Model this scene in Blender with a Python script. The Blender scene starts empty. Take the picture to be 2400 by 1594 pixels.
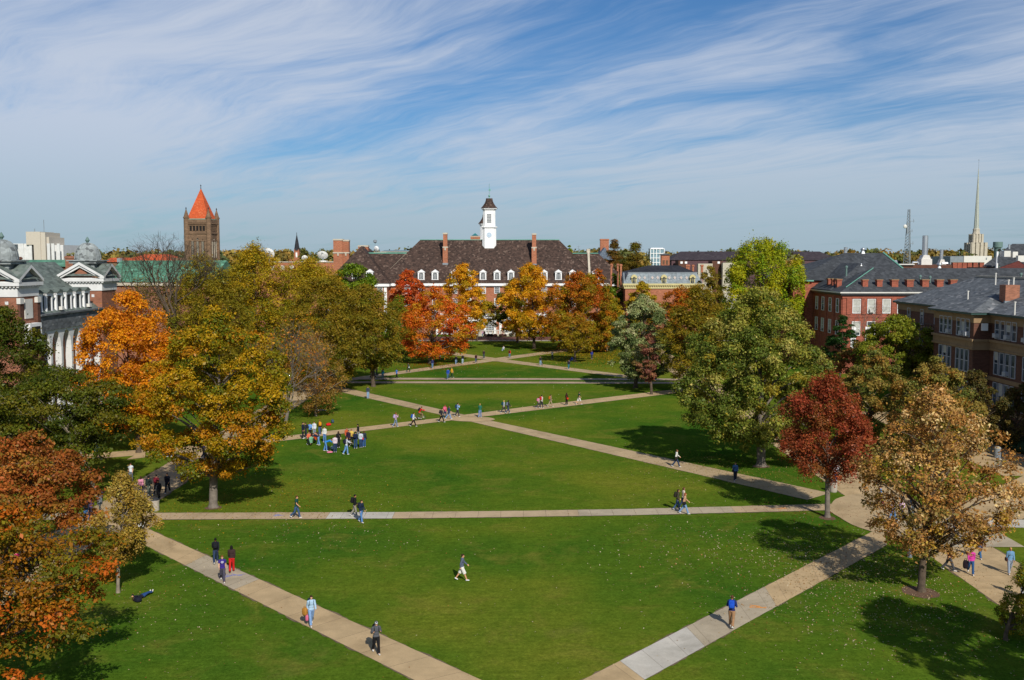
import bpy, math, random
import numpy as np
from mathutils import Vector, Matrix

SC = bpy.context.scene
COL = SC.collection
rad = math.radians

# ------------------------------------------------------------------ camera
F, CX, CY, HY, CAMH = 2338.0, 1200.0, 797.0, 608.0, 21.5      # focal length, centre and horizon in photo pixels (2400 wide)
PITCH = math.atan((CY - HY) / F)
cam_d = bpy.data.cameras.new('camera')
cam = bpy.data.objects.new('camera', cam_d)
COL.objects.link(cam)
cam.location = (0, 0, CAMH)
cam.rotation_euler = (math.pi / 2 - PITCH, 0, 0)
cam_d.sensor_fit = 'HORIZONTAL'
cam_d.sensor_width = 36.0
cam_d.lens = 36.0 * F / 2400.0
cam_d.clip_start = 0.5
cam_d.clip_end = 20000
SC.camera = cam

# ------------------------------------------------------------------ light
SUN_EL, SUN_AZ = 36.0, 18.0            # elevation; degrees east of south (camera looks north)
s_dir = Vector((math.sin(rad(SUN_AZ)) * math.cos(rad(SUN_EL)), -math.cos(rad(SUN_AZ)) * math.cos(rad(SUN_EL)), math.sin(rad(SUN_EL))))
sun_d = bpy.data.lights.new('sun', 'SUN')
sun_d.energy = 4.7
sun_d.angle = rad(0.53)
sun_d.color = (1.0, 0.95, 0.87)
sun = bpy.data.objects.new('sun', sun_d)
COL.objects.link(sun)
sun.location = (0, 0, 200)
sun.rotation_euler = (-s_dir).to_track_quat('-Z', 'Y').to_euler()

W = bpy.data.worlds.new('World')
SC.world = W
W.use_nodes = True
wn, wl = W.node_tree.nodes, W.node_tree.links
wn.clear()


def nd(t, **kw):
    n = wn.new(t)
    for k, v in kw.items():
        setattr(n, k, v)
    return n


def wmath(op, a, b=None, c=None):
    n = nd('ShaderNodeMath', operation=op)
    for i, v in enumerate((a, b, c)):
        if v is None:
            continue
        if isinstance(v, (int, float)):
            n.inputs[i].default_value = v
        else:
            wl.new(v, n.inputs[i])
    return n.outputs[0]


out = nd('ShaderNodeOutputWorld')
bg = nd('ShaderNodeBackground')
SKY_S = 0.072
bg.inputs['Strength'].default_value = SKY_S
sky = nd('ShaderNodeTexSky', sky_type='NISHITA')
sky.sun_disc = False
sky.sun_elevation = rad(SUN_EL)
sky.sun_rotation = rad(180 - SUN_AZ)
sky.altitude = 200
sky.air_density = 1.0
sky.dust_density = 0.7
sky.ozone_density = 2.2
tc = nd('ShaderNodeTexCoord')
sep = nd('ShaderNodeSeparateXYZ')
wl.new(tc.outputs['Generated'], sep.inputs[0])
zc = wmath('ADD', wmath('MAXIMUM', sep.outputs[2], 0.0), 0.10)
px = wmath('DIVIDE', sep.outputs[0], zc)
py = wmath('DIVIDE', sep.outputs[1], zc)


def cloud_noise(ang, sx, sy, scale, detail, rough, off, dist=0.0):
    ca, sa = math.cos(rad(ang)), math.sin(rad(ang))
    u = wmath('ADD', wmath('MULTIPLY', px, ca * sx), wmath('MULTIPLY', py, sa * sx))
    v = wmath('ADD', wmath('MULTIPLY', px, -sa * sy), wmath('MULTIPLY', py, ca * sy))
    cb = nd('ShaderNodeCombineXYZ')
    wl.new(u, cb.inputs[0])
    wl.new(v, cb.inputs[1])
    cb.inputs[2].default_value = off
    n = nd('ShaderNodeTexNoise')
    n.inputs['Scale'].default_value = scale
    n.inputs['Detail'].default_value = detail
    n.inputs['Roughness'].default_value = rough
    n.inputs['Distortion'].default_value = dist
    wl.new(cb.outputs[0], n.inputs['Vector'])
    return n.outputs['Fac']


def wramp(v, a, b, lo=0.0, hi=1.0):
    n = nd('ShaderNodeMapRange', interpolation_type='SMOOTHSTEP')
    wl.new(v, n.inputs['Value'])
    n.inputs['From Min'].default_value = a
    n.inputs['From Max'].default_value = b
    n.inputs['To Min'].default_value = lo
    n.inputs['To Max'].default_value = hi
    return n.outputs[0]


CLOUD_AZ = 124.0                       # direction the cirrus streaks run (degrees from +X)
wv = nd('ShaderNodeCombineXYZ')
wl.new(px, wv.inputs[0])
wl.new(py, wv.inputs[1])
wz = nd('ShaderNodeTexNoise')
wz.inputs['Scale'].default_value = 0.75
wz.inputs['Detail'].default_value = 3
wl.new(wv.outputs[0], wz.inputs['Vector'])
wsep = nd('ShaderNodeSeparateColor')
wl.new(wz.outputs['Color'], wsep.inputs[0])
px = wmath('ADD', px, wmath('MULTIPLY', wmath('SUBTRACT', wsep.outputs[0], 0.5), 0.75))
py = wmath('ADD', py, wmath('MULTIPLY', wmath('SUBTRACT', wsep.outputs[1], 0.5), 0.75))
big = cloud_noise(CLOUD_AZ, 0.55, 1.0, 1.05, 5, 0.52, 3.3, 0.4)
mid = cloud_noise(CLOUD_AZ + 16, 0.42, 1.35, 1.9, 10, 0.62, 7.9, 0.6)
fine = cloud_noise(CLOUD_AZ + 4, 0.30, 3.4, 2.4, 9, 0.64, 1.7, 0.7)
fib = cloud_noise(CLOUD_AZ + 9, 0.22, 6.0, 3.2, 12, 0.72, 5.1, 0.5)
vv = wmath('ADD', wmath('MULTIPLY', px, -0.829), wmath('MULTIPLY', py, -0.559))
veil = wramp(vv, -1.75, -0.9, -0.01, 0.135)                      # the western half is veiled
ln = wmath('DIVIDE', wmath('ADD', vv, 1.90), 0.26)
lane = wmath('MULTIPLY', wmath('POWER', 2.718, wmath('MULTIPLY', wmath('MULTIPLY', ln, ln), -1.0)), -0.07)   # the clear lane
hor = wramp(sep.outputs[2], 0.02, 0.17, 0.20, 0.0)
cl = wmath('ADD', wmath('MULTIPLY', big, 0.46), wmath('MULTIPLY', mid, 0.54))
cl = wmath('ADD', cl, wmath('MULTIPLY', wmath('SUBTRACT', fib, 0.5), 0.13))
cl = wmath('ADD', cl, wmath('MULTIPLY', wmath('SUBTRACT', fine, 0.5), 0.24))
cl = wmath('ADD', wmath('ADD', wmath('ADD', cl, veil), hor), lane)
cmask = wmath('MULTIPLY', wramp(cl, 0.29, 0.72), wramp(sep.outputs[2], 0.30, 0.50, 0.86, 0.12))  # clouds thinned overhead, out of frame, to lower the sky's fill light
lowfade = wramp(sep.outputs[2], 0.0, 0.15, 0.0, 1.0)
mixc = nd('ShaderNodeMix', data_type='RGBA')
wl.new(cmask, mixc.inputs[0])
skyc = nd('ShaderNodeMix', data_type='RGBA', blend_type='MULTIPLY')
skyc.inputs[0].default_value = 1.0
wl.new(sky.outputs[0], skyc.inputs[6])
skyc.inputs[7].default_value = (0.50, 0.84, 1.18, 1)
wl.new(skyc.outputs[2], mixc.inputs[6])
ccol = nd('ShaderNodeMix', data_type='RGBA')
wl.new(lowfade, ccol.inputs[0])
ccol.inputs[6].default_value = (5.3, 6.8, 8.0, 1)
ccol.inputs[7].default_value = (7.9, 8.7, 10.2, 1)
wl.new(ccol.outputs[2], mixc.inputs[7])
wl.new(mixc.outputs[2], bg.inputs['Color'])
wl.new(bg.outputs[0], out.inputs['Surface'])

SC.view_settings.view_transform = 'Standard'
SC.view_settings.look = 'None'
SC.view_settings.gamma = 1.0
SC.view_settings.exposure = 0.0
SC.render.engine = 'CYCLES'
SC.cycles.max_bounces = 6
SC.cycles.diffuse_bounces = 3
SC.cycles.transmission_bounces = 4
SC.cycles.use_denoising = True


# ------------------------------------------------------------------ projection helpers (photo pixel -> world)
def ray(x, y):
    u, v = (x - CX) / F, (CY - y) / F
    return (u, math.cos(PITCH) + v * math.sin(PITCH), -math.sin(PITCH) + v * math.cos(PITCH))


def G(x, y, z=0.0):
    r = ray(x, y)
    t = (z - CAMH) / r[2]
    return (r[0] * t, r[1] * t)


def at(x, y, Y):
    r = ray(x, y)
    t = Y / r[1]
    return (r[0] * t, Y, CAMH + r[2] * t)


def ax(x, Y, y=640):
    return at(x, y, Y)[0]


def az(y, Y):
    return at(CX, y, Y)[2]


# ------------------------------------------------------------------ mesh helpers
class MB:
    def __init__(s):
        s.V, s.F, s.M = [], [], []

    def add(s, vs, fs, mi=0):
        n = len(s.V)
        s.V += [tuple(v) for v in vs]
        for f in fs:
            s.F.append([i + n for i in f])
            s.M.append(mi)
        return s

    def box(s, x0, x1, y0, y1, z0, z1, mi=0):
        vs = [(x, y, z) for z in (z0, z1) for y in (y0, y1) for x in (x0, x1)]
        return s.add(vs, [(0, 2, 3, 1), (4, 5, 7, 6), (0, 1, 5, 4), (2, 6, 7, 3), (0, 4, 6, 2), (1, 3, 7, 5)], mi)

    def poly(s, pts, mi=0):
        return s.add(pts, [list(range(len(pts)))], mi)

    def slab(s, pts, th, mi=0):
        """a plane polygon with thickness th below it"""
        n = len(pts)
        lo = [(p[0], p[1], p[2] - th) for p in pts]
        fs = [list(range(n)), list(range(2 * n - 1, n - 1, -1))] + [(i, n + i, n + (i + 1) % n, (i + 1) % n) for i in range(n)]
        return s.add(list(pts) + lo, fs, mi)

    def prism(s, pts, axis, a, b, mi=0):
        """2-D outline extruded along axis ('x','y','z') from a to b"""
        def p3(p, h):
            return {'x': (h, p[0], p[1]), 'y': (p[0], h, p[1]), 'z': (p[0], p[1], h)}[axis]
        n = len(pts)
        vs = [p3(p, a) for p in pts] + [p3(p, b) for p in pts]
        fs = [list(range(n - 1, -1, -1)), list(range(n, 2 * n))] + [(i, (i + 1) % n, n + (i + 1) % n, n + i) for i in range(n)]
        return s.add(vs, fs, mi)

    def tube(s, pts, rs, n=6, mi=0, cap=True):
        pts = [Vector(p) for p in pts]
        if not hasattr(rs, '__len__'):
            rs = [rs] * len(pts)
        base = len(s.V)
        ref = None
        for i, p in enumerate(pts):
            d = (pts[min(i + 1, len(pts) - 1)] - pts[max(i - 1, 0)])
            d = d.normalized() if d.length > 1e-9 else Vector((0, 0, 1))
            if ref is None:
                ref = d.orthogonal().normalized()
            else:
                ref = (ref - d * ref.dot(d))
                ref = ref.normalized() if ref.length > 1e-6 else d.orthogonal().normalized()
            b = d.cross(ref)
            for k in range(n):
                a = 2 * math.pi * k / n
                s.V.append(tuple(p + (ref * math.cos(a) + b * math.sin(a)) * rs[i]))
        for i in range(len(pts) - 1):
            for k in range(n):
                a0, a1 = base + i * n + k, base + i * n + (k + 1) % n
                s.F.append([a0, a1, a1 + n, a0 + n])
                s.M.append(mi)
        if cap:
            s.F.append([base + k for k in range(n - 1, -1, -1)])
            s.M.append(mi)
            e = base + (len(pts) - 1) * n
            s.F.append([e + k for k in range(n)])
            s.M.append(mi)
        return s

    def lathe(s, prof, n=16, c=(0, 0), ph=0.0, mi=0, sq=None):
        """profile [(r,z)] round the vertical through c"""
        base = len(s.V)
        for r, z in prof:
            for k in range(n):
                a = 2 * math.pi * (k + 0.5) / n + ph
                s.V.append((c[0] + r * math.cos(a), c[1] + r * math.sin(a), z))
        for i in range(len(prof) - 1):
            for k in range(n):
                a0, a1 = base + i * n + k, base + i * n + (k + 1) % n
                s.F.append([a0, a1, a1 + n, a0 + n])
                s.M.append(mi)
        s.F.append([base + k for k in range(n - 1, -1, -1)])
        s.M.append(mi)
        e = base + (len(prof) - 1) * n
        s.F.append([e + k for k in range(n)])
        s.M.append(mi)
        return s

    def ell(s, c, r, n=10, m=8, R=None, mi=0, pw=1.0):
        """ellipsoid (pw<1 makes it boxier)"""
        base = len(s.V)
        c = Vector(c)

        def sp(v):
            return math.copysign(abs(v) ** pw, v)
        for i in range(1, m):
            th = math.pi * i / m
            for k in range(n):
                a = 2 * math.pi * k / n
                v = Vector((r[0] * sp(math.sin(th)) * sp(math.cos(a)), r[1] * sp(math.sin(th)) * sp(math.sin(a)), r[2] * sp(math.cos(th))))
                s.V.append(tuple(c + (R @ v if R else v)))
        top, bot = Vector((0, 0, r[2])), Vector((0, 0, -r[2]))
        s.V.append(tuple(c + (R @ top if R else top)))
        s.V.append(tuple(c + (R @ bot if R else bot)))
        t, b = len(s.V) - 2, len(s.V) - 1
        for i in range(m - 2):
            for k in range(n):
                a0, a1 = base + i * n + k, base + i * n + (k + 1) % n
                s.F.append([a0, a0 + n, a1 + n, a1])
                s.M.append(mi)
        for k in range(n):
            s.F.append([t, base + k, base + (k + 1) % n])
            s.M.append(mi)
            e = base + (m - 2) * n
            s.F.append([b, e + (k + 1) % n, e + k])
            s.M.append(mi)
        return s

    def mesh(s, name, mats, org=(0, 0, 0), smooth=False):
        me = bpy.data.meshes.new(name)
        me.from_pydata([(v[0] - org[0], v[1] - org[1], v[2] - org[2]) for v in s.V], [], s.F)
        for m in (mats if isinstance(mats, (list, tuple)) else [mats]):
            me.materials.append(m)
        if any(s.M):
            me.polygons.foreach_set('material_index', s.M)
        if smooth:
            me.polygons.foreach_set('use_smooth', [True] * len(me.polygons))
        me.update()
        return me


ORG = {}


def tag(o, label, cat, group=None, kind=None):
    o['label'] = label
    o['category'] = cat
    if group:
        o['group'] = group
    if kind:
        o['kind'] = kind
    return o


def thing(name, label, cat, loc=(0, 0, 0), rz=0.0, group=None):
    o = bpy.data.objects.new(name, None)
    o.empty_display_size = 0.5
    COL.objects.link(o)
    o.location = loc
    o.rotation_euler = (0, 0, rz)
    ORG[o.name] = tuple(loc)
    return tag(o, label, cat, group)


def put(name, me, parent=None, loc=(0, 0, 0), rz=0.0):
    """link an object with an existing mesh"""
    o = bpy.data.objects.new(name, me)
    COL.objects.link(o)
    if parent is not None:
        o.parent = parent
    o.location = loc
    o.rotation_euler = (0, 0, rz)
    return o


def obj(name, mb, mats, parent=None, local=False, smooth=False, org=None):
    """MB in world coordinates (or local ones) -> one object; parts keep the origin of their thing"""
    if parent is not None:
        og = (0, 0, 0) if local else ORG.get(parent.name, (0, 0, 0))
        me = mb.mesh(name, mats, og, smooth)
        o = put(name, me, parent)
        ORG[o.name] = og
        return o
    og = org or (0, 0, 0)
    me = mb.mesh(name, mats, (0, 0, 0) if local else og, smooth)
    o = put(name, me, None, og)
    ORG[o.name] = og
    return o


def part_at(name, me, parent, wloc, rz=0.0):
    """instance of a shared part mesh at a world location, under a thing (or part) whose origin is known"""
    og = ORG.get(parent.name, (0, 0, 0))
    o = put(name, me, parent, (wloc[0] - og[0], wloc[1] - og[1], wloc[2] - og[2]), rz)
    ORG[o.name] = tuple(wloc)
    return o


# ------------------------------------------------------------------ materials
def hx(h, g=1.0):
    h = h.lstrip('#')
    c = [int(h[i:i + 2], 16) / 255.0 for i in (0, 2, 4)]
    return tuple(g * (v / 12.92 if v <= 0.04045 else ((v + 0.055) / 1.055) ** 2.4) for v in c) + (1.0,)


class NT:
    def __init__(s, name):
        s.m = bpy.data.materials.new(name)
        s.m.use_nodes = True
        s.n, s.l = s.m.node_tree.nodes, s.m.node_tree.links
        s.b = s.n['Principled BSDF']

    def L(s, a, b):
        s.l.new(a, b)

    def noise(s, scale, detail=4, rough=0.55, vec=None, dist=0.0):
        n = s.n.new('ShaderNodeTexNoise')
        n.inputs['Scale'].default_value = scale
        n.inputs['Detail'].default_value = detail
        n.inputs['Roughness'].default_value = rough
        n.inputs['Distortion'].default_value = dist
        s.L(vec if vec is not None else s.obj(), n.inputs['Vector'])
        return n.outputs['Fac']

    def obj(s):
        if not hasattr(s, '_tc'):
            s._tc = s.n.new('ShaderNodeTexCoord')
        return s._tc.outputs['Object']

    def ramp(s, v, stops):
        n = s.n.new('ShaderNodeValToRGB')
        e = n.color_ramp.elements
        while len(e) < len(stops):
            e.new(0.5)
        for i, (p, c) in enumerate(stops):
            e[i].position = p
            e[i].color = c
        s.L(v, n.inputs[0])
        return n.outputs[0]

    def mix(s, f, a, b, mode='MIX'):
        n = s.n.new('ShaderNodeMix')
        n.data_type = 'RGBA'
        n.blend_type = mode
        for v, i in ((f, 0), (a, 6), (b, 7)):
            if isinstance(v, (int, float)):
                n.inputs[i].default_value = v
            elif isinstance(v, tuple):
                n.inputs[i].default_value = v
            else:
                s.L(v, n.inputs[i])
        return n.outputs[2]

    def rng(s, v, a, b, lo=0.0, hi=1.0):
        n = s.n.new('ShaderNodeMapRange')
        s.L(v, n.inputs['Value'])
        for k, x in (('From Min', a), ('From Max', b), ('To Min', lo), ('To Max', hi)):
            n.inputs[k].default_value = x
        return n.outputs[0]

    def scaled(s, sx, sy, sz, vec=None):
        n = s.n.new('ShaderNodeMapping')
        n.inputs['Scale'].default_value = (sx, sy, sz)
        s.L(vec if vec is not None else s.obj(), n.inputs['Vector'])
        return n.outputs[0]

    def fin(s, col, rough=0.8, bump=None, bd=0.02, spec=0.3, metal=0.0):
        if isinstance(col, tuple):
            s.b.inputs['Base Color'].default_value = col
        else:
            s.L(col, s.b.inputs['Base Color'])
        s.b.inputs['Roughness'].default_value = rough
        s.b.inputs['Specular IOR Level'].default_value = spec
        s.b.inputs['Metallic'].default_value = metal
        if bump is not None:
            n = s.n.new('ShaderNodeBump')
            n.inputs['Distance'].default_value = bd
            n.inputs['Strength'].default_value = 0.6
            s.L(bump, n.inputs['Height'])
            s.L(n.outputs[0], s.b.inputs['Normal'])
        return s.m


def sc(c, k):
    return (c[0] * k, c[1] * k, c[2] * k, 1.0)


def m_plain(name, col, rough=0.7, amt=0.12, scale=1.5, metal=0.0, spec=0.3):
    t = NT(name)
    f = t.noise(scale, 5, 0.6)
    c = t.ramp(f, [(0.3, sc(col, 1 - amt)), (0.7, sc(col, 1 + amt))])
    return t.fin(c, rough, metal=metal, spec=spec)


def m_brick(name, col, mortar, sx=1.0):
    t = NT(name)
    sepn = t.n.new('ShaderNodeSeparateXYZ')
    t.L(t.obj(), sepn.inputs[0])
    ad = t.n.new('ShaderNodeMath')
    ad.operation = 'ADD'
    t.L(sepn.outputs[0], ad.inputs[0])
    t.L(sepn.outputs[1], ad.inputs[1])
    cb = t.n.new('ShaderNodeCombineXYZ')
    t.L(ad.outputs[0], cb.inputs[0])
    t.L(sepn.outputs[2], cb.inputs[1])
    br = t.n.new('ShaderNodeTexBrick')
    br.inputs['Scale'].default_value = 1.0
    br.inputs['Brick Width'].default_value = 0.42 * sx
    br.inputs['Row Height'].default_value = 0.14 * sx
    br.inputs['Mortar Size'].default_value = 0.012 * sx
    br.inputs['Color1'].default_value = sc(col, 0.78)
    br.inputs['Color2'].default_value = sc(col, 1.22)
    br.inputs['Mortar'].default_value = mortar
    t.L(cb.outputs[0], br.inputs['Vector'])
    w = t.noise(0.35, 5, 0.65)
    c = t.mix(1.0, br.outputs['Color'], t.ramp(w, [(0.25, (0.80, 0.78, 0.76, 1)), (0.75, (1.12, 1.1, 1.08, 1))]), 'MULTIPLY')
    return t.fin(c, 0.88)


def m_roof(name, col, spk, amt=0.35, cell=0.35, spd=0.90):
    """shingles / slates: random cells, light ones here and there, weather stains"""
    t = NT(name)
    v = t.n.new('ShaderNodeTexVoronoi')
    v.inputs['Scale'].default_value = 1.0 / cell
    t.L(t.scaled(1.0, 0.6, 1.4), v.inputs['Vector'])
    sp = t.n.new('ShaderNodeSeparateColor')
    t.L(v.outputs['Color'], sp.inputs[0])
    base = t.ramp(sp.outputs[0], [(0.0, sc(col, 1 - amt)), (1.0, sc(col, 1 + amt))])
    f = t.rng(sp.outputs[1], spd, spd + 0.04)
    c = t.mix(f, base, spk)
    w = t.noise(0.25, 6, 0.62)
    c = t.mix(1.0, c, t.ramp(w, [(0.3, (0.82, 0.82, 0.82, 1)), (0.7, (1.15, 1.15, 1.15, 1))]), 'MULTIPLY')
    return t.fin(c, 0.78)


def m_glass(name, dark, light):
    t = NT(name)
    f = t.noise(0.9, 2, 0.5)
    c = t.ramp(f, [(0.35, dark), (0.65, light)])
    return t.fin(c, 0.15, spec=0.25)


M = {}
M['white'] = m_plain('white_paint', (0.80, 0.80, 0.78, 1), 0.5, 0.05, 0.8)
M['dullwhite'] = m_plain('dull_white_paint', (0.62, 0.62, 0.60, 1), 0.6, 0.10, 0.7)
M['offwhite'] = m_plain('off_white_paint', (0.62, 0.60, 0.54, 1), 0.6, 0.08, 0.7)
M['stone'] = m_plain('limestone', (0.46, 0.41, 0.32, 1), 0.85, 0.15, 1.2)
M['tanstone'] = m_plain('tan_stone', (0.26, 0.17, 0.088, 1), 0.85, 0.15, 1.0)
M['concrete'] = m_plain('concrete', (0.42, 0.38, 0.31, 1), 0.9, 0.12, 1.5)
M['steel'] = m_plain('galvanised_steel', (0.55, 0.57, 0.58, 1), 0.38, 0.10, 0.8, metal=0.85)
M['greysteel'] = m_plain('grey_painted_steel', (0.20, 0.23, 0.25, 1), 0.6, 0.15, 1.0)
M['darkmetal'] = m_plain('dark_metal', (0.03, 0.032, 0.035, 1), 0.5, 0.2, 2.0)
M['greenmetal'] = m_plain('green_grey_metal', (0.12, 0.19, 0.17, 1), 0.6, 0.12, 0.6)
M['copper'] = m_plain('weathered_copper', (0.13, 0.33, 0.25, 1), 0.7, 0.2, 0.8)
M['teal'] = m_plain('teal_skylight', (0.03, 0.16, 0.17, 1), 0.3, 0.2, 0.8)
M['glass'] = m_glass('window_glass', (0.02, 0.03, 0.04, 1), (0.10, 0.12, 0.13, 1))
M['blind'] = m_plain('window_blind', (0.42, 0.42, 0.37, 1), 0.6, 0.15, 1.2)
M['blueglass'] = m_glass('blue_glass', (0.08, 0.16, 0.20, 1), (0.30, 0.42, 0.46, 1))
M['brick_u'] = m_brick('orange_brick', (0.37, 0.125, 0.060, 1), (0.34, 0.22, 0.15, 1))
M['brick_r'] = m_brick('red_brick', (0.32, 0.085, 0.050, 1), (0.25, 0.12, 0.08, 1))
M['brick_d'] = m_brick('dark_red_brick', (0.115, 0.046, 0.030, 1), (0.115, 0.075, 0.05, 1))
M['brick_e'] = m_brick('brown_brick', (0.27, 0.10, 0.055, 1), (0.26, 0.18, 0.13, 1))
M['sandstone'] = m_brick('brown_sandstone', (0.20, 0.125, 0.075, 1), (0.10, 0.07, 0.045, 1), 2.6)
M['roof_u'] = m_roof('brown_tile_roof', (0.050, 0.029, 0.021, 1), (0.12, 0.080, 0.060, 1), 0.45, 0.5, 0.90)
M['roof_g'] = m_roof('grey_shingle_roof', (0.048, 0.052, 0.056, 1), (0.07, 0.075, 0.08, 1), 0.3, 0.5, 0.9)
M['roof_s'] = m_roof('slate_roof', (0.105, 0.113, 0.118, 1), (0.22, 0.22, 0.22, 1), 0.32, 0.4, 0.93)
M['roof_sl'] = m_roof('green_slate_roof', (0.115, 0.14, 0.122, 1), (0.17, 0.19, 0.17, 1), 0.3, 0.45, 0.92)
M['roof_gr'] = m_roof('patina_green_roof', (0.075, 0.20, 0.125, 1), (0.13, 0.30, 0.20, 1), 0.28, 0.6, 0.88)
M['roof_o'] = m_roof('orange_tile_roof', (0.50, 0.085, 0.022, 1), (0.56, 0.14, 0.05, 1), 0.14, 0.4, 0.9)
M['roof_d'] = m_roof('dark_membrane_roof', (0.022, 0.022, 0.026, 1), (0.035, 0.035, 0.04, 1), 0.25, 1.2, 0.9)
M['slate_l'] = m_roof('light_slate_mansard', (0.20, 0.235, 0.25, 1), (0.30, 0.32, 0.33, 1), 0.2, 0.4, 0.93)
M['lead'] = m_roof('grey_lead', (0.25, 0.275, 0.27, 1), (0.12, 0.13, 0.13, 1), 0.22, 0.5, 0.88)
M['yellow'] = m_plain('yellow_trim_paint', (0.54, 0.47, 0.22, 1), 0.6, 0.08, 1.0)
M['bark'] = m_plain('bark', (0.085, 0.062, 0.042, 1), 0.95, 0.45, 3.0)
M['bark_l'] = m_plain('pale_bark', (0.22, 0.18, 0.13, 1), 0.95, 0.3, 3.0)
M['bark_g'] = m_plain('grey_bark', (0.15, 0.125, 0.10, 1), 0.95, 0.35, 3.0)
M['mulch'] = m_plain('bark_mulch', (0.13, 0.075, 0.045, 1), 0.95, 0.5, 9.0)


# ------------------------------------------------------------------ lawn, paths, paving
def m_grass():
    t = NT('mown_grass')
    a = t.noise(0.030, 5, 0.6)                    # broad patches
    b = t.noise(0.22, 5, 0.65, dist=0.6)          # worn, yellower spots
    c = t.noise(2.6, 6, 0.75)                     # tufts
    st = t.noise(1.0, 4, 0.7, t.scaled(0.55, 2.6, 1.0))   # combed look
    fi = t.noise(6.0, 6, 0.9)
    c2 = t.noise(0.9, 6, 0.8)
    br = t.noise(0.075, 6, 0.7, dist=1.2)         # bare, brownish wear
    g1 = t.ramp(a, [(0.36, (0.034, 0.098, 0.009, 1)), (0.49, (0.076, 0.130, 0.011, 1)), (0.60, (0.128, 0.154, 0.015, 1))])
    g2 = t.mix(t.rng(b, 0.52, 0.76, 0, 0.75), g1, (0.165, 0.155, 0.026, 1))
    g2 = t.mix(t.rng(br, 0.60, 0.80, 0, 0.55), g2, (0.165, 0.125, 0.040, 1))
    g3 = t.mix(1.0, g2, t.ramp(c, [(0.25, (0.62, 0.65, 0.6, 1)), (0.75, (1.36, 1.33, 1.35, 1))]), 'MULTIPLY')
    g3 = t.mix(1.0, g3, t.ramp(c2, [(0.3, (0.80, 0.83, 0.8, 1)), (0.7, (1.2, 1.17, 1.2, 1))]), 'MULTIPLY')
    g4 = t.mix(1.0, g3, t.ramp(st, [(0.3, (0.88, 0.90, 0.87, 1)), (0.7, (1.12, 1.10, 1.1, 1))]), 'MULTIPLY')
    g5 = t.mix(1.0, g4, t.ramp(fi, [(0.3, (0.50, 0.54, 0.5, 1)), (0.7, (1.52, 1.47, 1.5, 1))]), 'MULTIPLY')
    return t.fin(g5, 1.0, fi, 0.05, 0.0)


def m_paving():
    t = NT('path_concrete')
    vc = t.n.new('ShaderNodeVertexColor')
    vc.layer_name = 'col'
    a = t.noise(0.7, 6, 0.65)
    b = t.noise(11.0, 3, 0.6)
    st = t.noise(0.25, 5, 0.6, t.scaled(1, 1, 1), 1.0)
    c = t.mix(1.0, vc.outputs[0], t.ramp(a, [(0.3, (0.86, 0.86, 0.85, 1)), (0.7, (1.10, 1.09, 1.08, 1))]), 'MULTIPLY')
    c = t.mix(1.0, c, t.ramp(b, [(0.3, (0.93, 0.93, 0.93, 1)), (0.7, (1.06, 1.06, 1.06, 1))]), 'MULTIPLY')
    c = t.mix(1.0, c, t.ramp(st, [(0.30, (0.76, 0.75, 0.73, 1)), (0.52, (1.02, 1.02, 1.02, 1))]), 'MULTIPLY')
    return t.fin(c, 0.9, b, 0.01, 0.2)


M['grass'] = m_grass()
M['paving'] = m_paving()
M['joint'] = m_plain('dirt_joint', (0.14, 0.10, 0.06, 1), 0.95, 0.3, 2.0)

gm = MB()
gm.poly([(-9000, -600, 0), (9000, -600, 0), (9000, 15000, 0), (-9000, 15000, 0)])
tag(obj('ground', gm, M['grass']), 'broad green mown lawn reaching out under the whole campus', 'lawn', kind='structure')

TAN, GREY, WHITE, PINK = (0.475, 0.342, 0.185), (0.42, 0.35, 0.245), (0.50, 0.465, 0.395), (0.44, 0.325, 0.185)
prs = np.random.RandomState(5)


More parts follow.
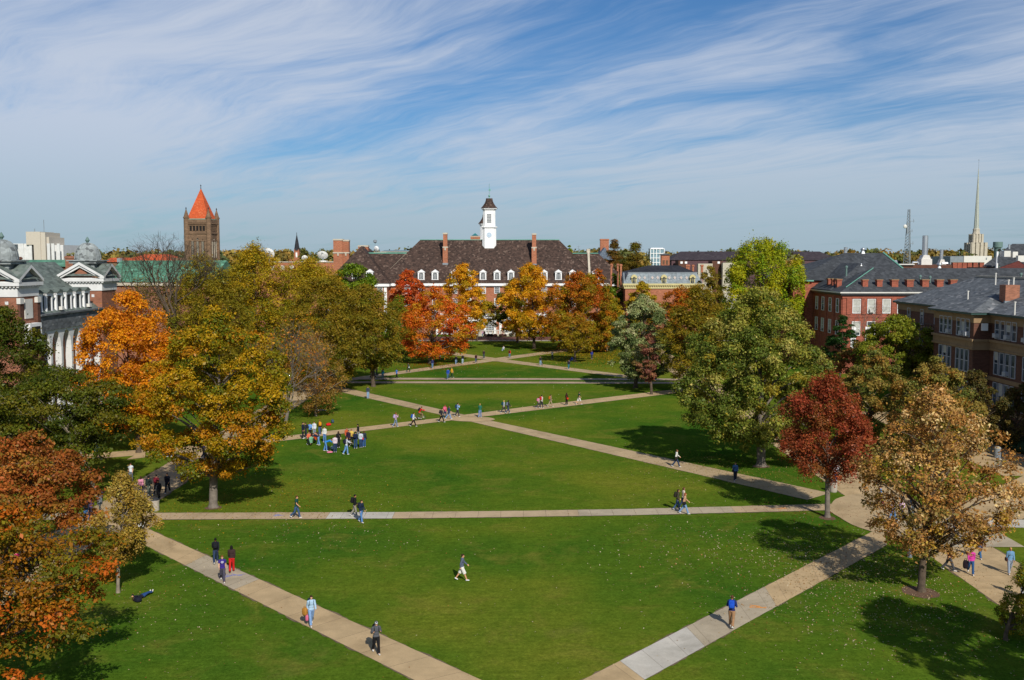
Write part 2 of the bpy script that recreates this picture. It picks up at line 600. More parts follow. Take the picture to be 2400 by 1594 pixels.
def path(label, L, Rr, z, slab=2.2, base=TAN, special=(), cat='path', joint=0.022, name='path', verge=0.09):
    """slabs between the left-edge and right-edge polylines (world xy), real gaps between them;
    special = [(t0, t1, colour)] along the path"""
    L, Rr = [Vector((*p, 0)) for p in L], [Vector((*p, 0)) for p in Rr]

    def walk(P, t):
        ln = [(P[i + 1] - P[i]).length for i in range(len(P) - 1)]
        d = t * sum(ln)
        for i, l in enumerate(ln):
            if d <= l or i == len(ln) - 1:
                return P[i].lerp(P[i + 1], d / l)
            d -= l
    length = sum((L[i + 1] - L[i]).length for i in range(len(L) - 1))
    n = max(1, round(length / slab))
    cuts = sorted(set([i / n for i in range(n + 1)] + [v for s in special for v in s[:2]]))
    cuts = [c for i, c in enumerate(cuts) if i == 0 or c - cuts[i - 1] > 0.25 * slab / length or c in [v for s in special for v in s[:2]]]
    if cuts[-1] < 1:
        cuts.append(1.0)
    vs, fs, cols = [], [], []
    jt = joint / length
    for i in range(len(cuts) - 1):
        a, b = cuts[i] + jt * 0.5, cuts[i + 1] - jt * 0.5
        m = (a + b) / 2
        c = base
        for s0, s1, sc_ in special:
            if s0 <= m <= s1:
                c = sc_
        k = prs.uniform(0.95, 1.04)
        q = [walk(L, a), walk(Rr, a), walk(Rr, b), walk(L, b)]
        k0 = len(vs)
        vs += [(p.x, p.y, z) for p in q]
        fs.append([k0, k0 + 1, k0 + 2, k0 + 3])
        cols += [(c[0] * k, c[1] * k, c[2] * k, 1.0)] * 4
    # bare soil sheet under the slabs, showing in the joints and as a thin worn edge
    bvs, bfs = [], []
    ns = min(420, max(8, int(length / 0.45)))
    for i in range(ns + 1):
        p, q = walk(L, i / ns), walk(Rr, i / ns)
        d = (q - p).normalized()
        v1, v2 = verge * prs.uniform(-0.6, 2.1), verge * prs.uniform(-0.6, 2.1)
        bvs += [(p.x - d.x * v1, p.y - d.y * v1, z - 0.004), (q.x + d.x * v2, q.y + d.y * v2, z - 0.004)]
    for i in range(ns):
        bfs.append([2 * i, 2 * i + 1, 2 * i + 3, 2 * i + 2])
    me = bpy.data.meshes.new(name)
    nv = len(vs)
    me.from_pydata(vs + bvs, [], fs + [[k + nv for k in f] for f in bfs])
    me.materials.append(M['paving'])
    me.materials.append(M['joint'])
    me.polygons.foreach_set('material_index', [0] * len(fs) + [1] * len(bfs))
    ca = me.color_attributes.new('col', 'FLOAT_COLOR', 'POINT')
    ca.data.foreach_set('color', np.array(cols + [(0.1, 0.07, 0.05, 1)] * len(bvs), dtype=np.float32).ravel())
    o = put(name, me)
    return tag(o, label, cat, kind='structure')


def ext(p, q, a, b):
    """line p->q lengthened by a metres before p and b metres after q"""
    p, q = Vector(p), Vector(q)
    d = (q - p).normalized()
    return [tuple(p - d * a), tuple(q + d * b)]


# near diagonal on the left, near diagonal on the right
path('tan concrete walk running from the lower middle up to the left tree corner',
     ext(G(327.6, 1271.8), G(971, 1594), 4, 26), ext(G(349.7, 1240.9), G(1128, 1594), 3, 26), 0.012, 2.6, special=[(0.184, 0.295, GREY)])
Bu, Bl = ext(G(1355, 1600), G(2064, 1236.4), 26, 0.5), ext(G(1500, 1600), G(2072.9, 1280.7), 26, 0.5)
path('tan concrete walk with a white new slab rising to the right tree corner', Bu, Bl, 0.020, 2.6,
     special=[(0.449, 0.55, WHITE), (0.55, 0.696, GREY)])
# straight cross walk between the two corners
path('pale straight cross walk with one white slab at the front of the quad',
     [(-31.5, 81.15), (-9.9, 81.5), (0.4, 82.0), (10.8, 82.65), (29.5, 84.5)], [(-31.5, 83.3), (-9.9, 83.6), (0.4, 84.0), (10.8, 84.7), (29.5, 86.6)],
     0.028, 1.9, base=(0.45, 0.335, 0.205), special=[(0.262, 0.352, WHITE), (0.608, 0.828, GREY)])
# the first crossing
path('long tan diagonal walk falling from the far left to the right corner', [(-33.5, 168.5), (-5.4, 131.2), (26.5, 88.0)], [(-31.5, 171.0), (-3.6, 133.0), (29.3, 90.6)],
     0.016, 2.4, base=PINK)
path('tan diagonal walk rising from the student group to the right side', [(-41.5, 106.0), (-10.2, 130.6), (4.6, 142.3), (24.5, 158.2), (33, 165.0)], [(-41.5, 109.5), (-9.8, 134.3), (3.8, 146.0), (24.5, 162.2), (33, 169.0)],
     0.024, 2.4, base=TAN)
# two parallel cross walks
path('farther of the two thin parallel cross walks', [(-31, 177.9), (31, 176.6)], [(-31, 180.5), (31, 179.1)], 0.032, 2.0, base=(0.42, 0.31, 0.21))
path('nearer of the two thin parallel cross walks', [(-31, 172.6), (31, 171.8)], [(-31, 175.1), (31, 174.1)], 0.032, 2.0, base=(0.42, 0.31, 0.21))
# the far crossing
path('far diagonal walk from the olive trees up through the far crossing', [(-29.5, 175), (-4.0, 210.0), (24, 248)], [(-31.0, 177.8), (-5.8, 214.0), (21.5, 251)], 0.014, 2.4, base=PINK)
path('far diagonal walk from the red maple down to the right trees', [(-37, 257), (-3.0, 209.6), (22, 179.0)], [(-34.5, 259), (-1.4, 213.8), (24.5, 181.0)], 0.022, 2.4, base=PINK)
# long side walks along the trees
path('wide west side walk running north under the trees', [(-36.4, 30), (-36.4, 262)], [(-31.6, 30), (-31.6, 262)], 0.008, 2.6, base=PINK)
path('wide east side walk running north under the trees', [(30.4, 30), (30.4, 262)], [(36.0, 30), (36.0, 262)], 0.008, 2.6, base=TAN)
path('grey pavement strip before the brick terrace of the big brown roofed hall', [(-60, 262.2), (60, 262.2)], [(-60, 265.2), (60, 265.2)], 0.036, 3.0, base=(0.36, 0.32, 0.27))
path('west link path out to the left edge', [(-36, 81.2), (-75, 80.6)], [(-36, 83.4), (-75, 82.8)], 0.018, 2.4, base=GREY)
path('west link path beside the pale porch', [(-33, 112.5), (-70, 94)], [(-33, 116.2), (-70, 97.6)], 0.018, 2.4, base=TAN)
path('broad tan path fanning out to the bicycle parking on the right', [(32, 79), (62, 109)], [(36.5, 75.5), (66.5, 105.5)], 0.018, 2.4, base=TAN)
path('white slab path leaving the right corner eastwards', [(35.8, 79.2), (80, 74.5)], [(35.8, 81.8), (80, 77.0)], 0.026, 2.6, base=WHITE)
path('forecourt paving along the brick building on the right', [(49, 98), (49, 140)], [(56.5, 98), (56.5, 140)], 0.012, 2.6, base=TAN)


def pad(label, pts, z, mat, name='paving', cat='paving'):
    m = MB()
    m.poly([(p[0], p[1], z) for p in pts])
    return tag(obj(name, m, mat), label, cat, kind='structure')


def vcol(o, c):
    ca = o.data.color_attributes.new('col', 'FLOAT_COLOR', 'POINT')
    ca.data.foreach_set('color', np.array([(*c, 1.0)] * len(o.data.vertices), dtype=np.float32).ravel())


def blob(cx, cy, rx, ry, n=40, wob=0.10, seed=0):
    r = random.Random(seed)
    ph = [r.uniform(0, 6.28) for _ in range(3)]
    return [(cx + rx * math.cos(a) * k, cy + ry * math.sin(a) * k) for a in [2 * math.pi * i / n for i in range(n)]
            for k in [1 + wob * (math.sin(2 * a + ph[0]) + 0.6 * math.sin(5 * a + ph[1]) + 0.4 * math.sin(9 * a + ph[2]))]]


vcol(pad('rounded paving where the walks meet under the left corner trees', blob(-32.6, 79.3, 3.6, 5.0, seed=1, wob=0.04), 0.040, M['paving']), TAN)
vcol(pad('rounded paving where the walks meet at the right corner', blob(31.6, 82.8, 4.4, 7.0, seed=2, wob=0.04), 0.040, M['paving']), PINK)
vcol(pad('grey white slabs in the shade beside the brown oak', [(32.0, 73.2), (38.4, 73.2), (38.4, 80.6), (32.0, 80.6)], 0.044, M['paving']), GREY)
vcol(pad('worn tan middle of the first path crossing', blob(-5.4, 133.2, 3.0, 2.0, seed=3, wob=0.03), 0.040, M['paving']), TAN)
vcol(pad('worn tan middle of the far path crossing', blob(-2.9, 211.8, 2.8, 2.2, seed=4, wob=0.03), 0.040, M['paving']), PINK)
M['bricks_paved'] = m_plain('brick_paving', (0.12, 0.045, 0.032, 1), 0.9, 0.25, 1.2)
pad('dark red brick paving in front of the terrace', [(-34, 265.4), (38, 265.4), (38, 277.6), (-34, 277.6)], 0.012, M['bricks_paved'])

# chalk and paint marks on the concrete
M['chalk_o'] = m_plain('orange_chalk', (0.62, 0.26, 0.07, 1), 0.95, 0.3, 9)
M['chalk_b'] = m_plain('blue_chalk', (0.22, 0.23, 0.42, 1), 0.95, 0.3, 9)


def marks(label, px, z, mat, seed, n=6, sx=0.5, sy=0.35):
    r = random.Random(seed)
    m = MB()
    gx, gy = G(*px)
    for i in range(n):
        a = r.uniform(-0.8, 0.8)
        l, w = r.uniform(0.14, 0.42), r.uniform(0.03, 0.06)
        x, y = gx + r.uniform(-sx, sx), gy + r.uniform(-sy, sy)
        c, s = math.cos(a), math.sin(a)
        m.poly([(x + u * c - v * s, y + u * s + v * c, z + i * 0.0006) for u, v in ((-l, -w), (l, -w), (l, w), (-l, w))])
    return tag(obj('chalk_mark', m, mat), label, 'chalk mark', kind='structure')


marks('orange spray mark on the grey slabs of the right walk', (1777, 1421), 0.024, M['chalk_o'], 1, 8, 0.35, 0.3)
marks('blue chalk scribble beside the purple shirt walker', (541, 1350), 0.016, M['chalk_b'], 2, 9, 0.6, 0.25)
marks('blue chalk scribble left of the green shirt walker', (649, 1209), 0.032, M['chalk_b'], 3, 7, 0.35, 0.3)
marks('orange chalk smear on the cross walk near the red tree', (1823, 1192), 0.032, M['chalk_o'], 4, 6, 0.7, 0.2)

for lb, (bx, by), rx in (('round mulch bed under the brown oak', G(2157, 1388), 1.15), ('small mulch bed under the red tree', G(1939, 1214), .7),
                         ('mulch patch beside the right corner paving', G(2055, 1224), .8), ('bare soil under the golden oak', G(500, 1190), .7),
                         ('bare soil ring under the tall olive green oak', G(1784, 1093), .9)):
    pad(lb, blob(bx, by, rx, rx, seed=int(bx * 10), wob=0.05), 0.006, M['mulch'], 'mulch_bed', 'mulch')


# ------------------------------------------------------------------ trees
def m_leaf():
    t = NT('autumn_leaves')
    at_ = t.n.new('ShaderNodeVertexColor')
    at_.layer_name = 'col'
    d = t.n.new('ShaderNodeBsdfDiffuse')
    tr = t.n.new('ShaderNodeBsdfTranslucent')
    gl = t.n.new('ShaderNodeBsdfGlossy')
    gl.inputs['Roughness'].default_value = 0.45
    gl.inputs['Color'].default_value = (0.8, 0.8, 0.8, 1)
    t.L(at_.outputs[0], d.inputs['Color'])
    tcol = t.mix(1.0, at_.outputs[0], (1.25, 1.05, 0.6, 1), 'MULTIPLY')
    t.L(tcol, tr.inputs['Color'])
    m1 = t.n.new('ShaderNodeMixShader')
    m1.inputs[0].default_value = 0.26
    t.L(d.outputs[0], m1.inputs[1])
    t.L(tr.outputs[0], m1.inputs[2])
    m2 = t.n.new('ShaderNodeMixShader')
    m2.inputs[0].default_value = 0.012
    t.L(m1.outputs[0], m2.inputs[1])
    t.L(gl.outputs[0], m2.inputs[2])
    o = [n for n in t.n if n.type == 'OUTPUT_MATERIAL'][0]
    t.L(m2.outputs[0], o.inputs['Surface'])
    return t.m


M['leaf'] = m_leaf()


def leaf_mesh(name, P, N, L, aspect, colr, rs):
    """one bent diamond per leaf spray"""
    n = len(P)
    N = N / np.maximum(np.linalg.norm(N, axis=1, keepdims=True), 1e-6)
    T = np.cross(N, rs.normal(size=(n, 3)))
    T /= np.maximum(np.linalg.norm(T, axis=1, keepdims=True), 1e-6)
    B = np.cross(N, T)
    L = L.reshape(-1, 1)
    w = L * aspect
    V = np.empty((n, 4, 3), dtype=np.float32)
    V[:, 0] = P - T * L * 0.5
    V[:, 1] = P + B * w * 0.5 - N * w * 0.22 - T * L * 0.08
    V[:, 2] = P + T * L * 0.5 - N * L * 0.12
    V[:, 3] = P - B * w * 0.5 - N * w * 0.22 - T * L * 0.08
    me = bpy.data.meshes.new(name)
    me.vertices.add(4 * n)
    me.vertices.foreach_set('co', V.ravel())
    me.loops.add(4 * n)
    me.loops.foreach_set('vertex_index', np.arange(4 * n, dtype=np.int32))
    me.polygons.add(n)
    me.polygons.foreach_set('loop_start', np.arange(0, 4 * n, 4, dtype=np.int32))
    me.polygons.foreach_set('loop_total', np.full(n, 4, dtype=np.int32))
    me.update(calc_edges=True)
    ca = me.color_attributes.new('col', 'FLOAT_COLOR', 'POINT')
    c4 = np.ones((n, 4, 4), dtype=np.float32)
    c4[:, :, :3] = colr[:, None, :]
    ca.data.foreach_set('color', c4.ravel())
    me.materials.append(M['leaf'])
    return me


PROF = {
    'round': [(0, .42), (.08, .70), (.2, .90), (.36, 1), (.52, .97), (.68, .84), (.82, .62), (.92, .40), (1, .14)],
    'oval': [(0, .40), (.1, .70), (.25, .95), (.42, 1), (.6, .88), (.75, .66), (.88, .40), (1, .12)],
    'cone': [(0, .55), (.1, .85), (.25, 1), (.45, .84), (.65, .58), (.85, .30), (1, .06)],
    'wide': [(0, .60), (.15, .92), (.35, 1), (.6, .96), (.8, .78), (.92, .52), (1, .20)],
    'dome': [(0, .45), (.1, .78), (.22, 1), (.4, .98), (.58, .87), (.75, .66), (.88, .42), (1, .12)],
    'low': [(0, .85), (.15, 1), (.4, .98), (.65, .82), (.85, .55), (1, .20)],
}


def pal(*cw, bf=0.45):
    """('#hex', weight, bias): bias >0 prefers the top of the crown, <0 the bottom"""
    o = []
    for c, w, b in cw:
        v = np.array(hx(c)[:3])
        o.append(((v * 0.96 + v.mean() * 0.04) * np.array([1.0, 1.0, bf]), w, b))
    return o


GAIN = 1.12
trs = {}


def limb(mb, a, b, r0, r1, sag, rs, n=5):
    a, b = np.array(a), np.array(b)
    pts, k = [], 5
    side = rs.normal(size=3) * np.linalg.norm(b - a) * 0.05
    for i in range(k):
        t = i / (k - 1)
        p = a + (b - a) * t
        p = p + side * math.sin(math.pi * t)
        p[2] += sag * math.sin(math.pi * t)
        pts.append(tuple(p))
    mb.tube(pts, [r0 + (r1 - r0) * i / (k - 1) for i in range(k)], n, cap=False)


def tree(name, label, base, crown, style, palette, n, leaf, seed, D=None, group=None, trunk=0.3, nc=90, cs=0.21, zs=0.8, flat=1.0,
         bark='bark', aspect=0.62, yscale=1.0, upb=0.45, dens_in=0.42, zb_m=None, cat='tree', lean=0.0, twigs=0, jit=0.13, limbs=34, cut=None):
    rs = np.random.RandomState(seed)
    if D is None:
        bx, D = G(*base)
    else:
        bx = ax(base[0] if isinstance(base, (tuple, list)) else base, D)
    x0, x1, yt, yb = crown
    cx0 = at((x0 + x1) / 2, (yt + yb) / 2, D)[0]
    rx = (at(x1, yt, D)[0] - at(x0, yt, D)[0]) / 2 * 1.02
    n = int(n * 3.0)
    leaf = leaf * 0.66
    zt, zb = at((x0 + x1) / 2, yt, D)[2], at((x0 + x1) / 2, yb, D)[2]
    zb = max(zb, 0.25) if zb_m is None else zb_m
    h = zt - zb
    pr = np.array(PROF[style])
    root = thing(name, label, cat, (bx, D, 0), 0, group)
    # clumps
    ts, wgt = [], None
    while len(ts) < nc:
        t = rs.uniform(0, 1)
        if rs.uniform() < np.interp(t, pr[:, 0], pr[:, 1]) + 0.12:
            ts.append(t)
    t = np.array(ts)
    ang = rs.uniform(0, 2 * math.pi, nc)
    ph = rs.uniform(0, 6.28, 4)
    lob = 1 + 0.11 * np.sin(3 * ang + ph[0] + 4 * t) + 0.09 * np.sin(5 * ang + ph[1] - 7 * t) + rs.normal(0, 0.05, nc)
    rho = np.where(rs.uniform(size=nc) < 0.72, rs.uniform(0.74, 1.0, nc), rs.uniform(0.15, 0.74, nc))
    rr = rx * np.interp(t, pr[:, 0], pr[:, 1]) * rho * lob
    rc = cs * rx * rs.uniform(0.62, 1.40, nc)
    rr = np.maximum(rr - rc * 0.50, 0)
    Cc = np.stack([cx0 + lean * (t - .5) * rx + rr * np.cos(ang), D + rr * np.sin(ang) * yscale, zb + rc * .35 + (h - rc * 0.9) * t], 1)
    Cc[:, 2] = np.maximum(Cc[:, 2], 0.4)
    # the colour of each clump
    wts = np.array([[max(0.001, w * math.exp(b * (tt - .5) * 2.4)) for _, w, b in palette] for tt in t])
    wts /= wts.sum(1, keepdims=True)
    pick = np.array([rs.choice(len(palette), p=q) for q in wts])
    ccol = np.array([palette[i][0] for i in pick])
    share = rc ** 2 / (rc ** 2).sum()
    cnt = np.maximum((share * n).astype(int), 6)
    idx = np.repeat(np.arange(nc), cnt)
    m = len(idx)
    d = rs.normal(size=(m, 3))
    d /= np.linalg.norm(d, axis=1, keepdims=True)
    flip = (d[:, 2] < -0.15) & (rs.uniform(size=m) < 0.6)
    d[flip, 2] *= -1
    outw = Cc - np.array([cx0, D, zb + h * 0.35])
    outw /= np.maximum(np.linalg.norm(outw, axis=1, keepdims=True), 1e-6)
    flip = ((d * outw[idx]).sum(1) < -0.25) & (rs.uniform(size=m) < 0.65)
    d[flip, :2] *= -1
    rad_ = rc[idx] * (dens_in + (1.0 - dens_in) * rs.uniform(size=m) ** 0.8) * (1 + 0.30 * np.abs(rs.normal(size=m)) * (rs.uniform(size=m) < 0.28))
    P = Cc[idx] + d * rad_[:, None] * np.array([flat, flat, zs])
    P[:, 2] = np.maximum(P[:, 2], 0.12)
    Nn = d * 0.75 + np.array([0, 0, upb]) + rs.normal(size=(m, 3)) * 0.55
    second = np.array([palette[i][0] for i in rs.choice(len(palette), m, p=np.array([w for _, w, _ in palette]) / sum(w for _, w, _ in palette))])
    fm = (rs.uniform(size=(m, 1)) < 0.22)
    colr = np.where(fm, second, ccol[idx])
    colr = colr * GAIN * np.clip(1 + rs.normal(0, jit, (m, 1)), 0.45, 1.6) * np.clip(1 + rs.normal(0, 0.05, (m, 3)), .7, 1.3)
    if cut is not None:
        keep = cut(P)
        P, Nn, colr, m = P[keep], Nn[keep], colr[keep], int(keep.sum())
    P = P - np.array([bx, D, 0])
    if n > 0:
        me = leaf_mesh('crown', P, Nn, leaf * np.clip(rs.lognormal(-0.06, 0.34, m), .4, 2.0), aspect, colr, rs)
        put('crown', me, root)
    # trunk and limbs
    tb = MB()
    top = np.array([cx0 - bx + lean * 0.1 * rx, 0, zb + h * 0.62])
    pts = [(0, 0, -0.1), (0, 0, 0.35), (0.15 * top[0], 0, 0.30 * top[2]), (0.45 * top[0], 0.0, 0.6 * top[2]), (0.85 * top[0], 0, 0.85 * top[2]), tuple(top)]
    tb.tube(pts, [trunk * 1.65, trunk * 1.1, trunk, trunk * .75, trunk * .42, trunk * .18], 9, cap=False)
    pv = np.array(pts)
    order = np.argsort(-rc)[:limbs]
    for i in order:
        c = Cc[i] - np.array([bx, D, 0])
        hz = max(c[2] - 0.75 * np.hypot(c[0], c[1]), zb * 0.80 + 0.25, 0.22 * top[2])
        hz = min(hz, top[2] * 0.97)
        q = np.array([np.interp(hz, pv[:, 2], pv[:, 0]), np.interp(hz, pv[:, 2], pv[:, 1]), hz])
        r0 = trunk * (0.50 - 0.30 * hz / max(top[2], 1))
        limb(tb, q, c, max(r0, 0.03), 0.02 + 0.02 * trunk, 0.04 * np.linalg.norm(c - q), rs)
        for _ in range(twigs):
            dd = rs.normal(size=3)
            dd = dd / np.linalg.norm(dd) * rc[i] * 1.15
            dd[2] = abs(dd[2]) * 0.8
            tb.tube([tuple(c), tuple(c + dd * .5 + rs.normal(size=3) * .06 * rc[i]), tuple(c + dd)], [0.03, 0.02, 0.008], 3, cap=False)
    put('trunk', tb.mesh('trunk', M[bark], smooth=True), root)
    trs[name + str(seed)] = root
    return root


def bare_tree(name, label, base, crown, seed, D=None, levels=6, spread=0.55, bark='bark_g', trunk=0.25, leafpal=None, nl=0, leaf=0.3, droop=0.0, group=None, kids=(2, 3), lean=0.0):
    """a tree in bare twigs: recursive forks filling the crown box"""
    rs = np.random.RandomState(seed)
    if D is None:
        bx, D = G(*base)
    else:
        bx = ax(base[0], D)
    x0, x1, yt, yb = crown
    zt, zb = az(yt, D), max(az(yb, D), 0.5)
    cx0 = at((x0 + x1) / 2, yt, D)[0]
    rx = (at(x1, yt, D)[0] - at(x0, yt, D)[0]) / 2
    root = thing(name, label, 'tree', (bx, D, 0), 0, group)
    tb = MB()
    tips = []
    H = zt - zb

    def grow(p, d, L, r, lv):
        q = p + d * L
        mid = p + d * L * 0.5 + rs.normal(size=3) * L * 0.05
        tb.tube([tuple(p), tuple(mid), tuple(q)], [r, r * 0.82, r * 0.66], 6 if lv < 2 else 4 if lv < 4 else 3, cap=False)
        if lv >= levels:
            tips.append(q)
            return
        k = rs.randint(kids[0], kids[1] + 1)
        for i in range(k):
            nd_ = d + rs.normal(size=3) * spread + np.array([0, 0, 0.14 - droop])
            nd_ /= np.linalg.norm(nd_)
            e = (q[0] - (cx0 - bx)) / rx
            if abs(e) > 0.85:
                nd_[0] -= 0.45 * np.sign(e)
            grow(q, nd_, L * rs.uniform(0.66, 0.90), r * rs.uniform(0.52, 0.70), lv + 1)
        if lv >= 2:
            tips.append(q)
    th = max(zb * 0.9, 0.18 * zt)
    tb.tube([(0, 0, -0.1), (0, 0, .4), (0.1 * rx, 0, th)], [trunk * 1.5, trunk, trunk * .8], 8, cap=False)
    for i in range(6):
        a = 2 * math.pi * i / 6 + rs.uniform(-.4, .4)
        w = rs.uniform(.35, .8) if i else 0.05
        d = np.array([math.cos(a) * w + lean, math.sin(a) * w, 1.0])
        d /= np.linalg.norm(d)
        grow(np.array([0.1 * rx, 0, th]), d, (zt - th) * rs.uniform(0.26, 0.34), trunk * 0.5, 1)
    me = tb.mesh('trunk', M[bark], smooth=True)
    co = np.empty(len(me.vertices) * 3, dtype=np.float32)
    me.vertices.foreach_get('co', co)
    co = co.reshape(-1, 3)
    tp = np.array(tips)
    up = co[:, 2] > th
    # fit the twigs into the crown box
    lo, hi = np.percentile(tp[:, 0], 1), np.percentile(tp[:, 0], 99)
    sx = 2 * rx / (hi - lo)
    szz = (zt - th) / (tp[:, 2].max() - th)

    def fit(a):
        b = a.copy()
        k = np.clip((a[:, 2] - th) / (0.25 * (zt - th)), 0, 1)
        b[:, 0] = np.where(a[:, 2] > th, a[:, 0] * (1 - k) + k * ((a[:, 0] - (lo + hi) / 2) * sx + cx0 - bx), a[:, 0])
        b[:, 1] = np.where(a[:, 2] > th, a[:, 1] * (1 - k + k * sx), a[:, 1])
        b[:, 2] = np.where(a[:, 2] > th, th + (a[:, 2] - th) * szz, a[:, 2])
        return b
    me.vertices.foreach_set('co', fit(co).astype(np.float32).ravel())
    me.update()
    put('trunk', me, root)
    if nl:
        tp = fit(tp)
        i = rs.randint(0, len(tp), nl)
        P = tp[i] + rs.normal(size=(nl, 3)) * 0.35
        pk = rs.choice(len(leafpal), nl, p=np.array([w for _, w, _ in leafpal]) / sum(w for _, w, _ in leafpal))
        colr = np.array([leafpal[q][0] for q in pk]) * GAIN * np.clip(1 + rs.normal(0, .15, (nl, 1)), .5, 1.5)
        Nn = rs.normal(size=(nl, 3)) + np.array([0, 0, .5])
        put('crown', leaf_mesh('crown', P, Nn, leaf * rs.uniform(.6, 1.4, nl), .6, colr, rs), root)
    return root


P_GOLD = pal(('#a58216', 5, .3), ('#907414', 5, 0), ('#786e18', 4.5, 0), ('#5c621c', 4, 0), ('#a67018', 4, -.5))
P_ORANGE = pal(('#cc8012', 5, .1), ('#bc6c12', 4, .6), ('#d48e16', 4, -.4), ('#a85e14', 2, .8), ('#8a7a18', 1, -1.6))
P_RUST = pal(('#9a522a', 5, .5), ('#864c28', 4, .3), ('#88602a', 4, -.4), ('#74602a', 3, -.8), ('#b07040', 2, .4), bf=0.60)
P_BROWN = pal(('#85561c', 4, .1), ('#98601c', 3, .3), ('#70601c', 5, -.3), ('#5c5a20', 4, -.5), ('#ac561e', 1.2, .7))
P_DARK = pal(('#48501e', 5, 0), ('#565a20', 4, .3), ('#625c22', 3, 0), ('#3a461c', 3, -.3))
P_OLIVE = pal(('#776c20', 5, .1), ('#86741f', 4, .5), ('#66641f', 3, -.3), ('#8f761e', 2, .5), bf=.6)
P_OLIVEY = pal(('#a4881e', 5, .4), ('#8f7e1f', 4, 0), ('#757220', 3, -.5), ('#b08e1e', 2, .6), bf=.5)
P_OLIVEB = pal(('#806c24', 5, .3), ('#746a24', 4, 0), ('#646424', 3, -.5), ('#8a7026', 3, .5), bf=.5)
P_GREEN = pal(('#5a7021', 5, .2), ('#6d7d24', 3, .3), ('#48601d', 4, -.3))
P_RED = pal(('#bb4428', 5, .3), ('#ae5426', 3, -.2), ('#c45e30', 3, -.3), ('#964228', 2, 0))
P_REDOR = pal(('#c4601f', 5, -.1), ('#b86a1e', 5, .1), ('#c05026', 3, .2), ('#a87c20', 3, -.5))
P_GOLDOR = pal(('#cc921a', 5, .2), ('#bc7e16', 4, .2), ('#9a7e1a', 3, -.7), ('#d6a424', 2, .3))
P_BRONZE = pal(('#a9651c', 4, .3), ('#94611a', 4, .1), ('#7b6a1c', 4, -.7), ('#a8551d', 3, .5), ('#8b7a1c', 2, -1))
P_SAGE = pal(('#8f9462', 3, .4), ('#788250', 5, .1), ('#5f6e3e', 5, -.2), ('#a6a478', 2, .6), bf=.9)
P_OAKGREEN = pal(('#898640', 4, .7), ('#6d7432', 5, 0), ('#56632c', 5, -.5), ('#9c9458', 2.5, .8), ('#8c7c2c', 1.5, .3), bf=.6)
P_GINKGO = pal(('#99981c', 5, .3), ('#868e20', 5, 0), ('#6f8624', 4, -.4), ('#a59c1e', 2, .4))
P_WINE = pal(('#853a2e', 5, .3), ('#763a2a', 4, 0), ('#964a38', 3, .1), ('#7a4a2c', 3, -.3), ('#9c443a', 2, .4), bf=0.55)
P_TANOAK = pal(('#a4743c', 5, 0), ('#b88e54', 4, .4), ('#8e693c', 4, 0), ('#a8862e', 3, -.4), ('#786a36', 2.5, -.2), ('#c8a878', 2.2, .5), bf=.85)
P_YOUNG = pal(('#927630', 5, 0), ('#a0863c', 4, .3), ('#7c682e', 4, 0), ('#aa9250', 2, 0), ('#8a6a2a', 2, -.3), bf=.7)
P_TANGRN = pal(('#8f7a3c', 4, .3), ('#787234', 5, 0), ('#967032', 3, .2), ('#5f662e', 3, -.4), bf=0.80)
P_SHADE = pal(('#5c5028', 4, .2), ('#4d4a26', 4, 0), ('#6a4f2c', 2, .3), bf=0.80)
P_PINK = pal(('#84504a', 4, 0), ('#7a4c40', 4, .2), ('#8f624a', 4, -.5), ('#6f6038', 3.5, 0), bf=.8)
P_CYP = pal(('#6a4a24', 5, .2), ('#5c4824', 4, 0), ('#5a5628', 3, -.2))
P_TWIG = pal(('#a8621c', 4, 0), ('#8f6a1c', 3, 0), ('#b07a22', 2, 0))
P_SPRUCE = pal(('#22401f', 5, 0), ('#2c4a26', 3, .2))

GW, GE, GF = 'autumn trees along the west walk', 'autumn trees along the east walk', 'autumn trees before the big hall'

# left foreground
tree('oak_tree', 'rust orange oak filling the left edge above the brown oak', (30, 1400), (-120, 228, 1008, 1262), 'low', P_RUST, 8500, .30, 11, D=66, trunk=.22, nc=120, cs=.17, group=GW, zs=.62, twigs=2)
tree('oak_tree', 'brown and green oak in the bottom left corner casting a dark shadow', (-60, 1720), (-260, 266, 1182, 1512), 'wide', P_BROWN, 11500, .25, 12, D=46.5, trunk=.26, nc=170, cs=.15, group=GW, zs=.55, twigs=3, dens_in=.3)
tree('oak_tree', 'low olive oak foliage peeping in at the very bottom left corner', (-40, 1900), (-190, 92, 1548, 1760), 'low', P_BROWN, 4000, .24, 10, D=42, trunk=.15, nc=70, cs=.18, group=GW, zs=.6)
tree('young_tree', 'small young tree with buff leaves on a pale slim trunk', (277, 1389), (212, 364, 1104, 1312), 'oval', P_YOUNG, 5600, .21, 13, trunk=.10, nc=75, cs=.24, bark='bark_l', group=GW, zs=1.0, twigs=3)
tree('thorn_tree', 'dark green spreading tree with grey limbs behind the rust oak', (222, 1160), (-60, 306, 856, 1095), 'wide', P_DARK, 21000, .30, 14, trunk=.16, nc=190, cs=.15, bark='bark_l', group=GW, zs=.55, twigs=3, dens_in=.2)
tree('thorn_tree', 'tall dark green tree cut by the left edge before the columned hall', (15, 1120), (-190, 132, 700, 1030), 'round', P_DARK, 24000, .32, 15, D=101, trunk=.24, nc=150, cs=.16, group=GW, zs=.65, twigs=2)
tree('maple_tree', 'bright orange maple in front of the columned brick hall', (312, 1050), (168, 428, 678, 1008), 'round', P_ORANGE, 24000, .33, 16, D=110, trunk=.24, nc=210, cs=.16, group=GW, zs=.9)
tree('oak_tree', 'broad golden oak with a clear trunk at the left of the lawn', (500, 1189), (333, 698, 712, 1125), 'oval', P_GOLD, 29000, .29, 17, trunk=.33, nc=260, cs=.13, group=GW, zs=.7, twigs=1, bark='bark_g')
